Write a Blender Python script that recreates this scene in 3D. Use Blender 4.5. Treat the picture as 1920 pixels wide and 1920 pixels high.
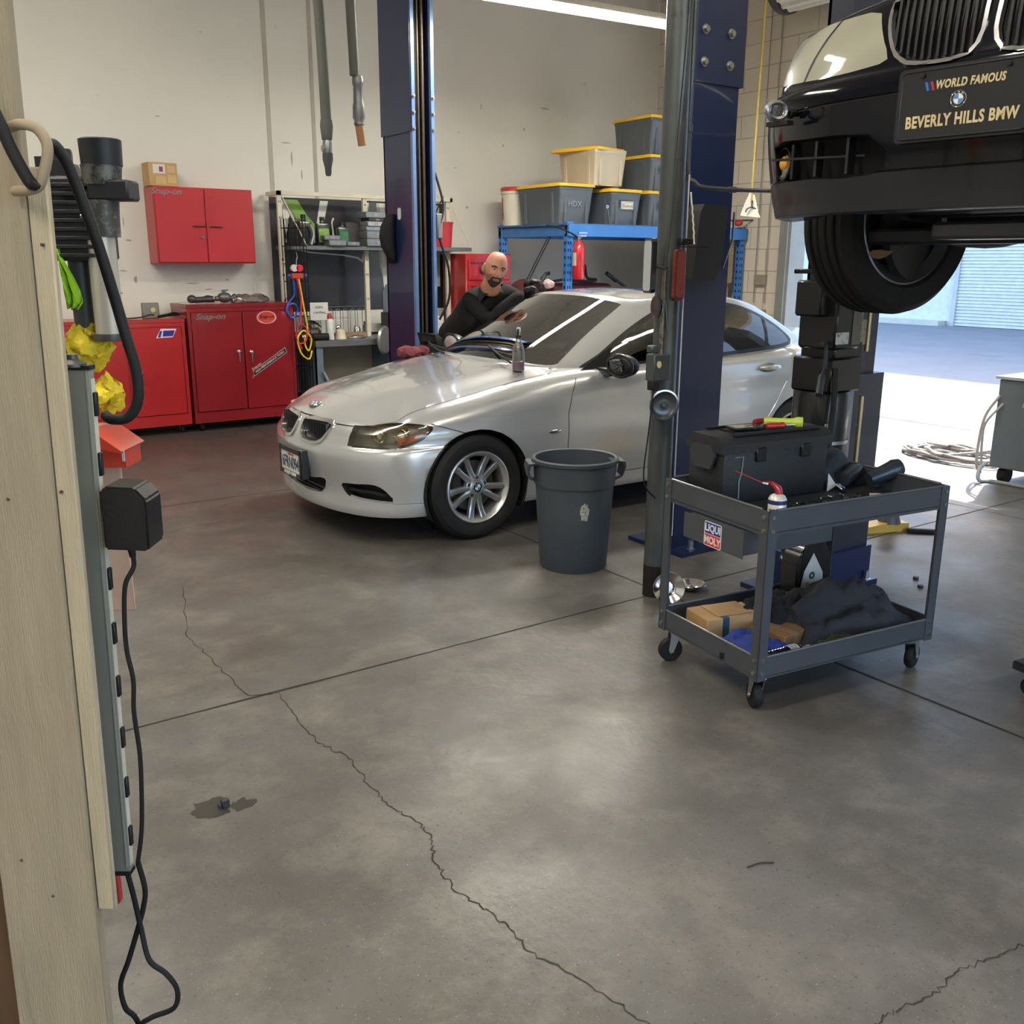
import bpy,bmesh,math,random
from math import sin,cos,pi,radians as rad,sqrt,atan2,hypot
from mathutils import Vector,Matrix,noise
V=Vector
random.seed(7)
S=bpy.context.scene
for o in list(bpy.data.objects): bpy.data.objects.remove(o)
COL=S.collection
# ---------------- camera
cd=bpy.data.cameras.new('camera');cam=bpy.data.objects.new('camera',cd);COL.objects.link(cam);S.camera=cam
cd.sensor_width=36;cd.sensor_fit='HORIZONTAL';cd.lens=36*1777.2/1920;cd.clip_start=.05;cd.clip_end=300
TH=rad(34.832);PI_=rad(14.824);RO=rad(-.2246)
def _cam():
    r=V((1,0,0));f=V((0,cos(PI_),-sin(PI_)));d=V((0,-sin(PI_),-cos(PI_)))
    a=cos(RO)*r+sin(RO)*d;b=-sin(RO)*r+cos(RO)*d
    w=Matrix(((cos(TH),sin(TH),0),(-sin(TH),cos(TH),0),(0,0,1)))
    a,b,f=w@a,w@b,w@f
    m=Matrix((a,-b,-f)).transposed().to_4x4();m.translation=V((0,0,1.603));return m
cam.matrix_world=_cam()
# ---------------- world, sun, exposure
S.view_settings.view_transform='Standard';S.view_settings.look='None';S.view_settings.gamma=1
S.view_settings.use_curve_mapping=False;S.view_settings.exposure=0.55
SUN_AZ=atan2(.42,1);SUN_EL=rad(46)
W=bpy.data.worlds.new('sky');S.world=W;W.use_nodes=True
nt=W.node_tree;nt.nodes.clear();sk=nt.nodes.new('ShaderNodeTexSky');sk.sky_type='NISHITA';sk.sun_disc=False
sk.sun_elevation=SUN_EL;sk.sun_rotation=pi/2-SUN_AZ;sk.altitude=50;sk.air_density=1.0;sk.dust_density=2.0;sk.ozone_density=1.5
bg=nt.nodes.new('ShaderNodeBackground');bg.inputs[1].default_value=1.0
wo=nt.nodes.new('ShaderNodeOutputWorld');hs=nt.nodes.new('ShaderNodeHueSaturation');hs.inputs['Saturation'].default_value=1.05;nt.links.new(sk.outputs[0],hs.inputs['Color']);nt.links.new(hs.outputs[0],bg.inputs[0]);nt.links.new(bg.outputs[0],wo.inputs[0])
sl=bpy.data.lights.new('sun','SUN');sl.energy=8;sl.angle=rad(.6);sl.color=(1,.95,.87)
so=bpy.data.objects.new('sun',sl);COL.objects.link(so)
sd=V((cos(SUN_EL)*cos(SUN_AZ),cos(SUN_EL)*sin(SUN_AZ),sin(SUN_EL)));so.rotation_euler=sd.to_track_quat('Z','Y').to_euler();so.location=sd*30
def area(name,loc,sx,sy,power,col=(1,.96,.88),rot=(0,0,0)):
    l=bpy.data.lights.new(name,'AREA');l.shape='RECTANGLE';l.size=sx;l.size_y=sy;l.energy=power;l.color=col
    o=bpy.data.objects.new(name,l);COL.objects.link(o);o.location=loc;o.rotation_euler=rot;return o
# ---------------- materials
def lin(c):
    if isinstance(c,str):
        c=[int(c[i:i+2],16)/255 for i in (0,2,4)]
    return tuple((x/12.92 if x<=.04045 else ((x+.055)/1.055)**2.4) for x in c)
MATS={}
def M(name,col='888888',rough=.5,metal=0,nz=.08,ns=6,bump=0,bs=60,coat=0,trans=0,ior=1.45,emit=0,spec=.5,dirt=None,ds=3,dt=.6,stretch=None,alpha=1):
    if name in MATS: return MATS[name]
    m=bpy.data.materials.new(name);m.use_nodes=True;nt=m.node_tree;b=nt.nodes['Principled BSDF'];L=nt.links.new
    c=lin(col)
    tc=nt.nodes.new('ShaderNodeTexCoord');mp=nt.nodes.new('ShaderNodeMapping');L(tc.outputs['Object'],mp.inputs[0])
    if stretch: mp.inputs['Scale'].default_value=stretch
    n=nt.nodes.new('ShaderNodeTexNoise');n.inputs['Scale'].default_value=ns;n.inputs['Detail'].default_value=5;L(mp.outputs[0],n.inputs[0])
    r=nt.nodes.new('ShaderNodeValToRGB');r.color_ramp.elements[0].position=.3;r.color_ramp.elements[1].position=.7
    r.color_ramp.elements[0].color=(*[x*(1-nz) for x in c],1);r.color_ramp.elements[1].color=(*[min(1,x*(1+nz)) for x in c],1)
    L(n.outputs[0],r.inputs[0]);out=r.outputs[0]
    if dirt:
        n2=nt.nodes.new('ShaderNodeTexNoise');n2.inputs['Scale'].default_value=ds;n2.inputs['Detail'].default_value=8;n2.inputs['Roughness'].default_value=.7;L(mp.outputs[0],n2.inputs[0])
        r2=nt.nodes.new('ShaderNodeValToRGB');r2.color_ramp.elements[0].position=dt;r2.color_ramp.elements[1].position=min(1,dt+.12)
        r2.color_ramp.elements[0].color=(0,0,0,1);r2.color_ramp.elements[1].color=(1,1,1,1);L(n2.outputs[0],r2.inputs[0])
        mx=nt.nodes.new('ShaderNodeMix');mx.data_type='RGBA';L(r2.outputs[0],mx.inputs['Factor']);L(out,mx.inputs[6]);mx.inputs[7].default_value=(*lin(dirt),1);out=mx.outputs[2]
    L(out,b.inputs['Base Color'])
    b.inputs['Roughness'].default_value=rough;b.inputs['Metallic'].default_value=metal;b.inputs['IOR'].default_value=ior
    b.inputs['Coat Weight'].default_value=coat;b.inputs['Coat Roughness'].default_value=.05;b.inputs['Transmission Weight'].default_value=trans
    b.inputs['Specular IOR Level'].default_value=spec;b.inputs['Alpha'].default_value=alpha
    if emit: L(out,b.inputs['Emission Color']);b.inputs['Emission Strength'].default_value=emit
    if bump:
        n3=nt.nodes.new('ShaderNodeTexNoise');n3.inputs['Scale'].default_value=bs;n3.inputs['Detail'].default_value=4;L(mp.outputs[0],n3.inputs[0])
        bp=nt.nodes.new('ShaderNodeBump');bp.inputs['Strength'].default_value=bump;bp.inputs['Distance'].default_value=.01;L(n3.outputs[0],bp.inputs['Height']);L(bp.outputs[0],b.inputs['Normal'])
    m['b']=1;MATS[name]=m;return m
def glassy(name,tint='d8e0dc',mix=.12,rough=.02):
    if name in MATS: return MATS[name]
    m=bpy.data.materials.new(name);m.use_nodes=True;nt=m.node_tree;nt.nodes.clear();L=nt.links.new
    t=nt.nodes.new('ShaderNodeBsdfTransparent');t.inputs[0].default_value=(*lin(tint),1)
    g=nt.nodes.new('ShaderNodeBsdfGlossy');g.inputs[1].default_value=rough;g.inputs[0].default_value=(1,1,1,1)
    lw=nt.nodes.new('ShaderNodeFresnel');lw.inputs[0].default_value=1.5
    ad=nt.nodes.new('ShaderNodeMath');ad.operation='ADD';ad.inputs[1].default_value=mix;ad.use_clamp=True;L(lw.outputs[0],ad.inputs[0])
    x=nt.nodes.new('ShaderNodeMixShader');o=nt.nodes.new('ShaderNodeOutputMaterial')
    L(ad.outputs[0],x.inputs[0]);L(t.outputs[0],x.inputs[1]);L(g.outputs[0],x.inputs[2]);L(x.outputs[0],o.inputs[0]);MATS[name]=m;return m
# ---------------- mesh helpers
def B(): return bmesh.new()
def box(bm,c,s,rot=None,bev=0,seg=1):
    g=bmesh.ops.create_cube(bm,size=1);vs=g['verts']
    for v in vs: v.co=V((v.co.x*s[0],v.co.y*s[1],v.co.z*s[2]))
    if bev:
        es=list({e for v in vs for e in v.link_edges});r=bmesh.ops.bevel(bm,geom=es,offset=bev,segments=seg,affect='EDGES',profile=.6);vs=list({v for f in r['faces'] for v in f.verts}|{v for v in vs if v.is_valid})
    if rot is not None:
        R=rot if isinstance(rot,Matrix) else Matrix.Rotation(rot,3,'Z')
        for v in vs: v.co=R@v.co
    for v in vs: v.co+=V(c)
    return vs
def b2(bm,x0,x1,y0,y1,z0,z1,bev=0,seg=1): return box(bm,((x0+x1)/2,(y0+y1)/2,(z0+z1)/2),(abs(x1-x0),abs(y1-y0),abs(z1-z0)),None,bev,seg)
def frame(d):
    d=V(d).normalized();a=V((0,0,1)) if abs(d.z)<.95 else V((1,0,0));x=a.cross(d).normalized();return x,d.cross(x),d
def cyl(bm,p0,p1,r0,r1=None,n=20,cap=True):
    p0,p1=V(p0),V(p1);r1=r0 if r1 is None else r1;x,y,_=frame(p1-p0)
    A=[bm.verts.new(p0+(x*cos(t)+y*sin(t))*r0) for t in [2*pi*i/n for i in range(n)]]
    D=[bm.verts.new(p1+(x*cos(t)+y*sin(t))*r1) for t in [2*pi*i/n for i in range(n)]]
    for i in range(n): bm.faces.new((A[i],A[(i+1)%n],D[(i+1)%n],D[i]))
    if cap: bm.faces.new(A[::-1]);bm.faces.new(D)
def spline(pts,k=6,closed=False):
    P=[V(p) for p in pts];n=len(P);out=[]
    rng=range(n if closed else n-1)
    for i in rng:
        a=P[(i-1)%n] if closed or i>0 else P[0]*2-P[1];b=P[i];c=P[(i+1)%n];d=P[(i+2)%n] if closed or i<n-2 else P[-1]*2-P[-2]
        for j in range(k):
            t=j/k;out.append(.5*((2*b)+(c-a)*t+(2*a-5*b+4*c-d)*t*t+(3*b-a-3*c+d)*t**3))
    if not closed: out.append(P[-1])
    return out
def tube(bm,pts,r,n=8,k=0,closed=False):
    P=spline(pts,k,closed) if k else [V(p) for p in pts];N=len(P);rings=[];x=None
    for i,p in enumerate(P):
        if closed: d=P[(i+1)%N]-P[i-1]
        else: d=P[min(i+1,N-1)]-P[max(i-1,0)]
        if d.length<1e-9: d=V((0,0,1))
        d.normalize()
        if x is None: x,y,_=frame(d)
        else:
            x=(x-d*x.dot(d)).normalized();y=d.cross(x)
        rr=r(i/(N-1)) if callable(r) else r
        rings.append([bm.verts.new(p+(x*cos(2*pi*j/n)+y*sin(2*pi*j/n))*rr) for j in range(n)])
    for i in range(N if closed else N-1):
        a,b=rings[i],rings[(i+1)%N]
        for j in range(n): bm.faces.new((a[j],a[(j+1)%n],b[(j+1)%n],b[j]))
    if not closed: bm.faces.new(rings[0][::-1]);bm.faces.new(rings[-1])
def lathe(bm,prof,o=(0,0,0),ax=(0,0,1),n=32,a0=0,a1=2*pi,sx=1,sy=1):
    # prof: list of (r,h)
    x,y,z=frame(ax);o=V(o);full=abs(a1-a0-2*pi)<1e-6;K=n if full else n+1;rings=[]
    for r,h in prof:
        if r<1e-6: rings.append([bm.verts.new(o+z*h)])
        else: rings.append([bm.verts.new(o+z*h+(x*cos(a0+(a1-a0)*i/n)*sx+y*sin(a0+(a1-a0)*i/n)*sy)*r) for i in range(K)])
    for a,b in zip(rings,rings[1:]):
        m=n
        for i in range(m):
            j=(i+1)%K if full else i+1
            if len(a)==1 and len(b)==1: continue
            if len(a)==1: bm.faces.new((a[0],b[j],b[i]))
            elif len(b)==1: bm.faces.new((a[i],a[j],b[0]))
            else: bm.faces.new((a[i],a[j],b[j],b[i]))
def ell(bm,c,r,n=16,m=10,rot=None):
    g=bmesh.ops.create_uvsphere(bm,u_segments=n,v_segments=m,radius=1)
    for v in g['verts']:
        p=V((v.co.x*r[0],v.co.y*r[1],v.co.z*r[2]))
        if rot is not None: p=rot@p
        v.co=p+V(c)
    return g['verts']
def prism(bm,poly,mat,d):
    # poly 2d in (x,y) of matrix; extruded along its z by d
    A=[bm.verts.new(mat@V((x,y,0))) for x,y in poly];D=[bm.verts.new(mat@V((x,y,d))) for x,y in poly];n=len(poly)
    bm.faces.new(A[::-1]);bm.faces.new(D)
    for i in range(n): bm.faces.new((A[i],A[(i+1)%n],D[(i+1)%n],D[i]))
def rrect(w,h,r,k=4,cx=0,cy=0):
    out=[]
    for sx,sy,a in ((1,1,0),(-1,1,90),(-1,-1,180),(1,-1,270)):
        for i in range(k+1):
            t=rad(a+90*i/k);out.append((cx+sx*(w/2-r)+r*cos(t),cy+sy*(h/2-r)+r*sin(t)))
    return out
def mat3(x,y,z,o):
    m=Matrix((V(x),V(y),V(z))).transposed().to_4x4();m.translation=V(o);return m
XZ=lambda o:mat3((1,0,0),(0,0,1),(0,-1,0),o)   # faces -Y
MYZ=lambda o:mat3((0,-1,0),(0,0,1),(-1,0,0),o)  # faces -X
def grid(bm,rows,closed=False,capends=False):
    R=[[bm.verts.new(V(p)) for p in r] for r in rows]
    for a,b in zip(R,R[1:]):
        n=len(a)
        for i in range(n if closed else n-1):
            j=(i+1)%n
            try: bm.faces.new((a[i],a[j],b[j],b[i]))
            except ValueError: pass
    if capends:
        bm.faces.new(R[0][::-1]);bm.faces.new(R[-1])
    return R
def warp(bm,f):
    for v in bm.verts: v.co=V(f(v.co))
def jit(bm,a,s=3,seed=0):
    for v in bm.verts:
        v.co+=noise.noise_vector(v.co*s+V((seed,seed,0)))*a
def ob(name,bm,m,parent=None,smooth=None,loc=None,rot=None,mods=(),**kw):
    me=bpy.data.meshes.new(name)
    if smooth is not False: 
        bmesh.ops.recalc_face_normals(bm,faces=bm.faces)
    bm.to_mesh(me);bm.free()
    for x in (m if isinstance(m,(list,tuple)) else [m]): me.materials.append(x)
    o=bpy.data.objects.new(name,me);COL.objects.link(o)
    ang=rad(smooth if isinstance(smooth,(int,float)) and smooth is not True and smooth is not False else 38)
    if smooth is not False:
        me.shade_smooth() if hasattr(me,'shade_smooth') else None
        if smooth is not True: me.set_sharp_from_angle(angle=ang)
    if loc is not None: o.location=loc
    if rot is not None: o.rotation_euler=rot if isinstance(rot,(tuple,list)) else (0,0,rot)
    if parent: o.parent=parent
    for k,v in kw.items(): o['category' if k=='cat' else k]=v
    return o
def ob2(name,bm,m,parent,**k):
    nb=bm.copy();c={f:f.calc_center_median().y for f in bm.faces}
    bmesh.ops.delete(bm,geom=[f for f in bm.faces if f.calc_center_median().y>0],context='FACES');bmesh.ops.delete(nb,geom=[f for f in nb.faces if f.calc_center_median().y<=0],context='FACES')
    return ob(name,bm,m,parent,**k),ob(name,nb,m,parent,**k)
def emp(name,label,cat,loc=(0,0,0),rot=0,group=None,size=.1):
    o=bpy.data.objects.new(name,None);COL.objects.link(o);o.empty_display_size=size;o.location=loc
    o.rotation_euler=rot if isinstance(rot,(tuple,list)) else (0,0,rot);o['label']=label;o['category']=cat
    if group:o['group']=group
    return o
def struct(name,bm,m,**k): return ob(name,bm,m,kind='structure',**k)
def dup(root,loc=None,rot=None,label=None,group=None,scale=None):
    r=root.copy();COL.objects.link(r)
    if loc is not None:r.location=loc
    if rot is not None:r.rotation_euler=rot if isinstance(rot,(tuple,list)) else (0,0,rot)
    if scale is not None:r.scale=scale
    if label:r['label']=label
    if group:r['group']=group
    def rec(a,b):
        for ch in list(a.children):
            c=ch.copy();COL.objects.link(c);c.parent=b;rec(ch,c)
    rec(root,r);return r
def text(name,s,size,mat4,m,parent=None,ext=.0008,sx=1,bold=0,shear=0,al='CENTER',space=1,**kw):
    cu=bpy.data.curves.new(name,'FONT');cu.body=s;cu.size=size;cu.align_x=al;cu.align_y='CENTER';cu.extrude=ext;cu.offset=bold;cu.shear=shear;cu.space_character=space;cu.resolution_u=3
    t=bpy.data.objects.new(name,cu);COL.objects.link(t);bpy.context.view_layer.update()
    me=bpy.data.meshes.new_from_object(t);bpy.data.objects.remove(t)
    for v in me.vertices: v.co=mat4@V((v.co.x*sx,v.co.y,v.co.z))
    me.materials.clear();me.materials.append(m);o=bpy.data.objects.new(name,me);COL.objects.link(o)
    if parent:o.parent=parent
    for k,v in kw.items():o['category' if k=='cat' else k]=v
    return o
# common materials
black=M('black_plastic','16171a',.45);dark=M('dark_rubber','101012',.7,bump=.2);chrome=M('chrome','d8d8d8',.12,1,.03)
steel=M('bare_steel','9a9b9c',.35,.9,.15,12);white=M('white_plastic','d9d8d2',.5);yel=M('yellow_plastic','e8b92a',.45)
redp=M('red_paint_plain','a51c22',.35,coat=.3);paper=M('paper_white','dcdad0',.8)
# ================= STRUCTURE =================
def floor_mat():
    m=M('concrete_floor','646260',.42,nz=.14,ns=1.3,dirt=None,bump=.12,bs=25);nt=m.node_tree;L=nt.links.new;b=nt.nodes['Principled BSDF']
    tc=nt.nodes['Texture Coordinate'];prev=b.inputs['Base Color'].links[0].from_socket
    def layer(prev,scale,lo,hi,col,amt,detail=9,rough=.72,st=None):
        n=nt.nodes.new('ShaderNodeTexNoise');n.inputs['Scale'].default_value=scale;n.inputs['Detail'].default_value=detail;n.inputs['Roughness'].default_value=rough
        mp=nt.nodes.new('ShaderNodeMapping');mp.inputs['Location'].default_value=(scale*1.7,3.1,0)
        if st: mp.inputs['Scale'].default_value=st
        L(tc.outputs['Object'],mp.inputs[0]);L(mp.outputs[0],n.inputs[0])
        r=nt.nodes.new('ShaderNodeMapRange');r.inputs[1].default_value=lo;r.inputs[2].default_value=hi;r.inputs[4].default_value=amt;L(n.outputs[0],r.inputs[0])
        mx=nt.nodes.new('ShaderNodeMix');mx.data_type='RGBA';L(r.outputs[0],mx.inputs['Factor']);L(prev,mx.inputs[6]);mx.inputs[7].default_value=(*lin(col),1);return mx.outputs[2],r.outputs[0]
    prev,_=layer(prev,.8,.38,.66,'4c4741',.8)
    prev,_=layer(prev,3.5,.48,.72,'8f8a7f',.5)
    prev,_=layer(prev,9,.52,.85,'46423c',.45)
    prev,_=layer(prev,45,.68,.80,'b5b0a3',.45,3)
    prev,f=layer(prev,1.1,.48,.85,'403b36',.6);prev,_=layer(prev,85,.64,.70,'36322e',.55,2,.5);prev,_=layer(prev,150,.68,.74,'b9b4a8',.5,2,.5)
    # the floor colour turns darker and browner toward the far end of the bay
    sp=nt.nodes.new('ShaderNodeSeparateXYZ');L(tc.outputs['Object'],sp.inputs[0])
    n=nt.nodes.new('ShaderNodeTexNoise');n.inputs['Scale'].default_value=.9;n.inputs['Detail'].default_value=6;L(tc.outputs['Object'],n.inputs[0])
    ad=nt.nodes.new('ShaderNodeMath');ad.operation='MULTIPLY_ADD';ad.inputs[1].default_value=2.5;L(n.outputs[0],ad.inputs[0]);L(sp.outputs[1],ad.inputs[2])
    r=nt.nodes.new('ShaderNodeMapRange');r.inputs[1].default_value=5.4;r.inputs[2].default_value=8.5;r.inputs[4].default_value=.7;L(ad.outputs[0],r.inputs[0])
    mx=nt.nodes.new('ShaderNodeMix');mx.data_type='RGBA';L(r.outputs[0],mx.inputs['Factor']);L(prev,mx.inputs[6]);mx.inputs[7].default_value=(*lin('453c38'),1);prev=mx.outputs[2]
    L(prev,b.inputs['Base Color'])
    n=nt.nodes.new('ShaderNodeTexNoise');n.inputs['Scale'].default_value=2.2;n.inputs['Detail'].default_value=10;L(tc.outputs['Object'],n.inputs[0])
    r=nt.nodes.new('ShaderNodeMapRange');r.inputs[1].default_value=.35;r.inputs[2].default_value=.7;r.inputs[3].default_value=.29;r.inputs[4].default_value=.52;L(n.outputs[0],r.inputs[0]);L(r.outputs[0],b.inputs['Roughness'])
    return m
FX0,FX1,FY0,FY1=-3.6,9.0,-4.5,9.7
bm=B();b2(bm,FX0-.2,9.2,FY0-.2,FY1+.2,-.2,0);FL=struct('floor',bm,floor_mat())
dk=M('joint_dark','2a2724',.9)
def ribbon(name,pts,w,m,z=.0012,parent=FL,jag=0,sub=1):
    P=[]
    for a,b in zip(pts,pts[1:]):
        for k in range(sub):
            t=k/sub;x=a[0]+(b[0]-a[0])*t;y=a[1]+(b[1]-a[1])*t
            P.append((x+random.uniform(-jag,jag),y+random.uniform(-jag,jag)))
    P.append(pts[-1]);bm=B();rows=[]
    for i,p in enumerate(P):
        a=P[max(i-1,0)];b=P[min(i+1,len(P)-1)];d=V((b[0]-a[0],b[1]-a[1],0))
        if d.length<1e-6:d=V((1,0,0))
        d.normalize();n=V((-d.y,d.x,0));ww=w*(random.uniform(.5,1.3) if jag else 1)
        rows.append([V((p[0],p[1],z))+n*ww/2,V((p[0],p[1],z))-n*ww/2])
    grid(bm,rows);return ob(name,bm,m,parent,smooth=False)
for pts in ([(-3.6,3.26),(9,3.26)],[(3.18,-4.5),(3.18,9.6)],[(6.1,-4.5),(6.1,9.6)],[(-.2,-4.5),(-.2,9.6)],[(-3.6,6.4),(9,6.4)],[(-3.6,.1),(9,.1)]):
    if pts[0][0] in (6.1,-.2) or pts[0][1] in (.1,): w=.006
    else: w=.011
    ribbon('control_joint',pts,w,dk,jag=.0006,sub=60)
crk=[[(1.234,4.685),(1.056,4.033),(1.061,3.68),(1.066,3.285),(1.167,3.245),(1.149,2.993),(1.14,2.786),(1.184,2.646),(1.16,2.46),(1.159,2.313),(1.184,2.193),(1.183,2.096),(1.134,2.007),(1.114,1.866),(1.132,1.763),(1.148,1.666),(1.142,1.545),(1.192,1.405),(1.216,1.25),(1.25,1.1),(1.23,.9)],
[(2.149,.897),(2.02,.919),(1.916,.938),(1.801,.926),(1.701,.947),(1.629,.951),(1.5,.93)],[(1.395,5.725),(1.57,5.778),(1.85,5.815),(2.127,5.707)]]
for c,w in zip(crk,(.0045,.0045,.0035)): ribbon('floor_crack',c,w,M('crack_dark','3a352f',.95),jag=.008,sub=9)
stm=M('oil_stain','3a3733',.3)
def blot(x,y,r,seed,m=stm,sx=1,n=40,z=.001):
    bm=B();vs=[]
    for i in range(n):
        t=2*pi*i/n;k=r*(1+.6*noise.noise(V((cos(t)*1.6,sin(t)*1.6,seed)))+.2*noise.noise(V((cos(t)*6,sin(t)*6,seed))));vs.append(bm.verts.new((x+k*cos(t)*sx,y+k*sin(t),z)))
    bm.faces.new(vs);return ob('floor_stain',bm,m,FL,smooth=False)
blot(.71,2.60,.055,1);blot(.79,2.57,.035,4)
# slab outside, apron and alley
bm=B();b2(bm,9.2,80,-60,70,-.2,-.003);struct('floor_outside',bm,M('alley_concrete','b3afa6',.75,nz=.1,ns=.8,dirt='8f8a80',ds=.5,dt=.58,bump=.1,bs=20))
bm=B();b2(bm,12.55,24,-60,70,-.15,0);struct('ground_alley',bm,M('alley_shade_tone','6a6b6d',.8,nz=.1,ns=1.2,dirt='5f5f60',ds=.7,dt=.6,bump=.2,bs=30))  # darker ground where the building's shade falls, deepening that shade by colour
ribbon('control_joint',[(9.02,-4.5),(9.02,9.6)],.016,dk,jag=.001,sub=40)
# back wall
def wallmat(name,col,smudge='8d867b'):
    m=M(name,col,.75,nz=.05,ns=.7,bump=.15,bs=30,dirt=smudge,ds=4.5,dt=.66);return m
WH=5.3
wm=wallmat('painted_white_wall','d3d1cb','9f978b')
bm=B();b2(bm,FX0-.2,9.2,9.7,9.9,0,WH);WB=struct('wall_back',bm,wm)
# vertical reveal joint (two grooves beside a panel strip, their shade painted as darker bands)
gm=M('reveal_shadow','aaa59a',.8)
bm=B();b2(bm,3.755,3.80,9.694,9.7,0,WH);struct('trim_1',bm,gm)
bm=B();b2(bm,4.235,4.275,9.694,9.7,0,WH);struct('trim_2',bm,gm)
# scuffs on the wall
sc=M('scuff','a39b8d',.8)
for (x,z,w,h) in [(2.30,1.95,.012,.10),(2.33,1.78,.05,.02),(2.26,1.50,.07,.012),(2.36,1.42,.03,.06),(2.9,1.38,.14,.012),(3.05,1.32,.08,.01),(3.25,1.41,.03,.02),(2.2,1.30,.06,.03),(4.0,2.6,.02,.14),(3.95,2.75,.10,.012),(4.1,2.45,.015,.1),(6.6,2.9,.03,.02),(6.9,3.1,.02,.04),(5.95,2.62,.05,.01),(6.1,2.2,.04,.03),(5.2,2.9,.02,.05),(6.3,3.3,.015,.06),(7.2,3.35,.12,.02),(6.0,3.0,.02,.02),(2.7,2.9,.05,.01)]:
    bm=B();n=14;vs=[]
    for i in range(n):
        t=2*pi*i/n;k=1+.7*noise.noise(V((cos(t)*2,sin(t)*2,x*9)));vs.append(bm.verts.new((x+cos(t)*w/2*k,9.698,z+sin(t)*h/2*k)))
    bm.faces.new(vs);ob('wall_scuff',bm,sc,WB,smooth=False)
# block wall (right) with bay opening
def blockmat():
    m=bpy.data.materials.new('painted_block');m.use_nodes=True;nt=m.node_tree;b=nt.nodes['Principled BSDF'];L=nt.links.new
    tc=nt.nodes.new('ShaderNodeTexCoord');sp=nt.nodes.new('ShaderNodeSeparateXYZ');cb=nt.nodes.new('ShaderNodeCombineXYZ');L(tc.outputs['Object'],sp.inputs[0])
    ax=nt.nodes.new('ShaderNodeMath');ax.operation='ADD';L(sp.outputs[0],ax.inputs[0]);L(sp.outputs[1],ax.inputs[1]);L(ax.outputs[0],cb.inputs[0]);L(sp.outputs[2],cb.inputs[1])
    br=nt.nodes.new('ShaderNodeTexBrick');br.inputs['Scale'].default_value=1;br.inputs['Brick Width'].default_value=.50;br.inputs['Row Height'].default_value=.25;br.inputs['Mortar Size'].default_value=.006;br.inputs['Mortar Smooth'].default_value=.4
    br.inputs['Color1'].default_value=(*lin('d6ccba'),1);br.inputs['Color2'].default_value=(*lin('d1c7b5'),1);br.inputs['Mortar'].default_value=(*lin('ada392'),1);L(cb.outputs[0],br.inputs[0]);L(br.outputs[0],b.inputs['Base Color'])
    bp=nt.nodes.new('ShaderNodeBump');bp.invert=True;bp.inputs['Strength'].default_value=.7;bp.inputs['Distance'].default_value=.006;L(br.outputs['Fac'],bp.inputs['Height']);L(bp.outputs[0],b.inputs['Normal']);b.inputs['Roughness'].default_value=.7;return m
blk=blockmat();DY0,DY1,DH=.6,7.43,3.35
bm=B();b2(bm,9.0,9.2,DY1,9.7,0,WH);b2(bm,9.0,9.2,DY0,DY1,DH,WH);b2(bm,9.0,9.2,FY0,DY0,0,WH);struct('wall_right',bm,blk)
bm=B();b2(bm,8.97,9.23,DY1-.05,DY1,0,DH);b2(bm,8.94,8.99,DY1-.02,DY1+.09,0,DH+.1);b2(bm,8.97,9.23,DY0,DY0+.05,0,DH);struct('trim_3',bm,M('door_frame_grey','8f938f',.5,.3))
# rolled door curtain and drum above the opening
t=emp('rolled_door','pale ribbed roller door curtain coiled above the bay opening, behind the raised dark car','door',(8.9,(DY0+DY1)/2,0))
bm=B();n=64;R0=.27;rows=[]
for s in (-1,1):
    pass
prof=[]
for i in range(n): a=2*pi*i/n;prof.append((R0+(.022 if i%4<2 else 0))*1.0)
rows=[[V((-.32+prof[i]*cos(2*pi*i/n),y,4.42+prof[i]*sin(2*pi*i/n))) for i in range(n)] for y in (-3.3,3.3)]
grid(bm,rows,closed=True,capends=True);ob('curtain_roll',bm,M('ribbed_curtain','cfcdc3',.5,.1,emit=0),t,smooth=20)
for s in (-1,1):
    bm=B();cyl(bm,(-.32,s*3.32,4.42),(-.32,s*3.38,4.42),.31,n=28);ob('end_bracket',bm,M('bracket_grey','5b5c58',.5,.5),t)
# left, near walls and ceiling
bm=B();b2(bm,FX0-.2,FX0,FY0,9.7,0,WH);struct('wall_left',bm,wm)
bm=B();b2(bm,FX0-.2,.2,FY0-.2,FY0,0,WH);b2(bm,5.2,9.2,FY0-.2,FY0,0,WH);b2(bm,.2,5.2,FY0-.2,FY0,4.0,WH);struct('wall_near',bm,wm)
bm=B();b2(bm,FX0-.2,9.2,FY0-.2,9.9,WH,WH+.2);struct('ceiling',bm,M('ceiling_foil','e2ded2',.7))
# ================= OUTSIDE =================
bm=B();b2(bm,24,30,-25,60,-.1,12.6);ow=struct('wall_outside',bm,M('pale_stucco','b4b8bb',.8,bump=.2,bs=12))
t=emp('roller_door','closed white slatted roller door in the pale building across the alley','door',(23.97,11.2,0))
bm=B();rows=[]
for k in range(0,44):
    z=k*.0825
    rows+= [[(0,-2.2,z),(0,2.95,z)],[(-.035,-2.2,z+.02),(-.035,2.95,z+.02)],[(-.035,-2.2,z+.06),(-.035,2.95,z+.06)],[(0,-2.2,z+.07),(0,2.95,z+.07)]]
grid(bm,rows);ob('slatted_curtain',bm,M('slat_white','b5b9b8',.45),t,smooth=20)
bm=B();b2(bm,-.08,0,-2.32,-2.2,0,3.7);b2(bm,-.08,0,2.95,3.07,0,3.7);b2(bm,-.1,0,-2.32,3.07,3.6,3.85);ob('door_frame',bm,M('frame_pale','9a9f9f',.5),t)
bm=B();b2(bm,-.09,-.03,-1.6,-1.2,.12,.17);ob('handle',bm,steel,t)
bm=B();b2(bm,23.6,24,-25,8.8,-.05,.12);b2(bm,23.6,24,14.4,60,-.05,.12);struct('trim_4',bm,M('kerb_concrete','a7a49d',.8))
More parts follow.
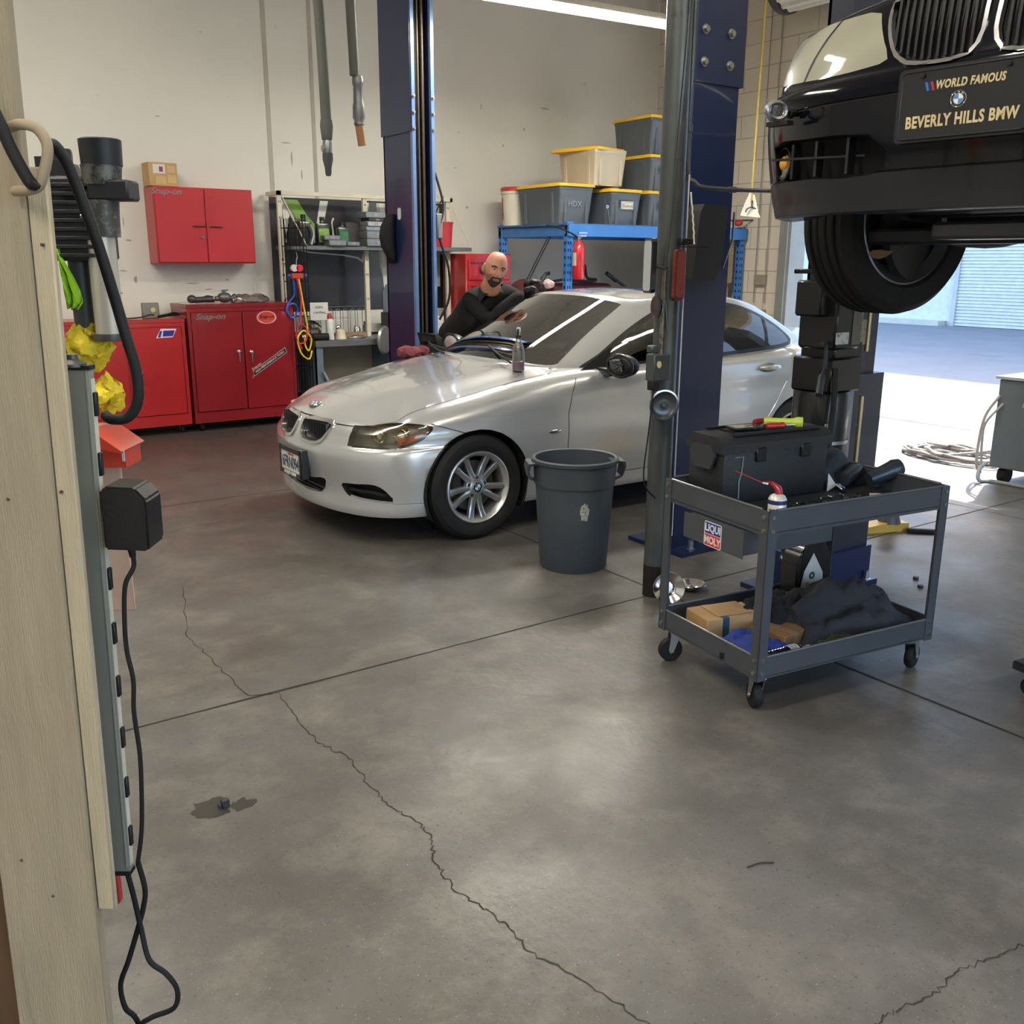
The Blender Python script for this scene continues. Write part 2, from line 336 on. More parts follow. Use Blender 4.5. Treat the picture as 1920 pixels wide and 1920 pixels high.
# ================= CEILING LAMPS, IN VIEW AND ADDED =================
def tube_lamp(loc,rz,label,L=2.44,power=55,group=None):
    t=emp('fluorescent_lamp',label,'lamp',loc,rz,group)
    bm=B();prism(bm,[(-.04,.05),(.04,.05),(.13,-.01),(.13,-.02),(.035,.03),(-.035,.03),(-.13,-.02),(-.13,-.01)],mat3((0,1,0),(0,0,1),(1,0,0),(-L/2,0,0)),L)
    ob('lamp_housing',bm,M('lamp_enamel','c9c5ba',.5),t)
    em=M('tube_glow','fff6dc',.5,nz=0,emit=48)
    for s in (-1,1):
        bm=B();cyl(bm,(-L/2+.03,s*.085,-.012),(L/2-.03,s*.085,-.012),.016,n=12);ob('lamp_tube',bm,em,t)
    for x in (-L/2+.03,L/2-.03):
        bm=B();b2(bm,x-.012,x+.012,-.09,.09,-.035,.02);ob('tube_socket',bm,white,t)
    for x in (-L*.35,L*.35):
        bm=B();tube(bm,[(x-.03,0,.05),(x,0,.25),(x,0,WH-loc[2])],.003,5);tube(bm,[(x+.03,0,.05),(x,0,.25)],.003,5);ob('hanging_chain',bm,steel,t)
    return t
tube_lamp((5.05,6.42,3.52),rad(-4),'twin-tube fluorescent lamp hung on chains over the silver sedan',2.3)

for i,(x,y,z,r,pw) in enumerate(((5.05,6.42,3.46,-4,60),(.6,6.3,4.6,0,36),(2.8,1.2,4.6,0,9),(-.6,2.2,4.6,0,46),(6.9,2.0,4.6,0,8),(3.2,-2.0,4.6,0,30),(-2.2,-1,4.6,0,55))):  # all but the first fixture are added unseen, to fill the room with light
    if i: tube_lamp((x,y,z+.06),rad(r),'added twin-tube fluorescent lamp hung on chains near the ceiling, unseen fill light outside the view',2.3,group='added fill lamps out of view')
    area('lamp_and_fill_light',(x,y,z-.05),2.2,.22,pw*1.2,(1,.96,.89),(0,0,rad(r)))
# ================= CAR TOOLS =================
def crom(a,b,c,d,t): return .5*((2*b)+(c-a)*t+(2*a-5*b+4*c-d)*t*t+(3*b-a-3*c+d)*t**3)
def refine(R,k,axis,mir=False):
    # R: rows x cols of Vectors ; refine along axis (0 rows / 1 cols)
    if axis==0:
        T=[list(x) for x in zip(*R)];T=refine(T,k,1);return [list(x) for x in zip(*T)]
    out=[]
    for r in R:
        n=len(r);o=[]
        for i in range(n-1):
            b,c=r[i],r[i+1]
            a=r[i-1] if i>0 else (V((c.x,-c.y,c.z)) if mir else b*2-c)
            d=r[i+2] if i<n-2 else (V((b.x,-b.y,b.z)) if mir else c*2-b)
            for j in range(k): o.append(crom(a,b,c,d,j/k))
        o.append(r[-1]);out.append(o)
    return out
def lerpt(tab,x):
    if x<=tab[0][0]: return tab[0][1]
    for (a,b),(c,d) in zip(tab,tab[1:]):
        if x<=c:
            t=(x-a)/(c-a);return b+(d-b)*t
    return tab[-1][1]
def smt(tab,x):
    # smooth (monotone-ish) interpolation through catmull-rom on table
    if x<=tab[0][0]: return tab[0][1]
    n=len(tab)
    for i in range(n-1):
        a,b=tab[i];c,d=tab[i+1]
        if x<=c:
            m0=(d-b)/(c-a) if i==0 else (d-tab[i-1][1])/(c-tab[i-1][0])
            m1=(d-b)/(c-a) if i==n-2 else (tab[i+2][1]-b)/(tab[i+2][0]-a)
            h=c-a;t=(x-a)/h
            return (2*t**3-3*t*t+1)*b+(t**3-2*t*t+t)*h*m0+(-2*t**3+3*t*t)*d+(t**3-t*t)*h*m1
    return tab[-1][1]
def cut(bm,f,reg=None):
    """split every face along f(co)=0"""
    val={}
    fs=[x for x in bm.faces if (reg is None or reg(x.calc_center_median()))]
    vs={v for x in fs for v in x.verts}
    for v in vs:
        a=f(v.co);val[v]=0.0 if abs(a)<2e-5 else a
    es={e for x in fs for e in x.edges}
    for e in es:
        a,b=e.verts;va,vb=val[a],val[b]
        if va*vb<0:
            t=va/(va-vb);co=a.co.lerp(b.co,t)
            ne,nv=bmesh.utils.edge_split(e,a,t);val[nv]=0.0
    todo=list(fs)
    extra=set()
    for x in fs: pass
    for x in list({g for x in fs if x.is_valid for g in [x]}):
        z=[v for v in x.verts if val.get(v,1)==0.0]
        if len(z)<2: continue
        L=list(x.verts);n=len(L)
        for i in range(len(z)):
            done=False
            for j in range(i+1,len(z)):
                a,b=z[i],z[j];ia,ib=L.index(a),L.index(b)
                if abs(ia-ib) in (1,n-1): continue
                s1=[val.get(L[(ia+k)%n],0) for k in range(1,(ib-ia)%n)];s2=[val.get(L[(ib+k)%n],0) for k in range(1,(ia-ib)%n)]
                m1=max(s1,key=abs);m2=max(s2,key=abs)
                if m1*m2<0:
                    try: bmesh.utils.face_split(x,a,b);done=True;break
                    except Exception: pass
            if done: break
def sdpoly(P,r=0,corner=None):
    P=[tuple(p) for p in P];n=len(P)
    def f(x,y):
        d=1e9;s=1
        for i in range(n):
            ax,ay=P[i];bx,by=P[i-1];ex,ey=bx-ax,by-ay;wx,wy=x-ax,y-ay
            t=max(0,min(1,(wx*ex+wy*ey)/(ex*ex+ey*ey)));dx,dy=wx-ex*t,wy-ey*t;d=min(d,dx*dx+dy*dy)
            c1,c2,c3=y>=ay,y<by,ex*wy>ey*wx
            if (c1 and c2 and c3) or not(c1 or c2 or c3): s=-s
        return s*sqrt(d)-r
    return f
def roundpoly(P,k=4,closed=True):
    """smooth a control polygon into a closed spline"""
    return [(p.x,p.y) for p in spline([V((a,b,0)) for a,b in P],k,closed=True)]
def sdline(P):
    def f(x,y):
        d=1e9
        for (ax,ay),(bx,by) in zip(P,P[1:]):
            ex,ey=bx-ax,by-ay;wx,wy=x-ax,y-ay;t=max(0,min(1,(wx*ex+wy*ey)/(ex*ex+ey*ey+1e-12)));dx,dy=wx-ex*t,wy-ey*t;d=min(d,dx*dx+dy*dy)
        return sqrt(d)
    return f
def take(bm,pred):
    """move faces satisfying pred(center,normal) to a new bmesh"""
    fs=[f for f in bm.faces if pred(f.calc_center_median(),f.normal)]
    nb=bmesh.new();mp={}
    for f in fs:
        for v in f.verts:
            if v not in mp: mp[v]=nb.verts.new(v.co)
        nf=nb.faces.new([mp[v] for v in f.verts]);nf.smooth=True
    bmesh.ops.delete(bm,geom=fs,context='FACES');return nb
def dupm(bm):
    n=bm.copy();return n
def rim_in(bm,d,scale=.9):
    """give an open patch a recessed copy: extrude boundary by vector d"""
    be=[e for e in bm.edges if len(e.link_faces)==1]
    r=bmesh.ops.extrude_edge_only(bm,edges=be);vs=[g for g in r['geom'] if isinstance(g,bmesh.types.BMVert)]
    for v in vs: v.co+=V(d)
    return vs
def build_shell(plan,rows,ucen,zc,nt=4,kc=4,kr=3,ridge=None,pw=2.2):
    """plan: (u,v) outline; rows: per column list of (inset,z) tables"""
    n=len(plan);N=[]
    for i in range(n):
        a=V((*plan[max(i-1,0)],0));b=V((*plan[min(i+1,n-1)],0))
        if i==0: t=V((0,1,0))
        elif i==n-1: t=V((0,-1,0))
        else: t=(b-a).normalized()
        N.append(V((-t.y,t.x,0)))    # outward: for nose t=(0,1) -> (-1,0)
    R=[]
    for ins,zz in rows:
        R.append([V((plan[i][0]-N[i].x*ins[i],plan[i][1]-N[i].y*ins[i] if 0<i<n-1 else 0,zz[i])) for i in range(n)])
    top=R[-1]
    for j in range(1,nt+1):
        t=j/nt;row=[]
        for i in range(n):
            p=top[i];u=p.x+(ucen[i]-p.x)*t;v=p.y*(1-t);dz=zc(p.x)-p.z
            z=zc(u)-(dz if i not in(0,n-1) else 0)*(1-t)**pw
            if ridge: z+=ridge(u,v)*(1 if t<1 else 0)
            row.append(V((u,v,z)))
        R.append(row)
    R=refine(R,kc,1,mir=True);R=refine(R,kr,0)
    return R
def mirror_shell(R):
    bm=B();n=len(R[0])
    full=[[V((p.x,-p.y,p.z)) for p in r] + [V((p.x,p.y,p.z)) for p in r[::-1]][1:-1] for r in R]
    grid(bm,full,closed=True)
    bmesh.ops.remove_doubles(bm,verts=bm.verts,dist=.0006)
    bmesh.ops.recalc_face_normals(bm,faces=bm.faces)
    c=[f for f in bm.faces if abs(f.calc_center_median().y)>.85];s=sum(f.normal.y*f.calc_center_median().y for f in c)
    if s<0: bmesh.ops.reverse_faces(bm,faces=bm.faces)
    for f in bm.faces:f.smooth=True
    return bm
# ================= SILVER SEDAN =================
plan=[(0,0),(.012,.22),(.052,.45),(.13,.64),(.25,.775),(.42,.85),(.77,.892),(1.15,.90),(1.6,.905),(2.4,.908),(3.1,.908),(3.53,.90),(3.95,.868),(4.25,.79),(4.42,.62),(4.50,.35),(4.52,0)]
rows=[
 ([.16]*17,[.20,.20,.20,.20,.20,.20,.21,.21,.21,.21,.21,.22,.24,.25,.25,.25,.25]),
 ([.025,.025,.03,.035,.04,.045,.045,.05,.055,.055,.055,.045,.04,.04,.04,.04,.04],[.175,.175,.175,.175,.175,.175,.175,.18,.185,.185,.185,.19,.21,.23,.24,.24,.24]),
 ([.03,.03,.03,.028,.024,.02,.016,.025,.035,.035,.035,.02,.02,.02,.02,.02,.02],[.30,.30,.30,.30,.30,.30,.30,.29,.28,.28,.28,.29,.30,.32,.33,.34,.34]),
 ([0,0,0,0,0,0,0,.004,.008,.008,.008,0,0,0,0,0,0],[.47,.47,.47,.465,.46,.455,.44,.43,.42,.42,.42,.44,.47,.50,.50,.50,.50]),
 ([.006,.006,.006,.006,.005,.004,.0,.0,.0,.0,.0,.0,.0,0,0,0,0],[.545,.545,.548,.552,.555,.56,.565,.58,.58,.58,.59,.60,.61,.60,.60,.60,.60]),
 ([.012,.012,.022,.034,.034,.022,.006,.004,.004,.004,.004,.004,.004,.01,.02,.02,.02],[.58,.58,.58,.578,.58,.59,.61,.64,.65,.65,.66,.67,.68,.67,.67,.67,.67]),
 ([.03,.03,.04,.05,.04,.025,.012,.012,.012,.012,.012,.012,.014,.03,.05,.05,.05],[.63,.63,.63,.635,.645,.655,.67,.70,.71,.73,.74,.75,.75,.74,.74,.74,.74]),
 ([.065,.065,.085,.105,.095,.055,.038,.026,.018,.014,.014,.014,.03,.06,.08,.08,.08],[.69,.69,.69,.69,.70,.715,.755,.80,.825,.84,.855,.86,.87,.87,.88,.88,.88]),
 ([.115,.115,.145,.165,.165,.125,.11,.10,.075,.06,.06,.065,.08,.10,.11,.11,.11],[.735,.733,.725,.715,.725,.765,.825,.895,.935,.950,.965,.985,1.01,1.03,1.04,1.05,1.055]),
]
zct=[(0,.70),(.115,.738),(.3,.805),(.6,.878),(.9,.93),(1.3,.985),(2,1.0),(3.5,1.04),(3.95,1.085),(4.35,1.085),(4.42,1.06),(4.52,1.0)]
ucen=[.45,.56,.66,.76,.86,.95,1.05,1.22,1.6,2.4,3.1,3.45,3.7,3.85,3.95,4.02,4.08]
ridge=lambda u,v:(.010*math.exp(-((abs(v)-(.24+.30*max(0,u-.1)/1.2))/.06)**2) if .1<u<1.5 else 0)
RR=build_shell(plan,rows,ucen,lambda u:smt(zct,u),nt=5,kc=5,kr=4,ridge=ridge)
body=mirror_shell(RR)
# greenhouse
gb=[(1.20,0,.985),(1.225,.25,.982),(1.30,.46,.975),(1.46,.63,.955),(1.72,.765,.94),(2.4,.80,.95),(3.0,.795,.965),(3.45,.765,.985),(3.78,.67,1.02),(3.95,.47,1.055),(4.03,.25,1.07),(4.05,0,1.075)]
gr=[(2.04,0,1.392),(2.055,.22,1.388),(2.10,.42,1.372),(2.19,.535,1.348),(2.36,.585,1.352),(2.62,.60,1.368),(2.92,.60,1.362),(3.18,.58,1.335),(3.38,.53,1.30),(3.48,.40,1.295),(3.52,.22,1.31),(3.53,0,1.315)]
def gmid(t,bul):
    out=[]
    for i,(a,b) in enumerate(zip(gb,gr)):
        p=V(a).lerp(V(b),t);c=V((2.6,0,p.z));d=(p-c);d.z=0
        d.normalize();k=bul[i]*4*t*(1-t);out.append(p+d*k)
    return out
bul=[.03,.03,.028,.024,.03,.04,.04,.035,.025,.02,.02,.02]
G=[[V(p)-V((0,0,.05)) for p in gb],[V(p) for p in gb],gmid(.3,bul),gmid(.6,bul),gmid(.85,bul),[V(p) for p in gr]]
for t in (.12,.35,.65,1):
    row=[]
    for p in gr:
        uc=2.3+(p[0]-2.04)/(3.53-2.04)*.9
        u=p[0]+(uc-p[0])*t;v=p[1]*(1-t);zt=smt([(2.04,1.392),(2.3,1.412),(2.6,1.42),(2.9,1.418),(3.2,1.39),(3.53,1.318)],u);ze=p[2]
        e=smt([(2.04,1.392),(2.3,1.412),(2.6,1.42),(2.9,1.418),(3.2,1.39),(3.53,1.318)],p[0])-ze
        row.append(V((u,v,zt-e*(1-t)**2.6)))
    G.append(row)
G=refine(G,5,1,mir=True);G=refine(G,4,0)
green=mirror_shell(G)
sx=lambda p:p.x+abs(p.y)
def wheel(parent,o,side,name='wheel',rimcol='c3c5c7',R=.316,RR_=.218,w=.205,rot=0,style=0):
    """o: hub centre at outer face plane; side=-1 faces -y"""
    e=bpy.data.objects.new(name,None);COL.objects.link(e);e.parent=parent;e.location=o;e.rotation_euler=(pi/2 if side<0 else -pi/2,0,0)  # local z -> outward
    # local z outward
    tm=M('tyre_rubber','1b1b1c',.75,nz=.2,ns=20,bump=.2)
    bm=B();lathe(bm,[(RR_-.004,-w+.012),(RR_+.008,-w),(R-.03,-w-.006),(R-.006,-w+.02),(R,-w/2),(R-.006,-.02),(R-.03,.006),(R-.055,.010),(RR_+.014,.002),(RR_-.004,-.01),(RR_-.006,-w/2)],n=72)
    for k in range(3):
        pass
    ob('tyre',bm,tm,e,smooth=30)
    bm=B()
    for k in (-.052,-.018,.018,.052): lathe(bm,[(R-.007,-w/2+k-.004),(R+.0008,-w/2+k-.0045),(R+.0008,-w/2+k+.0045),(R-.007,-w/2+k+.004)],n=60)
    ob('tread_groove',bm,M('groove_black','070707',.9),e,smooth=30)
    rm=M('alloy_'+rimcol,rimcol,.3,.85,.03,coat=.4)
    bm=B();lathe(bm,[(RR_-.004,.0),(RR_,-.006),(RR_-.004,-.012),(RR_-.022,-.022),(RR_-.030,-.05),(RR_-.034,-w+.03),(RR_-.002,-w+.01),(RR_-.008,-w+.008),(RR_-.042,-w+.03),(RR_-.038,-.05),(RR_-.028,-.014),(RR_-.010,.002),(RR_-.004,0)],n=72)
    # spokes
    for k in range(5):
        a0=rad(270+72*k)+rot
        for s in (-1,1):
            rows=[]
            for t in [i/8 for i in range(9)]:
                r=.040+(RR_-.062)*t;off=s*(.013+.034*t**1.2)
                wd=.0155+.004*(1-t)**2+.005*t**3;z=-.022-.012*sin(pi*t)*.8+.010*t*t
                c,sn=cos(a0),sin(a0);px,py=r*c-off*sn,r*sn+off*c
                nx,ny=-sn,c
                rows.append([V((px-nx*wd,py-ny*wd,z-.028)),V((px-nx*wd,py-ny*wd,z-.004)),V((px-nx*wd*.55,py-ny*wd*.55,z)),V((px+nx*wd*.55,py+ny*wd*.55,z)),V((px+nx*wd,py+ny*wd,z-.004)),V((px+nx*wd,py+ny*wd,z-.028))])
            grid(bm,rows,closed=True,capends=True)
    lathe(bm,[(.0,-.018),(.036,-.018),(.045,-.022),(.072,-.030),(.076,-.055),(0,-.055)],n=40)
    ob('rim',bm,rm,e,smooth=35)
    bm=B()
    for k in range(5):
        a=rad(270+36+72*k)+rot;cyl(bm,(.055*cos(a),.055*sin(a),-.034),(.055*cos(a),.055*sin(a),-.0235),.011,n=12)
    ob('lug_bolt',bm,M('bolt_dark','55565a',.4,.8),e)
    roundel(e,mat3((1,0,0),(0,1,0),(0,0,1),(0,0,-.0175)),.032,'wheel_cap')
    bm=B();lathe(bm,[(.05,-.085),(.15,-.085),(.15,-.105),(.05,-.105)],n=48);ob('brake_disc',bm,M('disc_steel','6d6b68',.4,.8),e)
    bm=B();box(bm,(-.115,.03,-.09),(.07,.15,.06),None,.012);ob('brake_caliper',bm,M('caliper','3a3a3b',.6,.4),e)
    return e
def roundel(parent,m4,r,name='badge'):
    bm=B();n=40
    def ringp(r0,r1,z0,a0=0,a1=2*pi,n=40):
        A=[m4@V((r0*cos(a0+(a1-a0)*i/n),r0*sin(a0+(a1-a0)*i/n),z0)) for i in range(n+1)];D=[m4@V((r1*cos(a0+(a1-a0)*i/n),r1*sin(a0+(a1-a0)*i/n),z0)) for i in range(n+1)];return A,D
    bm=B();rows=[[m4@V((q*r*cos(2*pi*i/n),q*r*sin(2*pi*i/n),z*r)) for i in range(n)] for q,z in ((1,-.15),(1,.06),(.95,.09),(.90,.06))]
    grid(bm,rows,closed=True,capends=True);e=ob(name,bm,chrome,parent)
    bm=B();A,D=ringp(r*.62,r*.92,r*.075);grid(bm,[A,D]);ob('badge_ring',bm,M('roundel_black','101216',.25,coat=1),e,smooth=False)
    bm=B();A,D=ringp(r*.58,r*.64,r*.085);grid(bm,[A,D]);ob('badge_inner_ring',bm,chrome,e,smooth=False)
    for col,nm,ks in (('3f86c9','badge_blue',(1,3)),('e8e8e8','badge_white',(0,2))):
        bm=B()
        for k in ks:
            vs=[bm.verts.new(m4@V((0,0,r*.08)))]+[bm.verts.new(m4@V((r*.6*cos(pi/2*k+pi/2*i/10),r*.6*sin(pi/2*k+pi/2*i/10),r*.08))) for i in range(11)];bm.faces.new(vs)
        ob(nm,bm,M(nm,col,.3,coat=1),e,smooth=False)
    for ch,a in (('B',128),('M',90),('W',52)):
        t=rad(a);mm=m4@Matrix.Translation((r*.77*cos(t),r*.77*sin(t),r*.085))@Matrix.Rotation(t-pi/2,4,'Z');text('lettering',ch,r*.30,mm,M('roundel_letter','e8e8e8',.4),e,ext=.0002)
    return e
def mirrorpoly(P): return P+[(-a,b) for a,b in P[::-1]]
def splitsedan():
    global body,green
    gapm=M('panel_gap','0b0b0c',.8)
    r_front=lambda c:c.x<.62
    HL=roundpoly([(.632,.583),(.636,.626),(.662,.676),(.712,.689),(.832,.695),(1.006,.714),(1.17,.716),(1.315,.700),(1.333,.692),(1.30,.656),(1.247,.622),(1.133,.588),(1.03,.577),(.877,.575),(.731,.575),(.66,.575)],3)
    KD=roundpoly([(.045,.660),(.075,.680),(.16,.686),(.28,.687),(.335,.684),(.350,.672),(.335,.63),(.30,.590),(.25,.573),(.15,.568),(.085,.578),(.055,.61)],3)
    LI=roundpoly(mirrorpoly([(.0,.33),(.2,.343),(.31,.368),(.325,.355),(.29,.29),(.25,.262),(.15,.25),(0,.248)]),2)
    FG=roundpoly([(.54,.352),(.57,.358),(.689,.364),(.864,.372),(.953,.345),(1.013,.298),(1.035,.272),(.967,.264),(.853,.268),(.677,.276),(.60,.290)],3)
    fhl=lambda p,f=sdpoly(HL):f(sx(p),p.z)
    fkd=lambda p,f=sdpoly(KD):f(abs(p.y),p.z)
    fli=lambda p,f=sdpoly(LI):f(p.y,p.z)
    ffg=lambda p,f=sdpoly(FG):f(sx(p),p.z)
    ar=lambda cx:(lambda p:hypot(p.x-cx,p.z-.316)-.347)
    cut(body,fhl,lambda c:c.x<.62 and .55<c.z<.75 and abs(c.y)>.4)
    cut(body,fkd,lambda c:c.x<.25 and .54<c.z<.72 and abs(c.y)<.45)
    cut(body,lambda p:fkd(p)-.018,lambda c:c.x<.25 and .53<c.z<.73 and abs(c.y)<.48)
    cut(body,fli,lambda c:c.x<.3 and .2<c.z<.42 and abs(c.y)<.42)
    cut(body,ffg,lambda c:c.x<.45 and .22<c.z<.42 and abs(c.y)>.35)
    for cx in (.77,3.53): cut(body,ar(cx),lambda c,cx=cx:abs(c.x-cx)<.5 and c.z<.75 and abs(c.y)>.55)
    P={}
    P['arch']=take(body,lambda c,n:(ar(.77)(c)<0 or ar(3.53)(c)<0) and abs(c.y)>.55)
    P['arch'].free()
    P['hl']=take(body,lambda c,n:c.x<.62 and abs(c.y)>.4 and .55<c.z<.75 and fhl(c)<0)
    P['kd']=take(body,lambda c,n:c.x<.25 and .54<c.z<.72 and fkd(c)<0)
    P['ks']=take(body,lambda c,n:c.x<.25 and .53<c.z<.73 and abs(c.y)<.48 and fkd(c)<.018)
    P['li']=take(body,lambda c,n:c.x<.3 and .2<c.z<.42 and abs(c.y)<.42 and fli(c)<0)
    P['fg']=take(body,lambda c,n:c.x<.45 and .22<c.z<.42 and abs(c.y)>.35 and ffg(c)<0)
    # seams
    hp=[(.072,0),(.075,.1),(.085,.25),(.105,.36),(.135,.45),(.175,.53),(.235,.597),(.345,.676),(.50,.712),(.731,.722),(1.04,.742),(1.30,.752),(1.40,.738),(1.43,.71),(1.42,.66),(1.7,.4),(1.8,0)]
    hood=sdpoly(hp+[(a,-b) for a,b in hp[-2:0:-1]])
    fd=sdpoly([(1.56,1.2),(1.56,.95),(1.50,.92),(1.44,.82),(1.41,.70),(1.402,.5),(1.42,.34),(1.45,.30),(1.50,.285),(2.45,.285),(2.47,.42),(2.52,.6),(2.545,.9),(2.55,1.2)])
    rd=sdpoly([(2.55,1.2),(2.545,.9),(2.52,.6),(2.47,.42),(2.45,.285),(3.05,.285),(3.12,.36),(3.2,.52),(3.33,.68),(3.42,.80),(3.45,.90),(3.46,1.2)])
    bl=lambda x,z:(z-(.702+(x-.515)*-.32))*.95
    w=.0028
    S_=[(lambda p:hood(p.x,p.y),lambda c:c.x<1.62 and c.z>.64 and abs(c.y)<.85,w),
        (lambda p:fd(p.x,p.z),lambda c:1.35<c.x<2.65 and abs(c.y)>.72,w),
        (lambda p:rd(p.x,p.z),lambda c:2.4<c.x<3.55 and abs(c.y)>.72,w),
        (lambda p:bl(p.x,p.z),lambda c:.49<c.x<.72 and abs(c.y)>.75 and .6<c.z<.73,w),
        (lambda p:p.z-.262,lambda c:sx(c)>1.02 and c.x<.45 and abs(c.y)>.6 and .2<c.z<.3,.0017)]
    for f,r,w_ in S_:
        cut(body,lambda p:f(p)-w_,r);cut(body,lambda p:f(p)+w_,r)
    P['gap']=take(body,lambda c,n:any(r(c) and abs(f(c))<w_ for f,r,w_ in S_))
    P['hoodf']=hood
    return P,gapm
SP,gapm=splitsedan()
cabin=sdpoly([(1.34,0),(1.38,.40),(1.50,.58),(1.75,.73),(2.4,.765),(3.0,.76),(3.42,.73),(3.72,.62),(3.86,.40),(3.9,0),(3.86,-.40),(3.72,-.62),(3.42,-.73),(3.0,-.76),(2.4,-.765),(1.75,-.73),(1.50,-.58),(1.38,-.40)])
bmesh.ops.delete(body,geom=[f for f in body.faces if f.calc_center_median().z>.9 and cabin(f.calc_center_median().x,f.calc_center_median().y)<0],context='FACES')
CARO=(2.173,5.438,0);CARR=rad(-.508)
car=emp('sedan','silver four-door sedan parked in the middle bay with a worker leaning on its roof','car',CARO,CARR)
paint=M('silver_paint','cbccce',.24,.52,.03,4,coat=1)
trimb=M('trim_black','121316',.4,coat=.3)
# islands of the painted shell -> panels
def islands(bm):
    seen=set();out=[]
    for f in bm.faces:
        if f in seen: continue
        st=[f];seen.add(f);g=[]
        while st:
            x=st.pop();g.append(x)
            for e in x.edges:
                for y in e.link_faces:
                    if y not in seen: seen.add(y);st.append(y)
        out.append(g)
    return out
def panelname(c,n,bb):
    if .3<c.x<1.3 and c.z>.75 and abs(c.y)<.15 and n>60: return 'hood'
    if 1.4<c.x<2.5 and abs(c.y)>.6: return 'front_door'
    if 2.5<=c.x<3.4 and abs(c.y)>.6: return 'rear_door'
    return 'body_shell'
isl=islands(body);groups={}
for g in isl:
    c=V((0,0,0));A=0
    for f in g: a=f.calc_area();c+=f.calc_center_median()*a;A+=a
    if A<.004: nm='body_shell'
    else: nm=panelname(c/A,len(g),None)
    key=(nm,(c/A).y>0 if 'door' in nm else 0);groups.setdefault(key,[]).extend(g)
def sub(bm,fs):
    nb=bmesh.new();mp={}
    for f in fs:
        for v in f.verts:
            if v not in mp: mp[v]=nb.verts.new(v.co)
        nf=nb.faces.new([mp[v] for v in f.verts])
    return nb
PAN={}
for (nm,s),fs in groups.items():
    nb=sub(body,fs)
    # fold the panel edges inwards a little so they have thickness
    be=[e for e in nb.edges if len(e.link_faces)==1]
    r=bmesh.ops.extrude_edge_only(nb,edges=be)
    for v in [g for g in r['geom'] if isinstance(g,bmesh.types.BMVert)]:
        q=v.co; cc=V((q.x*.0+ (2.2 if .4<q.x<4.1 else (.7 if q.x<=.4 else 3.8)),0,.6));d=(cc-q).normalized();v.co+=d*.022
    PAN[(nm,s)]=ob(nm,nb,paint,car,smooth=40)
ob('panel_gap',SP['gap'],gapm,car,smooth=False)
# push the gap strips inwards
gp=[o for o in car.children if o.name.startswith('panel_gap')][0]
for v in gp.data.vertices:
    q=v.co;d=(V((2.2 if q.x>.4 else .7,0,.6))-q).normalized();v.co+=d*.007
# headlights
def patch(bm,side): return take(bm,lambda c,n:(c.y<0)==(side<0))
lensm=glassy('headlamp_lens','dddcd2',.03,.12)
for side in (-1,1):
    q=patch(SP['hl'],side) if side<0 else SP['hl']
    inner=q.copy();lens=ob('headlight',q,lensm,car,smooth=40)
    # bucket: shrink inwards
    cen=V((.30,side*.69,.64));be=[e for e in inner.edges if len(e.link_faces)==1]
    fs=list(inner.faces)
    r=bmesh.ops.extrude_face_region(inner,geom=fs);vs=[g for g in r['geom'] if isinstance(g,bmesh.types.BMVert)]
    for v in vs: v.co+=V((.075,-side*.05,0))*.8
    bmesh.ops.delete(inner,geom=[f for f in fs if f.is_valid],context='FACES')
    ob('lamp_housing',inner,M('lamp_bucket','85837b',.4,.3),lens,smooth=40)
    for (u,v,z,r) in ((.225,.655,.637,.040),(.325,.735,.643,.044)):
        c=V((u+.012,side*(v-.006),z));d=V((-.80,side*.55,0)).normalized()
        bm=B();lathe(bm,[(r,-.045),(r,.0),(r-.006,.003),(r-.009,-.002),(r*.55,-.03),(0,-.035)],o=c,ax=d,n=28);ob('reflector_ring',bm,M('lamp_chrome','d5cfa8',.18,.9),lens)
        bm=B();ell(bm,c-d*.02,(r*.5,r*.5,r*.5));ob('projector',bm,M('projector_glass','d9d6c0',.05,.3,coat=1),lens)
    # amber corner reflector and eyelid
    bm=B();rows=[]
    for t in [i/10 for i in range(11)]:
        s=.92+.36*t
        a=SPL=None
        u=.30+.19*t;vv=.715+.085*t if t>0 else .715
        zt=.700-.004*t;zb=.588+.075*t*t+.02*t
        rows.append([V((u+.018,side*(vv+.012),zb)),V((u+.022,side*(vv+.008),(zb+zt)/2-.01))])
    grid(bm,rows);ob('amber_reflector',bm,M('amber_lens','d0612c',.25,coat=1),lens,smooth=30)
    bm=B();rows=[]
    for t in [i/10 for i in range(11)]:
        u=.19+.29*t;vv=.575+.235*t**.75;rows.append([V((u+.012,side*(vv-.004),.702-.006*(1-t))),V((u+.03,side*(vv-.02),.675))])
    grid(bm,rows);ob('lamp_eyelid',bm,M('amber_eyelid','b8835f',.35),lens,smooth=30)
# kidneys
ks=SP['ks']
for v in ks.verts:
    d=min(1,max(0,(.018-abs(sdpoly([(0,0),(0,0)],0)(0,0)) if False else .018)/.018))
    v.co.x-=.010
be=[e for e in ks.edges if len(e.link_faces)==1];r=bmesh.ops.extrude_edge_only(ks,edges=be)
for v in [g for g in r['geom'] if isinstance(g,bmesh.types.BMVert)]: v.co.x+=.028
ksurr=ob('kidney_surround',ks,M('kidney_frame','c4c4c2',.2,.9,coat=1),car,smooth=50)
kd=SP['kd']
for v in kd.verts: v.co.x+=.022
ob('grille_opening',kd,M('grille_black','08090b',.5),ksurr,smooth=False)
for side in (-1,1):
    bm=B()
    for k in range(14):
        y=.065+.0205*k;zt=.684;zb=.575+(.02 if k in(0,) else 0)+max(0,(y-.26))*.38
        uu=.036+.35*max(0,y-.12)**2*1.2
        b2(bm,uu+.004,uu+.026,side*(y-.003),side*(y+.003),zb,zt-.002)
    ob('grille_bars',bm,M('grille_bar','1c1d20',.35,coat=.5),ksurr)
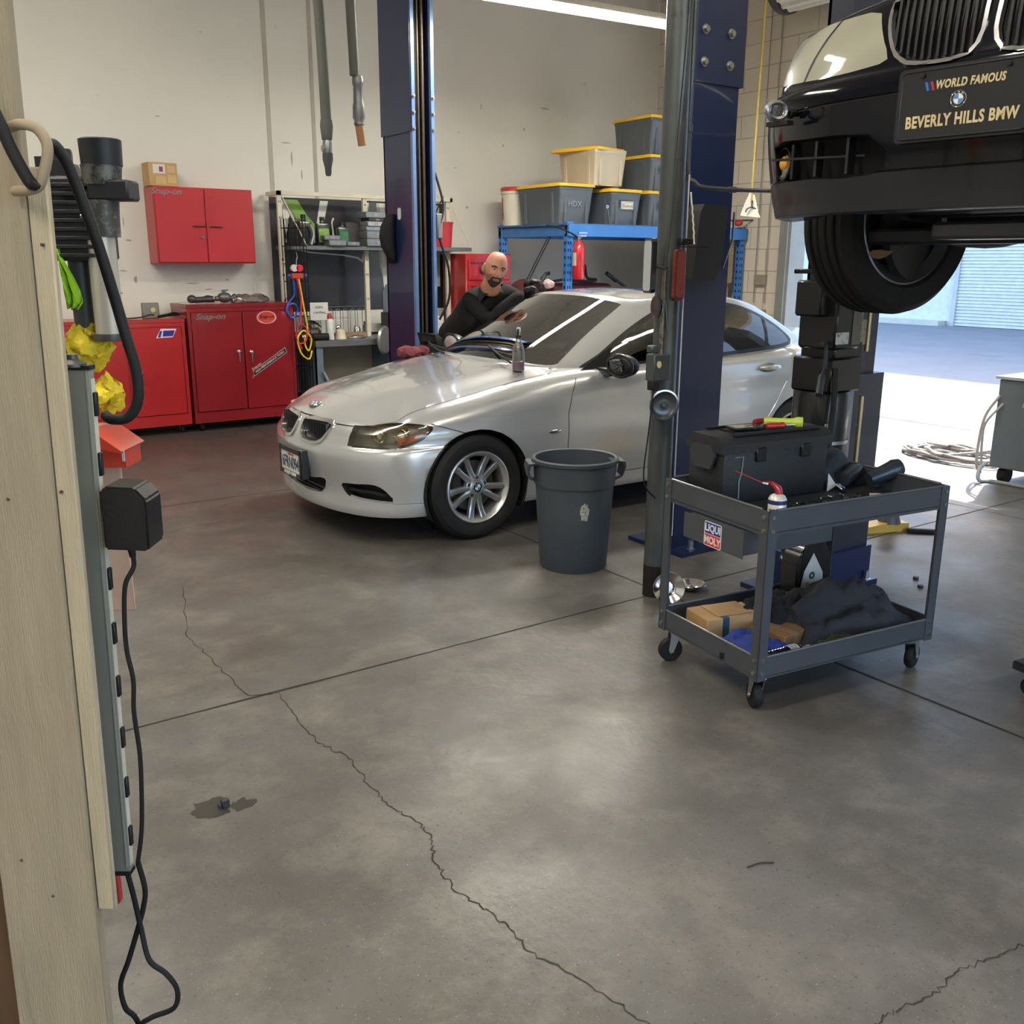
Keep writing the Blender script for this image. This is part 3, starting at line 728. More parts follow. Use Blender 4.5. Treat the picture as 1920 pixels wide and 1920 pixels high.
for nm,key in (('lower_intake','li'),('fog_intake','fg')):
    bm=SP[key];fs=list(bm.faces);be=[e for e in bm.edges if len(e.link_faces)==1]
    r=bmesh.ops.extrude_face_region(bm,geom=fs);vs=[g for g in r['geom'] if isinstance(g,bmesh.types.BMVert)]
    for v in vs: v.co+=V((.06,0,0))
    bmesh.ops.delete(bm,geom=[f for f in fs if f.is_valid],context='FACES')
    if key=='fg':
        for side in (-1,1):
            pts=[V((.098+.02,side*.50,.318)),V((.135,side*.585,.320)),V((.185,side*.665,.318)),V((.232,side*.715,.305))]
            rows=[[p+V((-.004,0,.014)),p+V((.02,0,.017)),p+V((.02,0,-.004)),p+V((-.004,0,-.004))] for p in spline(pts,4)]
            nb=B();grid(nb,rows,closed=True,capends=True);ob('intake_blade',nb,trimb,car)
    else:
        nb=B();b2(nb,.035,.05,-.30,.30,.298,.306);b2(nb,.035,.05,-.27,.27,.275,.281);ob('intake_blade',nb,trimb,car)
    (ob2 if key=='fg' else ob)(nm,bm,M('intake_black','0e0f11',.6),car,smooth=30)
# arch liners, under tray
for cx in (.77,3.53):
    for side in (-1,1):
        bm=B();rows=[]
        for y in (.90 if cx<1 else .90,.875,.56,.56):
            rows.append([V((cx+(.349 if y>.6 else .349)*cos(t),side*y,.316+.349*sin(t))) for t in [rad(-28+236*i/30) for i in range(31)]])
        rows[0]=[V((p.x,side*(.872),p.z)) for p in rows[0]]
        grid(bm,rows[:3]);vs=[bm.verts.new(V((cx+.349*cos(rad(12*i)),side*.56,.316+.349*sin(rad(12*i))))) for i in range(30)];bm.faces.new(vs)
        ob('wheel_arch_liner',bm,M('liner_black','131314',.8),car)
bm=B();b2(bm,.25,4.3,-.72,.72,.19,.24);ob('under_tray',bm,M('tray_black','101011',.9),car)
# greenhouse
WS=roundpoly(mirrorpoly([(.0,1.379),(.22,1.375),(.40,1.358),(.505,1.336),(.535,1.31),(.60,1.10),(.635,.99),(.62,.965),(.45,.988),(.22,.995),(0,.998)]),2)
RW=roundpoly(mirrorpoly([(.0,1.30),(.3,1.285),(.42,1.26),(.50,1.2),(.62,1.08),(.60,1.045),(.4,1.085),(0,1.095)]),2)
SW=roundpoly([(1.575,.938),(1.75,1.02),(1.95,1.13),(2.15,1.225),(2.36,1.300),(2.62,1.335),(2.9,1.335),(3.15,1.302),(3.38,1.225),(3.55,1.13),(3.63,1.06),(3.60,1.015),(3.45,.997),(3.0,.978),(2.4,.960),(1.8,.940)],2)
fws=lambda p,f=sdpoly(WS):f(p.y,p.z);frw=lambda p,f=sdpoly(RW):f(p.y,p.z);fsw=lambda p,f=sdpoly(SW):f(p.x,p.z)
gw=lambda c:c.x<2.25 and not(abs(c.y)>.66);gr_=lambda c:c.x>3.4 and abs(c.y)<.7;gs=lambda c:abs(c.y)>.5 and c.z>.9
cut(green,fws,lambda c:c.x<2.3);cut(green,frw,lambda c:c.x>3.35);cut(green,fsw,gs);cut(green,lambda p:fsw(p)+.026,gs)
for a,b in ((2.485,-.05),(2.565,-.05),(3.30,.35),(3.345,.35)): cut(green,lambda p,a=a,b=b:p.x-(a+b*(p.z-1.1)),lambda c:gs(c) and fsw(c)<0)
SR=sdpoly(rrect(.50,.74,.05,4,2.72,0));cut(green,lambda p:SR(p.x,p.y),lambda c:c.z>1.36)
gwin=take(green,lambda c,n:c.x<2.3 and fws(c)<0 and n.x<-.2)
grw=take(green,lambda c,n:c.x>3.35 and frw(c)<0)
ln=lambda c,a,b:c.x-(a+b*(c.z-1.1))
g1=take(green,lambda c,n:gs(c) and fsw(c)<-.026 and ln(c,2.485,-.05)<0)
g2=take(green,lambda c,n:gs(c) and fsw(c)<-.026 and ln(c,2.565,-.05)>0 and ln(c,3.30,.35)<0)
g3=take(green,lambda c,n:gs(c) and fsw(c)<-.026 and ln(c,3.345,.35)>0)
gf=take(green,lambda c,n:gs(c) and fsw(c)<0)
sro=take(green,lambda c,n:c.z>1.36 and SR(c.x,c.y)<0)
def thick(bm,d=.03):
    be=[e for e in bm.edges if len(e.link_faces)==1];r=bmesh.ops.extrude_edge_only(bm,edges=be)
    for v in [g for g in r['geom'] if isinstance(g,bmesh.types.BMVert)]:
        dd=(V((2.5,0,1.1))-v.co).normalized();v.co+=dd*d
thick(green)
ob('roof_and_pillars',green,paint,car,smooth=50)
glm=glassy('car_glass','6f7f78',.10,.015)
ob('windshield',gwin,glassy('windshield_glass','93a399',.24,.012),car,smooth=60);ob('rear_window',grw,glm,car,smooth=60)
for q,nm in ((g1,'front_side_window'),(g2,'rear_side_window'),(g3,'quarter_window')):
    a=patch(q,-1);ob(nm,a,glm,car,smooth=60);ob(nm,q,glm,car,smooth=60)
thick(gf,.012);ob2('window_trim',gf,trimb,car,smooth=50);ob('sunroof',sro,M('sunroof_glass','1a1f22',.06,0,coat=1),car,smooth=60)
# windshield black border
# wipers
bm=B()
for a,b,c in (((1.25,-.52,.985),(1.36,-.10,1.045),(1.30,-.3,1.01)),((1.19,.20,.99),(1.31,.62,1.02),(1.24,.42,1.0))):
    tube(bm,[V(a)+V((-.02,0,.004)),V(c)+V((-.025,0,.018)),V(b)+V((-.02,0,.015))],.007,6,4);box(bm,(V(a)+V(b))/2+V((-.012,0,.012)),(.012,.46,.02),Matrix.Rotation(-.26,3,'Z'))
ob2('wiper',bm,black,car)
# interior
inm=M('interior_black','191a1c',.7);seatm=M('seat_leather','26272a',.55,bump=.1)
bm=B();b2(bm,1.30,3.9,-.74,.74,.28,.34);b2(bm,1.25,1.70,-.66,.66,.60,.93,.05,2);b2(bm,3.4,3.95,-.62,.62,.5,.98,.05,2)
b2(bm,1.6,3.4,-.79,-.76,.35,.92);b2(bm,1.6,3.4,.76,.79,.35,.92);b2(bm,1.7,2.6,-.1,.1,.34,.6,.03);ob('dashboard_and_tub',bm,inm,car)
for y in (-.37,.37):
    bm=B();box(bm,(2.25,y,.52),(.55,.5,.16),None,.05,3);rt=Matrix.Rotation(rad(18),3,'Y');box(bm,(2.58,y,.83),(.14,.5,.62),rt,.05,3);ob('front_seat',bm,seatm,car)
    bm=B();box(bm,(2.66,y,1.19),(.10,.27,.17),rt,.04,3);cyl(bm,(2.63,y-.06,1.05),(2.66,y-.06,1.15),.007);cyl(bm,(2.63,y+.06,1.05),(2.66,y+.06,1.15),.007);ob('headrest',bm,seatm,car)
bm=B();box(bm,(3.15,0,.50),(.5,1.2,.16),None,.05,3);box(bm,(3.42,0,.80),(.14,1.2,.56),Matrix.Rotation(rad(20),3,'Y'),.05,3)
for y in (-.36,.36): box(bm,(3.48,y,1.10),(.10,.25,.13),None,.04,3)
ob('rear_seat',bm,seatm,car)
bm=B();c=V((1.93,-.37,.90));ax=V((.9,0,.42)).normalized();x,y,_=frame(ax);tube(bm,[c+(x*cos(2*pi*i/28)+y*sin(2*pi*i/28))*.185 for i in range(28)],.015,8,closed=True);ell(bm,c-ax*.02,(.05,.08,.07));
for a in (0,90,180): cyl(bm,c,c+(x*cos(rad(a))+y*sin(rad(a)))*.18,.012,n=6)
ob('steering_wheel',bm,inm,car)
bm=B();box(bm,(1.98,0,1.30),(.03,.24,.065),Matrix.Rotation(.3,3,'Y'),.015,2);cyl(bm,(1.98,0,1.32),(2.03,0,1.37),.012);ob('rear_view_mirror',bm,inm,car)
# door handles
for u,z in ((2.27,.865),(3.19,.882)):
    for s in (-1,1):
        bm=B();ell(bm,(u,s*.905,z),(.085,.012,.034),20,10);h=ob('handle_recess',bm,M('recess_silver','77787a',.4,.7),car)
        bm=B();tube(bm,[(u-.10,s*.900,z+.002),(u-.06,s*.935,z+.004),(u,s*.945,z+.004),(u+.06,s*.938,z+.002),(u+.10,s*.905,z)],lambda t:.012+.004*sin(pi*t),8,4);ob('door_handle',bm,paint,car)
# side repeater badge
for s in (-1,1):
    bm=B();ell(bm,(1.302,s*.897,.603),(.058,.010,.0135),20,8);r_=ob('side_repeater',bm,chrome,car);bm=B();ell(bm,(1.29,s*.904,.603),(.036,.006,.008),16,8);ob('repeater_lens',bm,M('repeater_grey','4e5156',.2,coat=1),r_)
    # door mirror, near one without its cap
for s in (-1,1):
    m_=bpy.data.objects.new('door_mirror',None);COL.objects.link(m_);m_.parent=car;m_.location=(1.72,s*.99,.985)
    hm=black if s<0 else paint
    bm=B();ell(bm,(0.02,s*.02,0),(.075,.115,.068),24,14)
    for v in bm.verts:
        if v.co.x<-.02: v.co.x=-.02-(v.co.x+.02)*-.25
    ob('mirror_shell',bm,hm,m_)
    bm=B();tube(bm,[(-.015,.0+.115*cos(2*pi*i/30)+s*.02,.066*sin(2*pi*i/30)) for i in range(30)],.010,8,closed=True);ob('mirror_rim',bm,trimb,m_)
    bm=B();box(bm,(.01,-s*.14,-.05),(.07,.16,.05),None,.015,2);ob('mirror_arm',bm,trimb,m_)
    if s<0:
        bm=B();random.seed(4)
        for k in range(13): cyl(bm,(-.028,random.uniform(-.08,.05),random.uniform(-.035,.04)),(-.044,random.uniform(-.08,.05),random.uniform(-.035,.04)),random.uniform(.004,.011),n=8)
        box(bm,(-.034,-.01,.0),(.015,.09,.045),None,.005);ob('mirror_mechanism',bm,M('mech_grey','4c4f54',.5,.4),m_)
# mirror sail triangle
for s in (-1,1):
    bm=B();prism(bm,[(1.52,.925),(1.80,.935),(1.86,1.08)],mat3((1,0,0),(0,0,1),(0,-1,0),(0,s*.80+(.012 if s<0 else 0),0)),.012)
    for v in bm.verts: v.co.y=s*(.803-(v.co.z-.93)*.42)+(0 if abs(v.co.y)<.8 else .0)
    ob('mirror_sail',bm,trimb,car)
# badge
bmx=mat3((0,-1,0),V((.93,0,.37)).normalized(),V((-.37,0,.93)).normalized(),(.135,0,.757));roundel(car,bmx,.041)
# plate
pl=bpy.data.objects.new('license_plate',None);COL.objects.link(pl);pl.parent=car;pl.location=(-.035,0,.415);pl.rotation_euler=(0,0,0)
PM=mat3((0,-1,0),(0,0,1),(-1,0,0),(0,0,0))
def pm(x,y,z=0): return PM@Matrix.Translation((x,y,z))
bm=B();b2(bm,-.004,.05,-.165,.165,-.09,.09,.006);ob('plate_bracket',bm,M('bracket_black','1a1b1d',.35,coat=.4),pl)
bm=B();prism(bm,rrect(.300,.150,.012),pm(0,0),.006);ob('plate_face',bm,M('plate_white','d6d6d2',.5,nz=.04,dirt='b9b6ad',ds=14,dt=.6),pl)
bm=B()
for (a,b,c,d) in ((-.163,.163,.058,.088),(-.163,.163,-.088,-.060),(-.163,-.146,-.088,.088),(.146,.163,-.088,.088)):
    vs=box(bm,((a+b)/2,(c+d)/2,.007),(b-a,d-c,.008))
    for v in vs: v.co=PM@v.co
ob('plate_frame',bm,M('frame_gloss_black','0d0e10',.25,coat=.6),pl)
text('registration','6FRN094',.104,pm(0,-.010,.0068),M('plate_navy','20304f',.5),pl,sx=.66,bold=.0009)
text('state_name','California',.026,pm(0,.045,.0068),M('plate_red','b23a3a',.5),pl,shear=.3)
text('frame_text','SHELLY BMW',.026,pm(0,-.0735,.0118),M('frame_letter','e2e2de',.5),pl,sx=1.25,bold=.0008)
for v,yy in ((.77,-.885),(3.53,-.885),(.77,.885),(3.53,.885)):
    wheel(car,(v,yy+(.01 if yy<0 else -.01),.316),-1 if yy<0 else 1)
# tail lamps (seen only from the side)
for s in (-1,1):
    bm=B();ell(bm,(4.33,s*.70,.86),(.16,.09,.085),20,12);ob('tail_lamp',bm,M('tail_red','8a1418',.2,coat=1),car)
# ================= LIFTS, PIPE, BIN =================
bluep=M('lift_blue','17264d',.34,.1,.1,3,coat=.3,dirt='111728',ds=5,dt=.66);darkb=M('lift_dark_navy','1b2233',.4,.1,.12,4,dirt='0e1118',ds=4,dt=.62,coat=.2)
boltm=M('bolt_zinc','a9aaa8',.3,.9)
def bolt(p,d,r,parent,h=.018):
    bm=B();p=V(p);d=V(d).normalized();cyl(bm,p-d*.002,p+d*.004,r*1.5,n=16);cyl(bm,p,p+d*h,r,n=6);return ob('bolt',bm,boltm,parent)
def rel(o,c): return tuple(a-b for a,b in zip(o,c))
# middle bay lift, near column
c0=(3.80,3.90,0)
t=emp('lift_column','near blue steel post of the two-post lift, bolted to the floor behind the grey pipe','lift post',c0)
def R_(x0,x1,y0,y1,z0,z1): return (x0-c0[0],x1-c0[0],y0-c0[1],y1-c0[1],z0,z1)
bm=B();b2(bm,*R_(3.70,4.02,3.72,3.74,.02,4.3),);b2(bm,*R_(3.70,3.715,3.74,3.88,.02,4.3));b2(bm,*R_(4.005,4.02,3.74,3.88,.02,4.3));b2(bm,*R_(3.70,3.76,3.87,3.885,.02,4.3));b2(bm,*R_(3.96,4.02,3.87,3.885,.02,4.3));ob('post',bm,bluep,t)
bm=B();b2(bm,*R_(3.69,4.04,3.708,3.72,2.48,4.3));b2(bm,*R_(4.02,4.04,3.71,3.87,2.48,4.3));ob('extension_plate',bm,bluep,t)
for x in (3.745,3.93):
    for z in (2.575,2.725): bolt((x-c0[0],3.708-c0[1],z),(0,-1,0),.016,t)
bm=B();prism(bm,[(-.13,-.29),(.30,-.29),(.36,-.24),(.36,.16),(-.13,.16)],mat3((1,0,0),(0,1,0),(0,0,1),(0,0,0)),.025);ob('base_plate',bm,bluep,t)
for x in (-.02,.26): bolt((x,-.245,.025),(0,0,1),.016,t,.05)
bm=B();prism(bm,[(-.12,.02),(-.10,.02),(-.12,.32)],XZ((0.02,-.19,0)),-.012);ob('gusset',bm,bluep,t)
bm=B();prism(bm,[(-.10,.0),(.075,.0),(.095,.07),(.095,.34),(.075,.38),(-.09,.38),(-.11,.34)],XZ((0.0,-.182,1.51)),.10);warp(bm,lambda p:V((p.x,p.y+(.05*(1-(p.z-1.51)/.38) if p.y<-.22 else 0),p.z)));ob('latch_cover',bm,M('cover_black','131417',.5),t)
bm=B();tube(bm,[(.145,-.21,1.57),(.175,-.24,1.72),(.178,-.24,1.86)],.006,6);ob('latch_rod',bm,steel,t)
# far column
c0=(4.05,7.3,0)
t=emp('lift_column','far blue steel post of the two-post lift with a black chain channel, beyond the silver sedan bonnet','lift post',c0)
bm=B();b2(bm,-.105,-.085,-.2,.28,.02,4.3);b2(bm,-.105,.095,.26,.28,.02,4.3);b2(bm,.075,.095,-.2,.28,.02,4.3);ob('post',bm,bluep,t)
bm=B();b2(bm,-.12,-.105,-.225,.29,2.6,4.3);ob('extension_plate',bm,bluep,t)
for sx_ in (-.112,.065):
    bm=B();b2(bm,sx_,sx_+.028,-.235,-.2,.02,4.3);ob('edge_flange',bm,M('flange_blue','5d79a8',.3,.2,coat=.4),t)
    for z in (2.62,2.74,2.86): bolt((sx_+.014,-.236,z),(0,-1,0),.010,t)
bm=B();b2(bm,-.075,.065,-.12,-.10,.3,4.2);ob('channel_back',bm,M('channel_black','14161a',.5),t)
for x,r in ((-.05,.010),(-.012,.010),(.03,.014)):
    bm=B();cyl(bm,(x,-.16,.75),(x,-.16,4.2),r,n=10);ob('lift_chain',bm,M('chain_brown','5d5348',.4,.6),t)
bm=B();b2(bm,-.09,.08,-.26,-.14,.62,.86,.01);b2(bm,-.02,.10,-.30,-.24,.66,.84);ob('carriage',bm,M('carriage_grey','75797f',.4,.4),t)
bm=B();b2(bm,-.30,.30,-.28,.36,0,.025);ob('base_plate',bm,bluep,t)
bm=B();prism(bm,rrect(.05,.095,.02),MYZ((-.106,0.02,1.98)),.008);ob('serial_label',bm,M('label_pale','c9ccd2',.5),t)
bm=B();b2(bm,.10,.15,-.25,-.12,1.78,1.98,.008);ob('switch_box',bm,M('switch_grey','6f7277',.5),t)
bm=B();tube(bm,[(.11,-.2,2.3),(.16,-.24,2.05),(.12,-.24,1.86),(.13,-.24,1.75),(.19,-.26,1.55),(.20,-.25,1.3),(.12,-.22,1.12)],.010,8,5);ob('power_cable',bm,dark,t)
# black mat hanging behind the far column
bm=B();rows=[]
for k,(w,z) in enumerate([(.02,1.98),(.06,1.95),(.10,1.88),(.115,1.80),(.10,1.72),(.05,1.64),(.01,1.58)]): rows.append([V((-w*cos(rad(a))*1.0-.0,.06*sin(rad(a)),z)) for a in range(-90,91,20)])
grid(bm,rows);o=ob('welding_jacket',bm,M('jacket_black','17181b',.8,bump=.3,bs=20),loc=(3.93,7.45,0));o['label']='black jacket hanging from the left side of the far lift post';o['category']='jacket'
sol=o.modifiers.new('s','SOLIDIFY');sol.thickness=.02
# second lift (dark) near the cart, with power unit
c0=(3.85,3.0,0)
t=emp('lift_column','dark blue lift post carrying a black hydraulic pump, standing behind the tool cart','lift post',c0)
bm=B();b2(bm,-.115,-.10,-.15,-.04,.02,4.2);b2(bm,-.115,.28,-.055,-.04,.02,4.2);b2(bm,.265,.28,-.15,-.04,.02,4.2);b2(bm,-.115,.05,-.17,-.15,.02,4.2);b2(bm,.20,.28,-.17,-.15,.02,4.2);ob('post',bm,darkb,t)
bm=B();b2(bm,-.125,.34,-.19,-.02,.02,1.08);b2(bm,.05,.20,-.172,-.15,.02,4.2);ob('carriage_sleeve',bm,M('sleeve_navy','2a3040',.4,.2,coat=.3),t)
bm=B();b2(bm,.06,.092,-.205,-.188,.35,1.48);ob('edge_highlight',bm,M('highlight_grey','8e9093',.35,.6),t)  # pale strip paints the highlight along the channel edge
bm=B();b2(bm,-.27,.36,-.26,.10,0,.025);b2(bm,-.15,.34,-.22,.0,.02,.20);ob('base_plate',bm,bluep,t)
for x in (-.2,.3): bolt((x,-.235,.025),(0,0,1),.016,t,.045)
t=emp('hydraulic_power_unit','black electric hydraulic pump with tank and lever, strapped to the dark lift post','pump',(3.575,2.70,0))
bk=M('pump_black','17181b',.35,.2,coat=.3,dirt='2a2622',ds=7,dt=.62)
bm=B();lathe(bm,[(0,.66),(.115,.66),(.125,.68),(.125,1.03),(.118,1.05),(0,1.05)],n=36);ob('oil_tank',bm,bk,t)
bm=B();lathe(bm,[(.126,.82),(.129,.82),(.129,.835),(.126,.835)],n=36);ob('tank_band',bm,steel,t)
bm=B();b2(bm,-.10,.12,-.11,.10,1.05,1.2,.008);b2(bm,-.06,.14,-.09,.09,1.18,1.27,.01);ob('pump_block',bm,bk,t)
bm=B();b2(bm,-.13,.05,-.14,.06,1.24,1.48,.012);ob('motor_box',bm,bk,t)
bm=B();b2(bm,-.19,-.12,-.10,.04,1.38,1.53,.01);ob('switch_box',bm,bk,t)
bm=B();lathe(bm,[(0,1.24),(.085,1.24),(.09,1.26),(.09,1.52),(.075,1.56),(0,1.56)],o=(.12,.02,0),n=30);b2(bm,-.10,.2,-.08,.13,1.555,1.575,.004);ob('motor',bm,bk,t)
for a_,b_ in ((.62,1.02),(1.22,1.5)): bm=B();cyl(bm,(.165,-.09,a_),(.165,-.09,b_),.010);ob('upright_rod',bm,M('brassy_rod','b9a886',.3,.8),t)  # thin upright rods in a pale brassy metal
for (x,y,z,w,h,c) in ((-.06,-.141,1.44,.05,.02,'a8a9a6'),(-.085,-.141,1.29,.085,.05,'c8c9c5'),(.01,-.141,1.36,.06,.20,'6c675e')):
    bm=B();prism(bm,rrect(w,h,.004),XZ((x,y,z)),.002);ob('warning_label',bm,M('lab_'+c,c,.5,dirt='55534e',ds=40,dt=.56),t)
bm=B();b2(bm,.095,.155,-.087,-.084,1.25,1.36);ob('warning_label',bm,M('lab_cream','b0a98f',.6,dirt='5b574d',ds=60,dt=.55),t)
bm=B();b2(bm,-.115,-.055,-.118,-.114,.88,.92);warp(bm,lambda p:p+V((0,0,0)));ob('warning_label',bm,MATS['lab_a8a9a6'],t)
bm=B();tube(bm,[(-.10,-.09,1.20),(-.17,-.12,1.13),(-.22,-.15,1.06)],lambda q:.006 if q<.45 else .016,8,6);cyl(bm,(-.13,-.1,1.16),(-.13,-.1,1.27),.008);cyl(bm,(-.16,-.1,1.27),(-.09,-.1,1.27),.008);ob('release_lever',bm,M('lever_grey','2f3236',.5),t)
bm=B();tube(bm,[(-.08,-.12,1.16),(-.10,-.14,1.0),(-.13,-.15,.8),(-.17,-.13,.74),(-.14,-.05,.68),(-.1,.0,.70)],.013,8,5);ob('hydraulic_hose',bm,dark,t)
# triangle warning plate on the post
o=emp('warning_sign','small white triangular warning sign on the dark lift post','sign',(3.75,2.828,1.64));bm=B();prism(bm,[(-.0,-.05),(.075,-.05),(.01,.06),(0,.06)],XZ((0,0,0)),.003);ob('sign_plate',bm,M('sign_white','c7cacb',.5),o);bm=B();prism(bm,[(.01,-.02),(.05,-.02),(.022,.02)],XZ((0,-.003,-.0)),.001);ob('sign_symbol',bm,M('sign_ink','3b3d40',.6),o)
# grey pipe column with conduit
pm_=M('pipe_grey','4b4f50',.4,.35,.14,5,dirt='23211f',ds=6,dt=.6,coat=.15)
t=emp('support_pipe','tall grey painted steel pipe standing on the floor joint between the bays','pipe',(3.135,3.262,0))
bm=B();cyl(bm,(0,0,0),(0,0,4.2),.057,n=36);ob('pipe',bm,pm_,t)
bm=B();cyl(bm,(0,0,0),(0,0,.16),.0585,n=30,cap=False);ob('black_foot',bm,M('tar_black','121212',.7),t)
bm=B();tube(bm,[(.072,-.02,4.2),(.068,-.022,2.5),(.068,-.022,2.02),(.10,-.04,1.95),(.18,-.06,1.925),(.62,-.07,1.93)],.010,10,6);ob('conduit',bm,pm_,t)
bm=B();cyl(bm,(.30,-.062,1.925),(.34,-.064,1.925),.014);cyl(bm,(.068,-.022,2.16),(.068,-.022,2.19),.014);ob('conduit_coupling',bm,pm_,t)
bm=B();tube(bm,[(.01,-.058,4.2),(.0,-.06,2.8),(-.02,-.06,2.3),(-.045,-.045,1.75),(-.05,-.03,1.55),(-.04,-.05,1.3)],.0045,6,8);ob('stapled_wire',bm,pm_,t)
bm=B();cyl(bm,(-.06,-.035,1.12),(-.055,-.035,1.58),.011);ob('drop_conduit',bm,M('galv','7a7670',.4,.6,dirt='4a443c',ds=20,dt=.5),t)
bm=B();cyl(bm,(.068,-.035,0.3),(.068,-.035,1.98),.0035);ob('white_cord_cover',bm,M('cord_white','cfd0cf',.5),t)
t=emp('outlet_box','small grey outlet box with a cream socket fixed to the pipe','outlet',(3.04,3.215,1.135))
bm=B();b2(bm,-.04,.06,-.03,.03,-.06,.06,.004);b2(bm,-.05,-.0,-.02,.02,.065,.10,.006);ob('box_body',bm,pm_,t)
bm=B();lathe(bm,[(0,0),(.016,0),(.016,.004),(0,.004)],o=(-.012,-.03,.015),ax=(0,-1,0),n=18,sx=.8);ob('socket_face',bm,M('socket_cream','c9b98a',.5),t)
bm=B();b2(bm,-.055,-.01,-.04,-.0,-.10,-.055,.004);tube(bm,[(-.03,-.02,-.10),(-.035,-.02,-.16),(-.05,-.02,-.3),(-.07,-.02,-.48),(-.05,-.02,-.56),(.02,-.01,-.62)],.0035,6,5);ob('plug_and_cord',bm,dark,t)
# things on the pipe
def pipeitem(n,l,c,loc,rot=0): return emp(n,l,c,loc,rot)
t=pipeitem('extension_mirror','tall rectangular black mirror clamped to the left side of the pipe','mirror',(3.005,3.215,1.585),rad(-30))
bm=B();prism(bm,rrect(.085,.235,.02),mat3((.25,-.97,0),(0,0,1),(-.97,-.25,0),(-.012,0,0)),.022);ob('mirror_case',bm,M('mirror_black','1b1c1e',.3,coat=.4),t)
bm=B();prism(bm,rrect(.07,.215,.015),mat3((.25,-.97,0),(0,0,1),(-.97,-.25,0),(-.0345,-.006,0)),.001);ob('mirror_glass',bm,M('mirror_silver','c8d4d8',.05,1,0),t)
bm=B();cyl(bm,(0,0,0),(.05,.03,-.01),.008);ob('mirror_clamp',bm,steel,t)
t=pipeitem('round_mirror','small round black convex mirror below the tall mirror on the pipe','mirror',(3.015,3.205,1.405),rad(-55))
bm=B();lathe(bm,[(0,-.03),(.03,-.025),(.05,-.005),(.052,.004),(.046,.006),(0,.012)],ax=(-.8,-.6,0),n=30);ob('mirror_case',bm,MATS['mirror_black'],t)
t=pipeitem('red_reflector','red oblong trailer reflector lamp wired to the pipe','reflector',(3.118,3.188,1.545),rad(0))
bm=B();prism(bm,[(-.03,-.10),(-.018,-.113),(.018,-.113),(.03,-.10),(.03,.10),(.018,.113),(-.018,.113),(-.03,.10)],XZ((0,0,0)),.02);ob('lens',bm,M('reflector_red','6b241c',.35,nz=.25,ns=60,coat=.5,bump=.5,bs=150),t)
bm=B();prism(bm,rrect(.045,.2,.01),XZ((0,-.021,0)),.003);ob('lens_ribs',bm,M('reflector_red2','7c3226',.5,nz=.35,ns=120,bump=.8,bs=250),t)
t=pipeitem('folding_bracket','black bracket with a white toothed arm hooked on the pipe above the red reflector','bracket',(3.15,3.19,1.70))
bm=B();b2(bm,-.03,.045,-.02,.01,-.025,.005,.004);b2(bm,-.04,.12,-.03,-.02,-.035,-.03);ob('bracket_plate',bm,black,t)
bm=B();rows=[]
for i in range(14):
    z=-.02+.017*i;x=.048-.0028*i;rows.append(V((x+(.004 if i%2 and i>2 and i<10 else 0),-.02,z)))
tube(bm,rows,.004,6);ob('toothed_arm',bm,white,t)
for (z,rr,lb,nm,tilt,loc) in ((.965,.052,'round chrome and black lamp facing out on the pipe','round_lamp',0,(3.065,3.18,.965)),):
    t=pipeitem(nm,lb,'lamp',loc,rad(0))
    d=V((-.45,-.9,0))
    bm=B();lathe(bm,[(0,-.02),(.05,-.018),(.066,-.006),(.071,.004),(.070,.010),(.062,.011),(.056,.003)],ax=d,n=40);ob('lamp_bezel',bm,M('bezel_dark_chrome','8d8f90',.2,.9),t)
    bm=B();lathe(bm,[(0,.006),(.012,.006),(.016,.0),(.045,-.002),(.056,.004)],ax=d,n=36);ob('lamp_face',bm,M('lamp_face_black','5a5b5c',.3,.7),t)
def dish(n,l,loc,ax,r,mt,cat='tray'):
    t=emp(n,l,cat,loc);bm=B();lathe(bm,[(0,0),(r*.45,.002),(r*.6,.008),(r*.9,.028),(r,.034),(r*.98,.036),(r*.88,.031),(r*.58,.012),(r*.44,.006),(0,.004)],ax=ax,n=40);ob('dish',bm,mt,t)
    bm=B();lathe(bm,[(0,.005),(r*.3,.005),(r*.3,.011),(0,.012)],ax=ax,n=24);ob('magnet_centre',bm,chrome,t);return t
dish('parts_dish','polished steel parts dish leaning against the foot of the pipe',(3.10,3.135,.082),(-.5,-.85,.15),.078,chrome)
dish('parts_dish','polished steel parts dish lying flat on the floor beside the pipe foot',(3.33,3.20,.002),(0,0,1),.075,chrome)
# grey bin
t=emp('trash_can','large grey plastic round trash can standing open in front of the silver sedan','trash can',(3.10,3.87,0),rad(-25))
gb_=M('bin_grey','424952',.5,nz=.08,dirt='8a8c89',ds=2.6,dt=.69)
bm=B();lathe(bm,[(0,.006),(.16,.006),(.176,.0),(.182,.01),(.206,.40),(.209,.46),(.216,.462),(.222,.575),(.232,.58),(.234,.597),(.222,.603),(.212,.598),(.205,.46),(.172,.02),(0,.02)],n=72);ob('bin_body',bm,gb_,t)
for s in (0,pi):
    bm=B();c,n_=cos(s),sin(s);x,y=V((c,n_,0)),V((-n_,c,0))
    rows=[]
    for k,(dr,dz,hw) in enumerate(((.212,.585,.075),(.262,.580,.070),(.270,.55,.062),(.258,.50,.05),(.214,.485,.055))):
        rows.append([x*dr+y*hw+V((0,0,dz)),x*(dr-.004)-y*hw+V((0,0,dz)),x*(dr-.014)-y*hw*.9+V((0,0,dz-.012)),x*(dr-.014)+y*hw*.9+V((0,0,dz-.012))])
    grid(bm,[[r[0],r[1],r[2],r[3]] for r in rows],closed=True,capends=True);ob('bin_handle',bm,gb_,t)

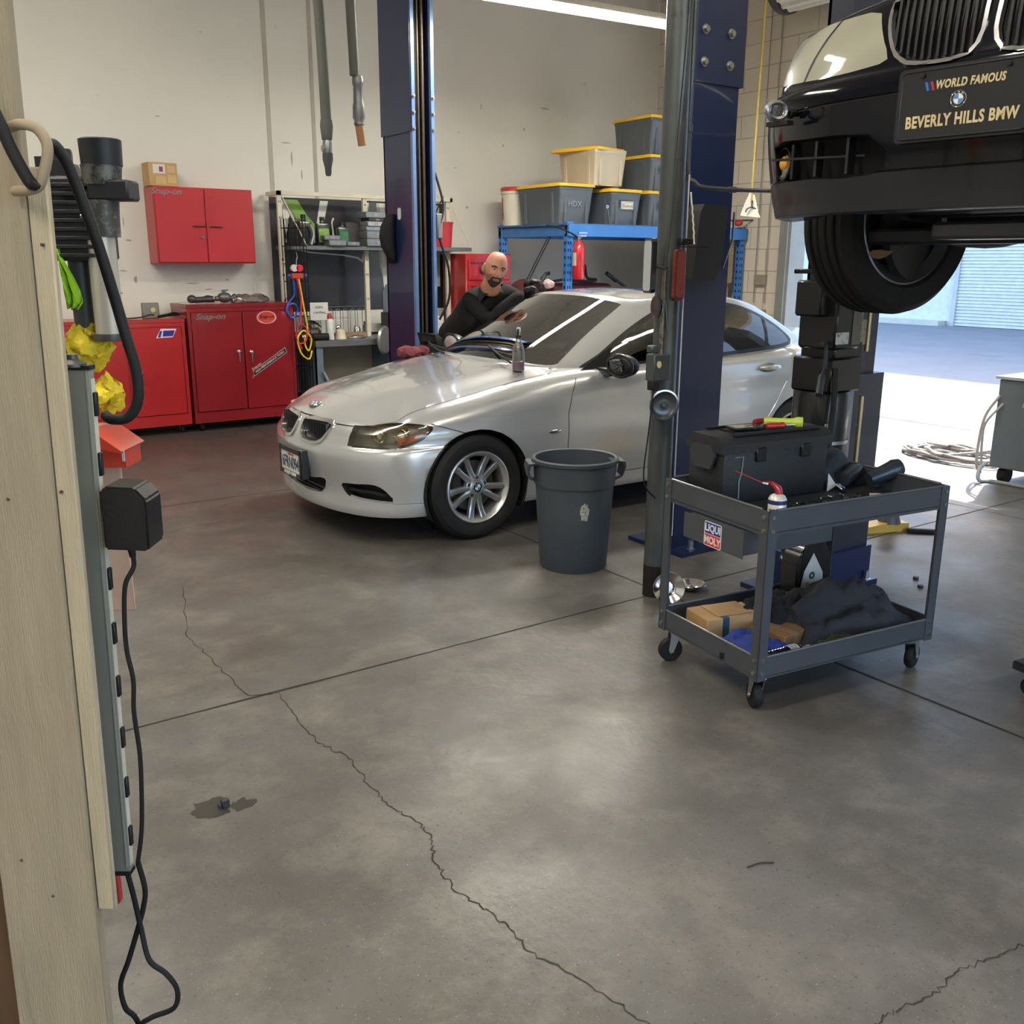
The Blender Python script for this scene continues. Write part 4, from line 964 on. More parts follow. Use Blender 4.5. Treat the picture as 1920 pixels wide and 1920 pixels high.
bm=B();vs=[];random.seed(3)
for i in range(30):
    a=2*pi*i/30;k=1+.5*noise.noise(V((cos(a)*2,sin(a)*2,4)));az=.0+.075*k*cos(a)*1.6;z=.345+.05*k*sin(a)
    an=rad(-113)+az-rad(-25);r=.1725+(.206-.172)*(z-.02)/.40+.004;vs.append(bm.verts.new((r*cos(an),r*sin(an),z)))
bm.faces.new(vs);bn=[o for o in COL.objects if o.name=='trash_can'][0];ob('white_smudge',bm,M('smudge_white','a9aaa4',.7,nz=.25,ns=60,dirt='555a5c',ds=50,dt=.52),bn,smooth=False)
# ================= TOOL CART =================
CO=(2.525,2.08,0);CR=rad(-7.53)
cgm=M('cart_grey','4d5158',.38,.25,.1,5,dirt='6f7072',ds=9,dt=.66,coat=.15);cin=M('cart_inner','2a2c2f',.55,.2,.15,8)
t=emp('tool_cart','grey steel two-shelf tool cart on casters, loaded with tools, before the lift posts','cart',CO,CR);CART=t
Lc,Dc=.91,.60
for i,(x,y) in enumerate(((0,0),(Lc,0),(0,Dc),(Lc,Dc))):
    sx_=1 if x==0 else -1;sy_=1 if y==0 else -1
    bm=B();b2(bm,x,x+sx_*.042,y,y+sy_*.004,.135,.77);b2(bm,x,x+sx_*.004,y,y+sy_*.042,.135,.77);l=ob('leg',bm,cgm,t)
    for z in (.165,.215,.70,.75):
        bolt((x+sx_*.02,y-sy_*.001,z),(0,-sy_,0),.005,l,.004);bolt((x-sx_*.001,y+sy_*.02,z),(-sx_,0,0),.005,l,.004)
for nm,z0,z1,zt in (('top_tray',.68,.772,.695),('bottom_tray',.14,.225,.15)):
    bm=B();e=.004
    b2(bm,e,Lc-e,e,Dc-e,zt-.004,zt);
    for (a,b,c,d) in ((e,Lc-e,e,e+.003),(e,Lc-e,Dc-e-.003,Dc-e),(e,e+.003,e,Dc-e),(Lc-e-.003,Lc-e,e,Dc-e)): b2(bm,a,b,c,d,z0,z1)
    ob(nm,bm,cgm,t)
    bm=B();r=.005
    for a,b in (((.04,.006),(Lc-.04,.006)),((.04,Dc-.006),(Lc-.04,Dc-.006)),((.006,.04),(.006,Dc-.04)),((Lc-.006,.04),(Lc-.006,Dc-.04))):
        cyl(bm,(*a,z1),(*b,z1),r,n=8)
    ob('rolled_rim',bm,M('rim_worn','7b7f82',.3,.7),t)
    bm=B();b2(bm,.02,Lc-.02,.02,Dc-.02,zt,zt+.002);ob('tray_mat',bm,cin,t)
for (x,y,a) in ((.05,.05,70),(Lc-.05,.05,20),(.05,Dc-.05,160),(Lc-.05,Dc-.05,200)):
    c=bpy.data.objects.new('caster',None);COL.objects.link(c);c.parent=t;c.location=(x,y,0);c.rotation_euler=(0,0,rad(a))
    bm=B();lathe(bm,[(0,-.016),(.035,-.016),(.046,-.015),(.05,-.008),(.05,.008),(.046,.015),(.035,.016),(0,.016)],o=(.018,0,.05),ax=(0,1,0),n=32);ob('caster_wheel',bm,dark,c)
    bm=B();b2(bm,-.025,.025,-.025,.025,.125,.14)
    for s in (-1,1): prism(bm,[(-.022,.13),(.022,.13),(.030,.05),(.022,.038),(.010,.042)],XZ((0,s*.021+.0015,0)),.003)
    cyl(bm,(.018,-.026,.05),(.018,.026,.05),.007);ob('caster_fork',bm,M('fork_zinc','b4b5b4',.3,.9),c)
# drawer with sticker
dr=bpy.data.objects.new('drawer',None);COL.objects.link(dr);dr.parent=t;dr.location=(-.028,.30,.63)
bm=B();b2(bm,0,.004,-.21,.13,-.05,.047);b2(bm,.004,.45,-.19,.11,-.045,.045);ob('drawer_box',bm,cgm,dr)
SM=MYZ((0,0,0))
def sm(x,y,z=0): return SM@Matrix.Translation((x,y,z))
sl_=bpy.data.objects.new('sticker',None);COL.objects.link(sl_);sl_.parent=dr;sl_.location=(-.001,-.045,-.003)
bm=B();prism(bm,rrect(.098,.094,.008),sm(0,0),.0012);ob('sticker_border',bm,M('sticker_white','dcdad8',.4,nz=0),sl_)
bm=B();prism(bm,rrect(.090,.042,.004,4,0,.0225),sm(0,0,.0012),.0005);ob('sticker_blue',bm,M('sticker_blue','1f3587',.4),sl_)
bm=B();prism(bm,rrect(.090,.042,.004,4,0,-.0225),sm(0,0,.0012),.0005);ob('sticker_red',bm,M('sticker_red','c8313a',.4),sl_)
text('sticker_word','LIQUI',.038,sm(0,.0225,.0018),MATS['sticker_white'],sl_,bold=.0014,sx=.92,ext=.0003);text('sticker_word','MOLY',.038,sm(0,-.0235,.0018),MATS['sticker_white'],sl_,bold=.0014,sx=.88,ext=.0003)
# ---- items on the cart (top-level), placed with the cart transform
CMX=Matrix.Translation(CO)@Matrix.Rotation(CR,4,'Z')
def cp(x,y,z=.697): return tuple(CMX@V((x,y,z)))
def ci(n,l,c,x,y,z=.697,r=0,group=None): return emp(n,l,c,cp(x,y,z),CR+rad(r),group)
t=ci('tool_case','large black plastic tool case with a recessed end handle, on the cart top shelf','tool case',.10,.37);tcm=M('case_black','26282b',.5,bump=.25,bs=120)
bm=B();b2(bm,0,.53,0,.215,0,.20,.012,2);ob('case_base',bm,tcm,t)
bm=B();prism(bm,[(-.008,.20),(-.008,.235),(.03,.262),(.185,.262),(.223,.235),(.223,.20)],mat3((0,1,0),(0,0,1),(1,0,0),(-.012,0,0)),.555);ob('case_lid',bm,tcm,t)
bm=B();prism(bm,[(.03,.19),(.055,.135),(.155,.135),(.185,.19),(.16,.225),(.055,.225)],mat3((0,1,0),(0,0,1),(-1,0,0),(-.012,0,0)),.012);ob('end_handle',bm,M('case_handle','33363a',.35,coat=.3),t)
bm=B();b2(bm,-.016,-.024 if 0 else -.020,.05,.16,.185,.20);ob('handle_grip',bm,M('grip_light','5a5d61',.35),t)
bm=B();tube(bm,[(.05,-.003,.185),(.09,-.004,.185),(.085,-.004,.12),(.075,-.004,.09),(.078,-.004,.02)],.003,6);ob('corner_trim',bm,M('case_edge','777b80',.4),t)
bm=B();b2(bm,.10,.45,.05,.16,.262,.268);b2(bm,.06,.50,.02,.03,.262,.272);b2(bm,.06,.50,.185,.195,.262,.272);ob('lid_tray',bm,black,t)
for x in (.15,.38):
    bm=B();b2(bm,x,x+.05,-.012,.0,.16,.215,.004);ob('latch',bm,black,t)
t=ci('phone','dark flat phone lying on the tool case lid','phone',.20,.40,.97,-8);bm=B();b2(bm,0,.13,.04,.12,0,.009,.003);ob('phone_body',bm,black,t);bm=B();b2(bm,.006,.124,.045,.115,.009,.0095);ob('screen',bm,M('screen_grey','4b4d50',.08,coat=1),t)
t=ci('flashlight','lime green flashlight lying across the tool case lid','flashlight',.40,.50,.985,-25)
lg=M('lime_green','b5c94a',.35,coat=.4)
bm=B();lathe(bm,[(0,0),(.014,0),(.015,.01),(.015,.10),(.017,.115),(.022,.13),(.022,.15),(.019,.15),(.017,.145)],ax=(1,-.25,0),n=24);ob('flashlight_body',bm,lg,t);bm=B();lathe(bm,[(0,.143),(.0175,.146)],ax=(1,-.25,0),n=24);ob('flashlight_lens',bm,M('lens_white','e7eadf',.2),t)
for k,(x,y,a,c,l) in enumerate(((.35,.50,10,'8e1f28','red screwdriver handle lying on the tool case behind the pliers'),(.36,.44,-12,'b3272f','short red-handled driver lying at the front edge of the case lid'))):
    t=ci('screwdriver',l,'screwdriver',x,y,.985 if k==0 else .978,a);bm=B();lathe(bm,[(0,0),(.010,.002),(.013,.02),(.011,.05),(.013,.075),(.006,.085),(0,.085)],ax=(1,0,0),n=12);ob('grip',bm,M('red_'+c,c,.35,coat=.4),t);bm=B();cyl(bm,(.085,0,0),(.15,0,0),.003);ob('shank',bm,chrome,t)
t=ci('pliers','steel pliers with green grips lying on the tool case lid','pliers',.28,.44,.976,20)
bm=B();tube(bm,[(0,-.012,0),(.05,-.018,0),(.09,-.004,0)],.005,6,4);tube(bm,[(0,.02,0),(.05,.02,0),(.09,.004,0)],.005,6,4);ob('grips',bm,M('green_grip','1f4a35',.4),t);bm=B();ell(bm,(.105,0,0),(.025,.013,.006));ob('jaws',bm,chrome,t)
# spray lubricant can
t=ci('spray_can','white spray can with red nozzle and long red straw at the cart near corner','spray can',.075,.045)
cm=M('can_white','d8d6cc',.35,.2,coat=.3)
bm=B();lathe(bm,[(0,0),(.031,0),(.032,.004),(.032,.105),(.030,.108),(.026,.116),(.014,.122),(0,.122)],n=32);ob('can_body',bm,cm,t)
bm=B();lathe(bm,[(.0325,.088),(.0325,.103)],n=32);ob('blue_band',bm,M('band_navy','26305c',.4),t)
bm=B();lathe(bm,[(.0326,.03),(.0326,.082)],n=12,a0=rad(150),a1=rad(215));ob('logo_panel',bm,M('panel_yellow','d9b52a',.4,dirt='26241c',ds=50,dt=.56),t)
text('logo','WD',.016,mat3(V((.4,-.92,0)),(0,0,1),V((-.92,-.4,0)),V((-.0305,-.0135,.066))),M('ink_black','15161a',.5),t,ext=.0003,bold=.0006)
bm=B();rows=[]
for q,(x,z,r) in enumerate(((.004,.118,.017),(.002,.135,.018),(-.006,.15,.020),(-.022,.16,.017),(-.040,.163,.011),(-.052,.163,.006))): rows.append([V((x*.6+cos(a)*r*.55,x+sin(a)*r*(.9 if q<3 else .4)*-1,z+(cos(a)*r*.45 if q>=3 else 0))) for a in [2*pi*i/14 for i in range(14)]])
grid(bm,rows,closed=True,capends=True);warp(bm,lambda p:V((p.y,-p.x*1.0,p.z)));ob('red_cap',bm,M('nozzle_red','a8262e',.3,coat=.6),t)
bm=B();cyl(bm,(-.05,0,.163),(-.07,.006,.168),.004,.0025);ob('straw_holder',bm,white,t);bm=B();cyl(bm,(-.07,.006,.168),(-.165,.035,.212),.0019,n=8);ob('straw',bm,MATS['nozzle_red'],t)
# wrenches and sockets
random.seed(11)
pro=ci('wrench','chrome combination wrench in the row laid across the cart top shelf','wrench',.20,.10,.700,60,'wrenches on the cart')
bm=B();tube(bm,[(0,0,.003),(.16,0,.003)],.0045,6);lathe(bm,[(.007,0),(.013,0),(.013,.007),(.007,.007),(.007,0)],o=(-.008,0,0),n=16);prism(bm,[(0,-.006),(.012,-.014),(.028,-.011),(.016,-.004),(.016,.004),(.028,.011),(.012,.014),(0,.006)],mat3((1,0,0),(0,1,0),(0,0,1),(.155,0,0)),.006);ob('shaft',bm,chrome,pro)
for k in range(1,11): dup(pro,cp(.20+.042*k,.09+.012*(k%3),.7005),CR+rad(55+random.uniform(-8,8)),scale=(.75+.05*k%.4+.2,)*3)
spro=ci('socket','short chrome socket standing in the rows near the front edge of the cart top','socket',.20,.04,.699,0,'sockets on the cart')
bm=B();lathe(bm,[(.007,0),(.010,0),(.010,.012),(.011,.022),(.008,.022),(.007,.006)],n=14);ob('socket_body',bm,chrome,spro)
for k in range(1,34): dup(spro,cp(.20+.022*(k%17)+.003*(k//17),.040+.032*(k//17),.699),CR,scale=(.8+.03*(k%17),)*3)
t=ci('socket_rail','black socket rails lying along the front of the cart top','tool tray',.14,.12,.698);bm=B()
for q in range(3): b2(bm,0,.52,.03*q,.03*q+.012,0,.01)
ob('rail',bm,black,t)
# air tools, hose and gloves at the far end
t=ci('ratchet','long chrome ratchet resting against the tool case end','ratchet',.66,.30,.72,65);bm=B();tube(bm,[(0,0,0),(.17,0,.015)],lambda q:.010 if q<.5 else .006,8,6);ell(bm,(.19,0,.016),(.024,.016,.010));ob('ratchet_body',bm,chrome,t)
t=ci('ratchet','short chrome ratchet lying flat beside the long one on the cart','ratchet',.72,.22,.705,-30);bm=B();tube(bm,[(0,0,0),(.13,0,.0)],lambda q:.009 if q<.5 else .005,8,6);ell(bm,(.145,0,0),(.020,.014,.009));ob('ratchet_body',bm,chrome,t)
t=ci('sign_card','small white card with a triangle mark leaning on the tool case end','card',.635,.36,.70,0);bm=B();prism(bm,[(0,0),(.05,0.02),(.0,.075)],XZ((0,0,0)),.002);ob('card_face',bm,white,t)
t=ci('air_gun','orange-handled air tool lying behind the tool case on the cart','air tool',.70,.50,.72,-10)
om=M('orange_plastic','b5602a',.45,coat=.3);bm=B();tube(bm,[(0,0,.05),(.05,0,.085),(.12,.02,.10)],lambda q:.016+.006*sin(q*9),10,5);ob('handle',bm,om,t);bm=B();tube(bm,[(.02,0,.03),(.06,.0,.0),(.14,.02,.01)],.015,8,5);ob('tool_body',bm,M('tool_brown','4c3c34',.5),t)
gl=M('glove_dark','2b3036',.7,bump=.4,bs=60)
for k,(x,y,z,r,sc,l) in enumerate(((.84,.50,.80,20,1.25,'rounded dark tool pouch standing at the far end of the cart'),(.90,.42,.735,-10,.8,'bunched dark work glove lying at the far end of the cart'),)):
    t=ci('tool_pouch' if k==0 else 'work_glove',l,'pouch' if k==0 else 'glove',x-.04,y,z-.04*sc,r);bm=B();ell(bm,(0,0,.02),(.07*sc,.045*sc,.055*sc),20,14);ell(bm,(-.07*sc,0,.0),(.06*sc,.04*sc,.05*sc),16,10);ell(bm,(-.10,0,-.0),(.05,.04,.06),16,10);jit(bm,.012,12,k);ob('body',bm,gl,t)
t=ci('drink_tumbler','dark tapered tumbler lying on its side at the far end of the cart','tumbler',.80,.30,.745,-5)
bm=B();lathe(bm,[(0,0),(.028,0),(.036,.10),(.04,.125),(.034,.15),(.02,.158),(0,.158)],ax=(.85,-.1,.28),n=28);ob('tumbler_body',bm,M('tumbler_grey','3a4147',.35,.3),t)
t=ci('drink_tumbler','dark capped bottle leaning beside the lying tumbler at the far cart corner','bottle',.74,.38,.735,10)
bm=B();lathe(bm,[(0,0),(.03,0),(.033,.10),(.02,.125),(.018,.145),(0,.148)],ax=(.9,.1,.20),n=28);ob('bottle_body',bm,MATS['tumbler_grey'],t)
for k in range(5):
    t=ci('wrench','flat spanner lying loose near the far end of the cart front edge','wrench',.55+.06*k,.06+.02*(k%2),.70,5+k*9,'loose spanners on the cart');bm=B();tube(bm,[(0,0,.003),(.12,0,.003)],.004,6);ell(bm,(.125,0,.004),(.013,.010,.004));ob('shaft',bm,chrome,t)
# ---- bottom shelf
bz=.152
card=M('cardboard','b08d62',.8,nz=.08,bump=.1);card2=M('cardboard_brown','8a6540',.8,nz=.1,bump=.1)
def carton(x,y,w,d,h,r,l,m,tape=None,z=bz):
    t=ci('cardboard_box',l,'box',x,y,z,r);bm=B();b2(bm,0,w,0,d,0,h,.002);ob('box_body',bm,m,t)
    if tape:
        bm=B();b2(bm,w*.30,w*.30+.03,-.0012,d+.001,0,h+.0012);ob('packing_tape',bm,M('tape_'+tape,tape,.35,coat=.3),t)
    return t
t=carton(.06,.36,.235,.16,.085,-6,'tan cardboard carton with a dark blue tape stripe on the cart bottom shelf',card,'2c4a63')
bm=B();prism(bm,[(0,0),(.18,0),(.19,.11),(0,.13)],mat3((1,0,0),(0,1,0),(-.1,0,1),(.06,.02,.087)),.002);ob('box_flap',bm,card,t)
carton(.25,.13,.17,.16,.065,12,'crushed brown box wrapped in shiny clear tape on the cart bottom shelf',card2,'8f7a5c')
t=carton(.285,.34,.12,.10,.09,20,'small torn carton with clear tape behind the crushed brown box',card,'c9b59a')
clampx=lambda x,w,q:max(-x+.03,q)
def cloth(n,l,c,x,y,w,d,h,r,m,seed,z=bz,par=None,fold=5):
    t=ci(n,l,c,x,y,z,r);bm=B();N=26;rows=[]
    for i in range(N):
        row=[]
        for j in range(N):
            a,b=i/(N-1)*2-1,j/(N-1)*2-1;q=max(0,1-(a*a)**1.2)*max(0,1-(b*b)**1.2)
            e=noise.noise(V((a*fold*.5,b*fold*.5,seed)));f=abs(noise.noise(V((a*fold,b*fold*.6,seed+7))))
            row.append(V((clampx(x,w,a*w/2*(1+.18*e)),max(-y+.012,b*d/2*(1+.18*noise.noise(V((b*2,a*2,seed+3))))),h*(q**.5)*(.80+.38*f+.45*e)*(1 if q>0 else 0))))
        rows.append(row)
    grid(bm,rows);o=ob('fabric',bm,m,t,smooth=True);return t
cloth('shop_cloth','crumpled royal blue cloth at the left end of the cart bottom shelf','cloth',.16,.20,.22,.26,.075,8,M('cloth_blue','1c3480',.7,nz=.15,bump=.3),2)
cloth('jacket','heap of black and charcoal work jackets filling the cart bottom shelf','jacket',.64,.27,.54,.42,.18,-8,M('cloth_charcoal','2f3138',.85,nz=.15,bump=.5,bs=80),31,fold=5)
t=cloth('jacket','dark fleece jacket with a grey collar spilling over the left side of the heap','jacket',.42,.36,.30,.28,.15,10,M('cloth_black','1c1d21',.9,nz=.15,bump=.6,bs=60),14,fold=6)
bm=B();prism(bm,rrect(.028,.035,.003),mat3((1,0,0),(0,.5,.86),(0,-.86,.5),(.05,-.10,.10)),.002);ob('sewn_label',bm,M('label_grey','87888c',.7),t)
cloth('shop_cloth','olive green rag beside the crushed brown box','cloth',.47,.10,.16,.13,.06,5,M('cloth_olive','47502f',.9,nz=.2,bump=.5),21)
cloth('shop_cloth','dark red rag at the front edge under the jackets','cloth',.56,.06,.22,.08,.025,-4,M('cloth_red','5c1e25',.9,nz=.2,bump=.5),25)
t=ci('oil_jug','black motor oil jug with a white label standing behind the jackets on the cart','oil jug',.72,.525,bz,4)
jm=M('jug_black','1a1c20',.3,coat=.4)
bm=B();prism(bm,[(-.105,0),(.105,0),(.105,.20),(.09,.25),(.045,.285),(.01,.29),(.01,.31),(-.045,.31),(-.045,.285),(-.085,.25),(-.105,.19)],XZ((0,.055,0)),.11);bmesh.ops.bevel(bm,geom=list(bm.edges),offset=.012,segments=3,affect='EDGES');ob('jug_body',bm,jm,t)
bm=B();tube(bm,[(.06,0,.26),(.10,0,.25),(.118,0,.2),(.112,0,.12),(.10,0,.10)],.013,8,4);ob('jug_handle',bm,jm,t);bm=B();cyl(bm,(-.018,0,.305),(-.018,0,.34),.024,n=20);ob('jug_cap',bm,jm,t)
bm=B();prism(bm,[(-.085,.10),(.02,.045),(.055,.06),(.045,.15),(-.02,.245),(-.07,.17)],XZ((0,-.0555,0)),.002);ob('jug_label',bm,M('jug_label','d5d4cd',.5),t)
bm=B();lathe(bm,[(.007,0),(.017,0),(.017,.0015),(.007,.0015)],o=(-.022,-.0577,.145),ax=(0,-1,0),n=20);ob('logo_ring',bm,M('logo_green','2f5a3a',.5),t)
text('logo_word','Castrol',.024,XZ((-.018,-.0578,.108)),M('logo_red','b23b36',.5),t,ext=.0004);text('product_word','EDGE',.034,XZ((-.040,-.0578,.045)),M('edge_white','c9c9c4',.5),t,ext=.0004,bold=.001)
t=ci('water_bottle','clear ribbed plastic water bottle lying at the near corner of the cart bottom shelf','bottle',.10,.055,bz+.033,0)
bm=B();pr=[(0,0),(.028,0),(.031,.006)]
for k in range(9): pr+=[(.032,.012+.014*k),(.0295,.019+.014*k)]
pr+=[(.032,.145),(.028,.165),(.014,.188),(.012,.20),(0,.20)];lathe(bm,pr,ax=(1,.05,0),n=28);ob('bottle_body',bm,glassy('pet_plastic','d5dadb',.18,.05),t)
bm=B();lathe(bm,[(.0326,.095),(.0326,.14)],ax=(1,.05,0),n=28);ob('bottle_label',bm,M('bottle_label','b6bcc0',.5,nz=.3,ns=60),t);bm=B();lathe(bm,[(0,.198),(.0145,.198),(.0145,.213),(0,.213)],ax=(1,.05,0),n=18);ob('bottle_cap',bm,white,t)
for k,(x,y,r,l) in enumerate(((.05,.13,-60,'black bit case lying beside the water bottle'),(.04,.19,-50,'black box with pale lettering strips under the blue cloth'))):
    t=ci('bit_case',l,'case',x,y,bz,r);bm=B();b2(bm,-.04,.08,-.03,.03,0,.03,.004);ob('case_body',bm,black,t);bm=B();b2(bm,-.03,.07,-.012,-.004,.03,.0305);b2(bm,-.03,.04,.008,.014,.03,.0305);ob('lettering_strip',bm,M('strip_pale','b9bab6',.5),t)
# ================= BACK WALL AREA =================
redm=M('cabinet_red','831820',.33,.0,.12,3,coat=.4,dirt='5e1016',ds=3,dt=.66);redb=M('cabinet_red_bright','a51e22',.33,0,.08,3,coat=.4,dirt='7e171b',ds=3,dt=.68)
redw=M('wall_cabinet_red','b02a34',.4,0,.06,3,coat=.3)
ltr=M('silver_letter','857d7a',.35,.5)
def handle(par,x,y,z):
    bm=B();lathe(bm,[(0,0),(.018,0),(.018,.014),(.008,.02),(0,.02)],o=(x,y,z),ax=(0,-1,0),n=18);rows=[]
    cyl(bm,(x,y-.02,z),(x+.002,y-.022,z-.10),.011,.005,n=10);ell(bm,(x,y-.02,z),(.017,.012,.018));ob('handle',bm,chrome,par)
def floor_cab(o,W_,D_,H_,m,label,doors,open_top=False):
    t=emp('tool_cabinet',label,'cabinet',o)
    bm=B();b2(bm,0,W_,.02,D_,.09,H_-.03);b2(bm,-.005,W_+.005,.0,D_,H_-.035,H_,.004);b2(bm,0,W_,.004,.03,.085,.19);b2(bm,0,.03,.004,.03,.19,H_-.03);b2(bm,W_-.03,W_,.004,.03,.19,H_-.03);b2(bm,.03,W_-.03,.004,.03,H_-.07,H_-.03);ob('cabinet_body',bm,m,t)
    for x in (.08,W_-.08):
        for y in (.08,D_-.08):
            bm=B();lathe(bm,[(0,-.015),(.034,-.015),(.038,-.01),(.038,.01),(.034,.015),(0,.015)],o=(x,y,.038),ax=(1,0,0),n=22);c=ob('caster_wheel',bm,dark,t);bm=B();prism(bm,[(-.03,.09),(.03,.09),(.008,.03),(-.008,.03)],MYZ((x-.018,y,0)),.003);b2(bm,x-.03,x+.03,y-.03,y+.03,.08,.09);ob('caster_plate',bm,steel,c)
    out=[]
    for (a,b,hx,hz) in doors:
        bm=B();b2(bm,a,b,-.008,.012,.195,H_-.075,.003);d=ob('door',bm,m,t);out.append(d)
        if hx is not None: handle(d,hx,-.008,hz)
        for z in (.30,H_-.2):
            bm=B();cyl(bm,(b+.006 if hx is not None and hx<(a+b)/2 else a-.006,-.006,z-.03),(b+.006 if hx is not None and hx<(a+b)/2 else a-.006,-.006,z+.03),.005,n=8);ob('hinge',bm,m,d)
    return t,out
def logo_text(par,x,y,z,s,m=ltr,nm='logo'): text(nm,'Snap-on',s,XZ((x,y,z)),m,par,shear=.35,bold=s*.02,sx=1.15,ext=.002)
t,d=floor_cab((1.52,9.12,0),1.10,.50,1.075,redb,'bright red two-door rolling tool cabinet, the left one of the pair by the wall',((.04,.56,None,0),(.60,1.06,.665,.60)))
bm=B();prism(bm,[(-.09,-.035),(.06,-.03),(.10,.045),(-.04,.05),(-.055,.025)],XZ((.92,-.0085,.94)),.001);s_=ob('sticker',bm,M('decal_white','d4d3dc',.4),d[1])
bm=B();prism(bm,[(-.03,-.022),(.06,-.02),(.085,.032),(-.02,.032)],XZ((.92,-.0098,.94)),.0006);ob('sticker_blue',bm,M('decal_blue','2b2d86',.4),s_);bm=B();prism(bm,[(-.075,-.028),(-.05,-.028),(-.03,.03),(-.05,.03)],XZ((.92,-.0098,.94)),.0006);ob('sticker_one',bm,MATS['decal_blue'],s_)
t,d=floor_cab((2.645,9.10,0),1.04,.52,1.20,redm,'dark red two-door rolling tool cabinet, the taller right one of the pair',((.035,.515,.46,.75),(.525,1.005,.585,.74)))
logo_text(d[0],.21,-.010,1.085,.075)
bm=B();lathe(bm,[(.085,0),(.10,0),(.10,.001),(.085,.001),(.085,0)],o=(.76,-.0085,1.065),ax=(0,-1,0),n=40);e=ob('oval_decal',bm,M('decal_cream','cf9d96',.4),d[1]);
for v in e.data.vertices: v.co.z=1.065+(v.co.z-1.065)*.62
bm=B();lathe(bm,[(0,0),(.084,0),(.084,.0006),(0,.0006)],o=(.76,-.0085,1.065),ax=(0,-1,0),n=40);e2=ob('oval_field',bm,M('decal_red','c43a33',.4),e)
for v in e2.data.vertices: v.co.z=1.065+(v.co.z-1.065)*.62
text('oval_logo','Snap-on',.045,XZ((.76,-.0096,1.072)),M('ink_dark2','241414',.5),e,shear=.3,bold=.001,ext=.0003)
text('oval_small_words','WITH PERFORMANCE TOOLS',.010,XZ((.76,-.0096,1.030)),MATS['decal_cream'],e,ext=.0003)
A_=Matrix.Translation((.765,-.0088,.635))@Matrix.Rotation(pi/2,4,'X')@Matrix.Rotation(rad(32),4,'Z')
bm=B();prism(bm,[(-.20,-.026),(.20,-.026),(.21,.026),(-.19,.026)],A_,.0006);s_=ob('slanted_decal',bm,M('decal_frame','cfc3bf',.4),d[1])
bm=B();prism(bm,[(-.195,-.022),(.196,-.022),(.205,.022),(-.186,.022)],A_@Matrix.Translation((0,0,.0007)),.0006);ob('decal_field',bm,M('decal_dark','2a1214',.4),s_)
text('decal_words','HIGH PERFORMANCE TOOLS',.030,A_@Matrix.Translation((0,0,.0015)),MATS['decal_frame'],s_,sx=.9,bold=.0006,ext=.0003)
text('decal_words','Snap-on',.034,A_@Matrix.Translation((-.14,.042,.0008)),MATS['decal_frame'],s_,ext=.0003,shear=.3)
bm=B();prism(bm,[(-.25,-.03),(-.21,-.03),(-.12,.035),(-.15,.035)],A_,.0006);ob('decal_stripe',bm,M('decal_stripe','b04a48',.4),s_)
# wall cabinet
t=emp('wall_cabinet','red two-door metal cabinet mounted on the white wall','cabinet',(2.51,9.40,1.57))
bm=B();b2(bm,0,.94,.012,.3,0,.69,.003);ob('cabinet_body',bm,redw,t)
for k,(a,b) in enumerate(((.012,.466),(.474,.928))):
    bm=B();b2(bm,a,b,-.004,.014,.012,.678,.003);dd=ob('door',bm,redw,t)
    bm=B();x0=.335 if k==0 else .50;b2(bm,x0,x0+.125,-.022,-.014,.335,.347,.002);b2(bm,x0+.005,x0+.012,-.016,-.004,.336,.346);b2(bm,x0+.112,x0+.119,-.016,-.004,.336,.346);ob('handle',bm,chrome,dd)
    if k==0: bm=B();lathe(bm,[(0,0),(.014,0),(.012,.012),(0,.012)],o=(.43,-.004,.24),ax=(0,-1,0),n=14);b2(bm,.405,.43,-.02,-.014,.236,.244);ob('lock',bm,steel,dd);logo_text(dd,.12,-.006,.645,.075)
t=emp('cardboard_box','worn cardboard carton with a pasted label standing on the wall cabinet','box',(2.50,9.43,2.262),rad(2));bm=B();b2(bm,0,.26,0,.2,0,.205,.003);ob('box_body',bm,M('carton_tan','b3946a',.8,nz=.1,bump=.2),t)
bm=B();b2(bm,.04,.15,-.0012,0,.11,.19);l=ob('box_label',bm,M('label_paper','cfcdc8',.7),t);bm=B();b2(bm,.095,.13,-.0018,-.001,.125,.17);ob('label_print',bm,M('print_plum','7d3a5c',.6),l);bm=B();b2(bm,.17,.245,-.0012,0,.03,.1);b2(bm,.17,.24,-.0012,0,.12,.18);b2(bm,.06,.15,-.0012,0,.02,.085);ob('box_label',bm,M('label_tan','c2a473',.7),t)
# things on the floor cabinets
t=emp('outlet_box','grey outlet box with a cord plugged in, on the left red cabinet','outlet',(2.30,9.30,1.076));bm=B();b2(bm,0,.15,0,.05,0,.14,.005);ob('box_body',bm,M('box_galv','83857f',.4,.5),t);bm=B();lathe(bm,[(0,0),(.022,0),(.022,.003),(0,.003)],o=(.095,0,.075),ax=(0,-1,0),n=18);ob('socket_face',bm,MATS['socket_cream'],t);bm=B();tube(bm,[(.09,-.02,.03),(.05,-.05,.035),(-.02,-.08,.02),(-.1,-.06,.008),(-.16,-.07,.006)],.006,6,5);ob('power_cord',bm,dark,t)
t=emp('antenna_rod','thin upright metal rod standing on the left red cabinet against the wall','rod',(2.13,9.5,1.075));bm=B();cyl(bm,(0,0,0),(.02,.02,.64),.005,.003,n=8);lathe(bm,[(0,0),(.03,0),(.03,.008),(0,.01)],n=16);ob('rod',bm,M('rod_grey','5d5a55',.5,.6),t)
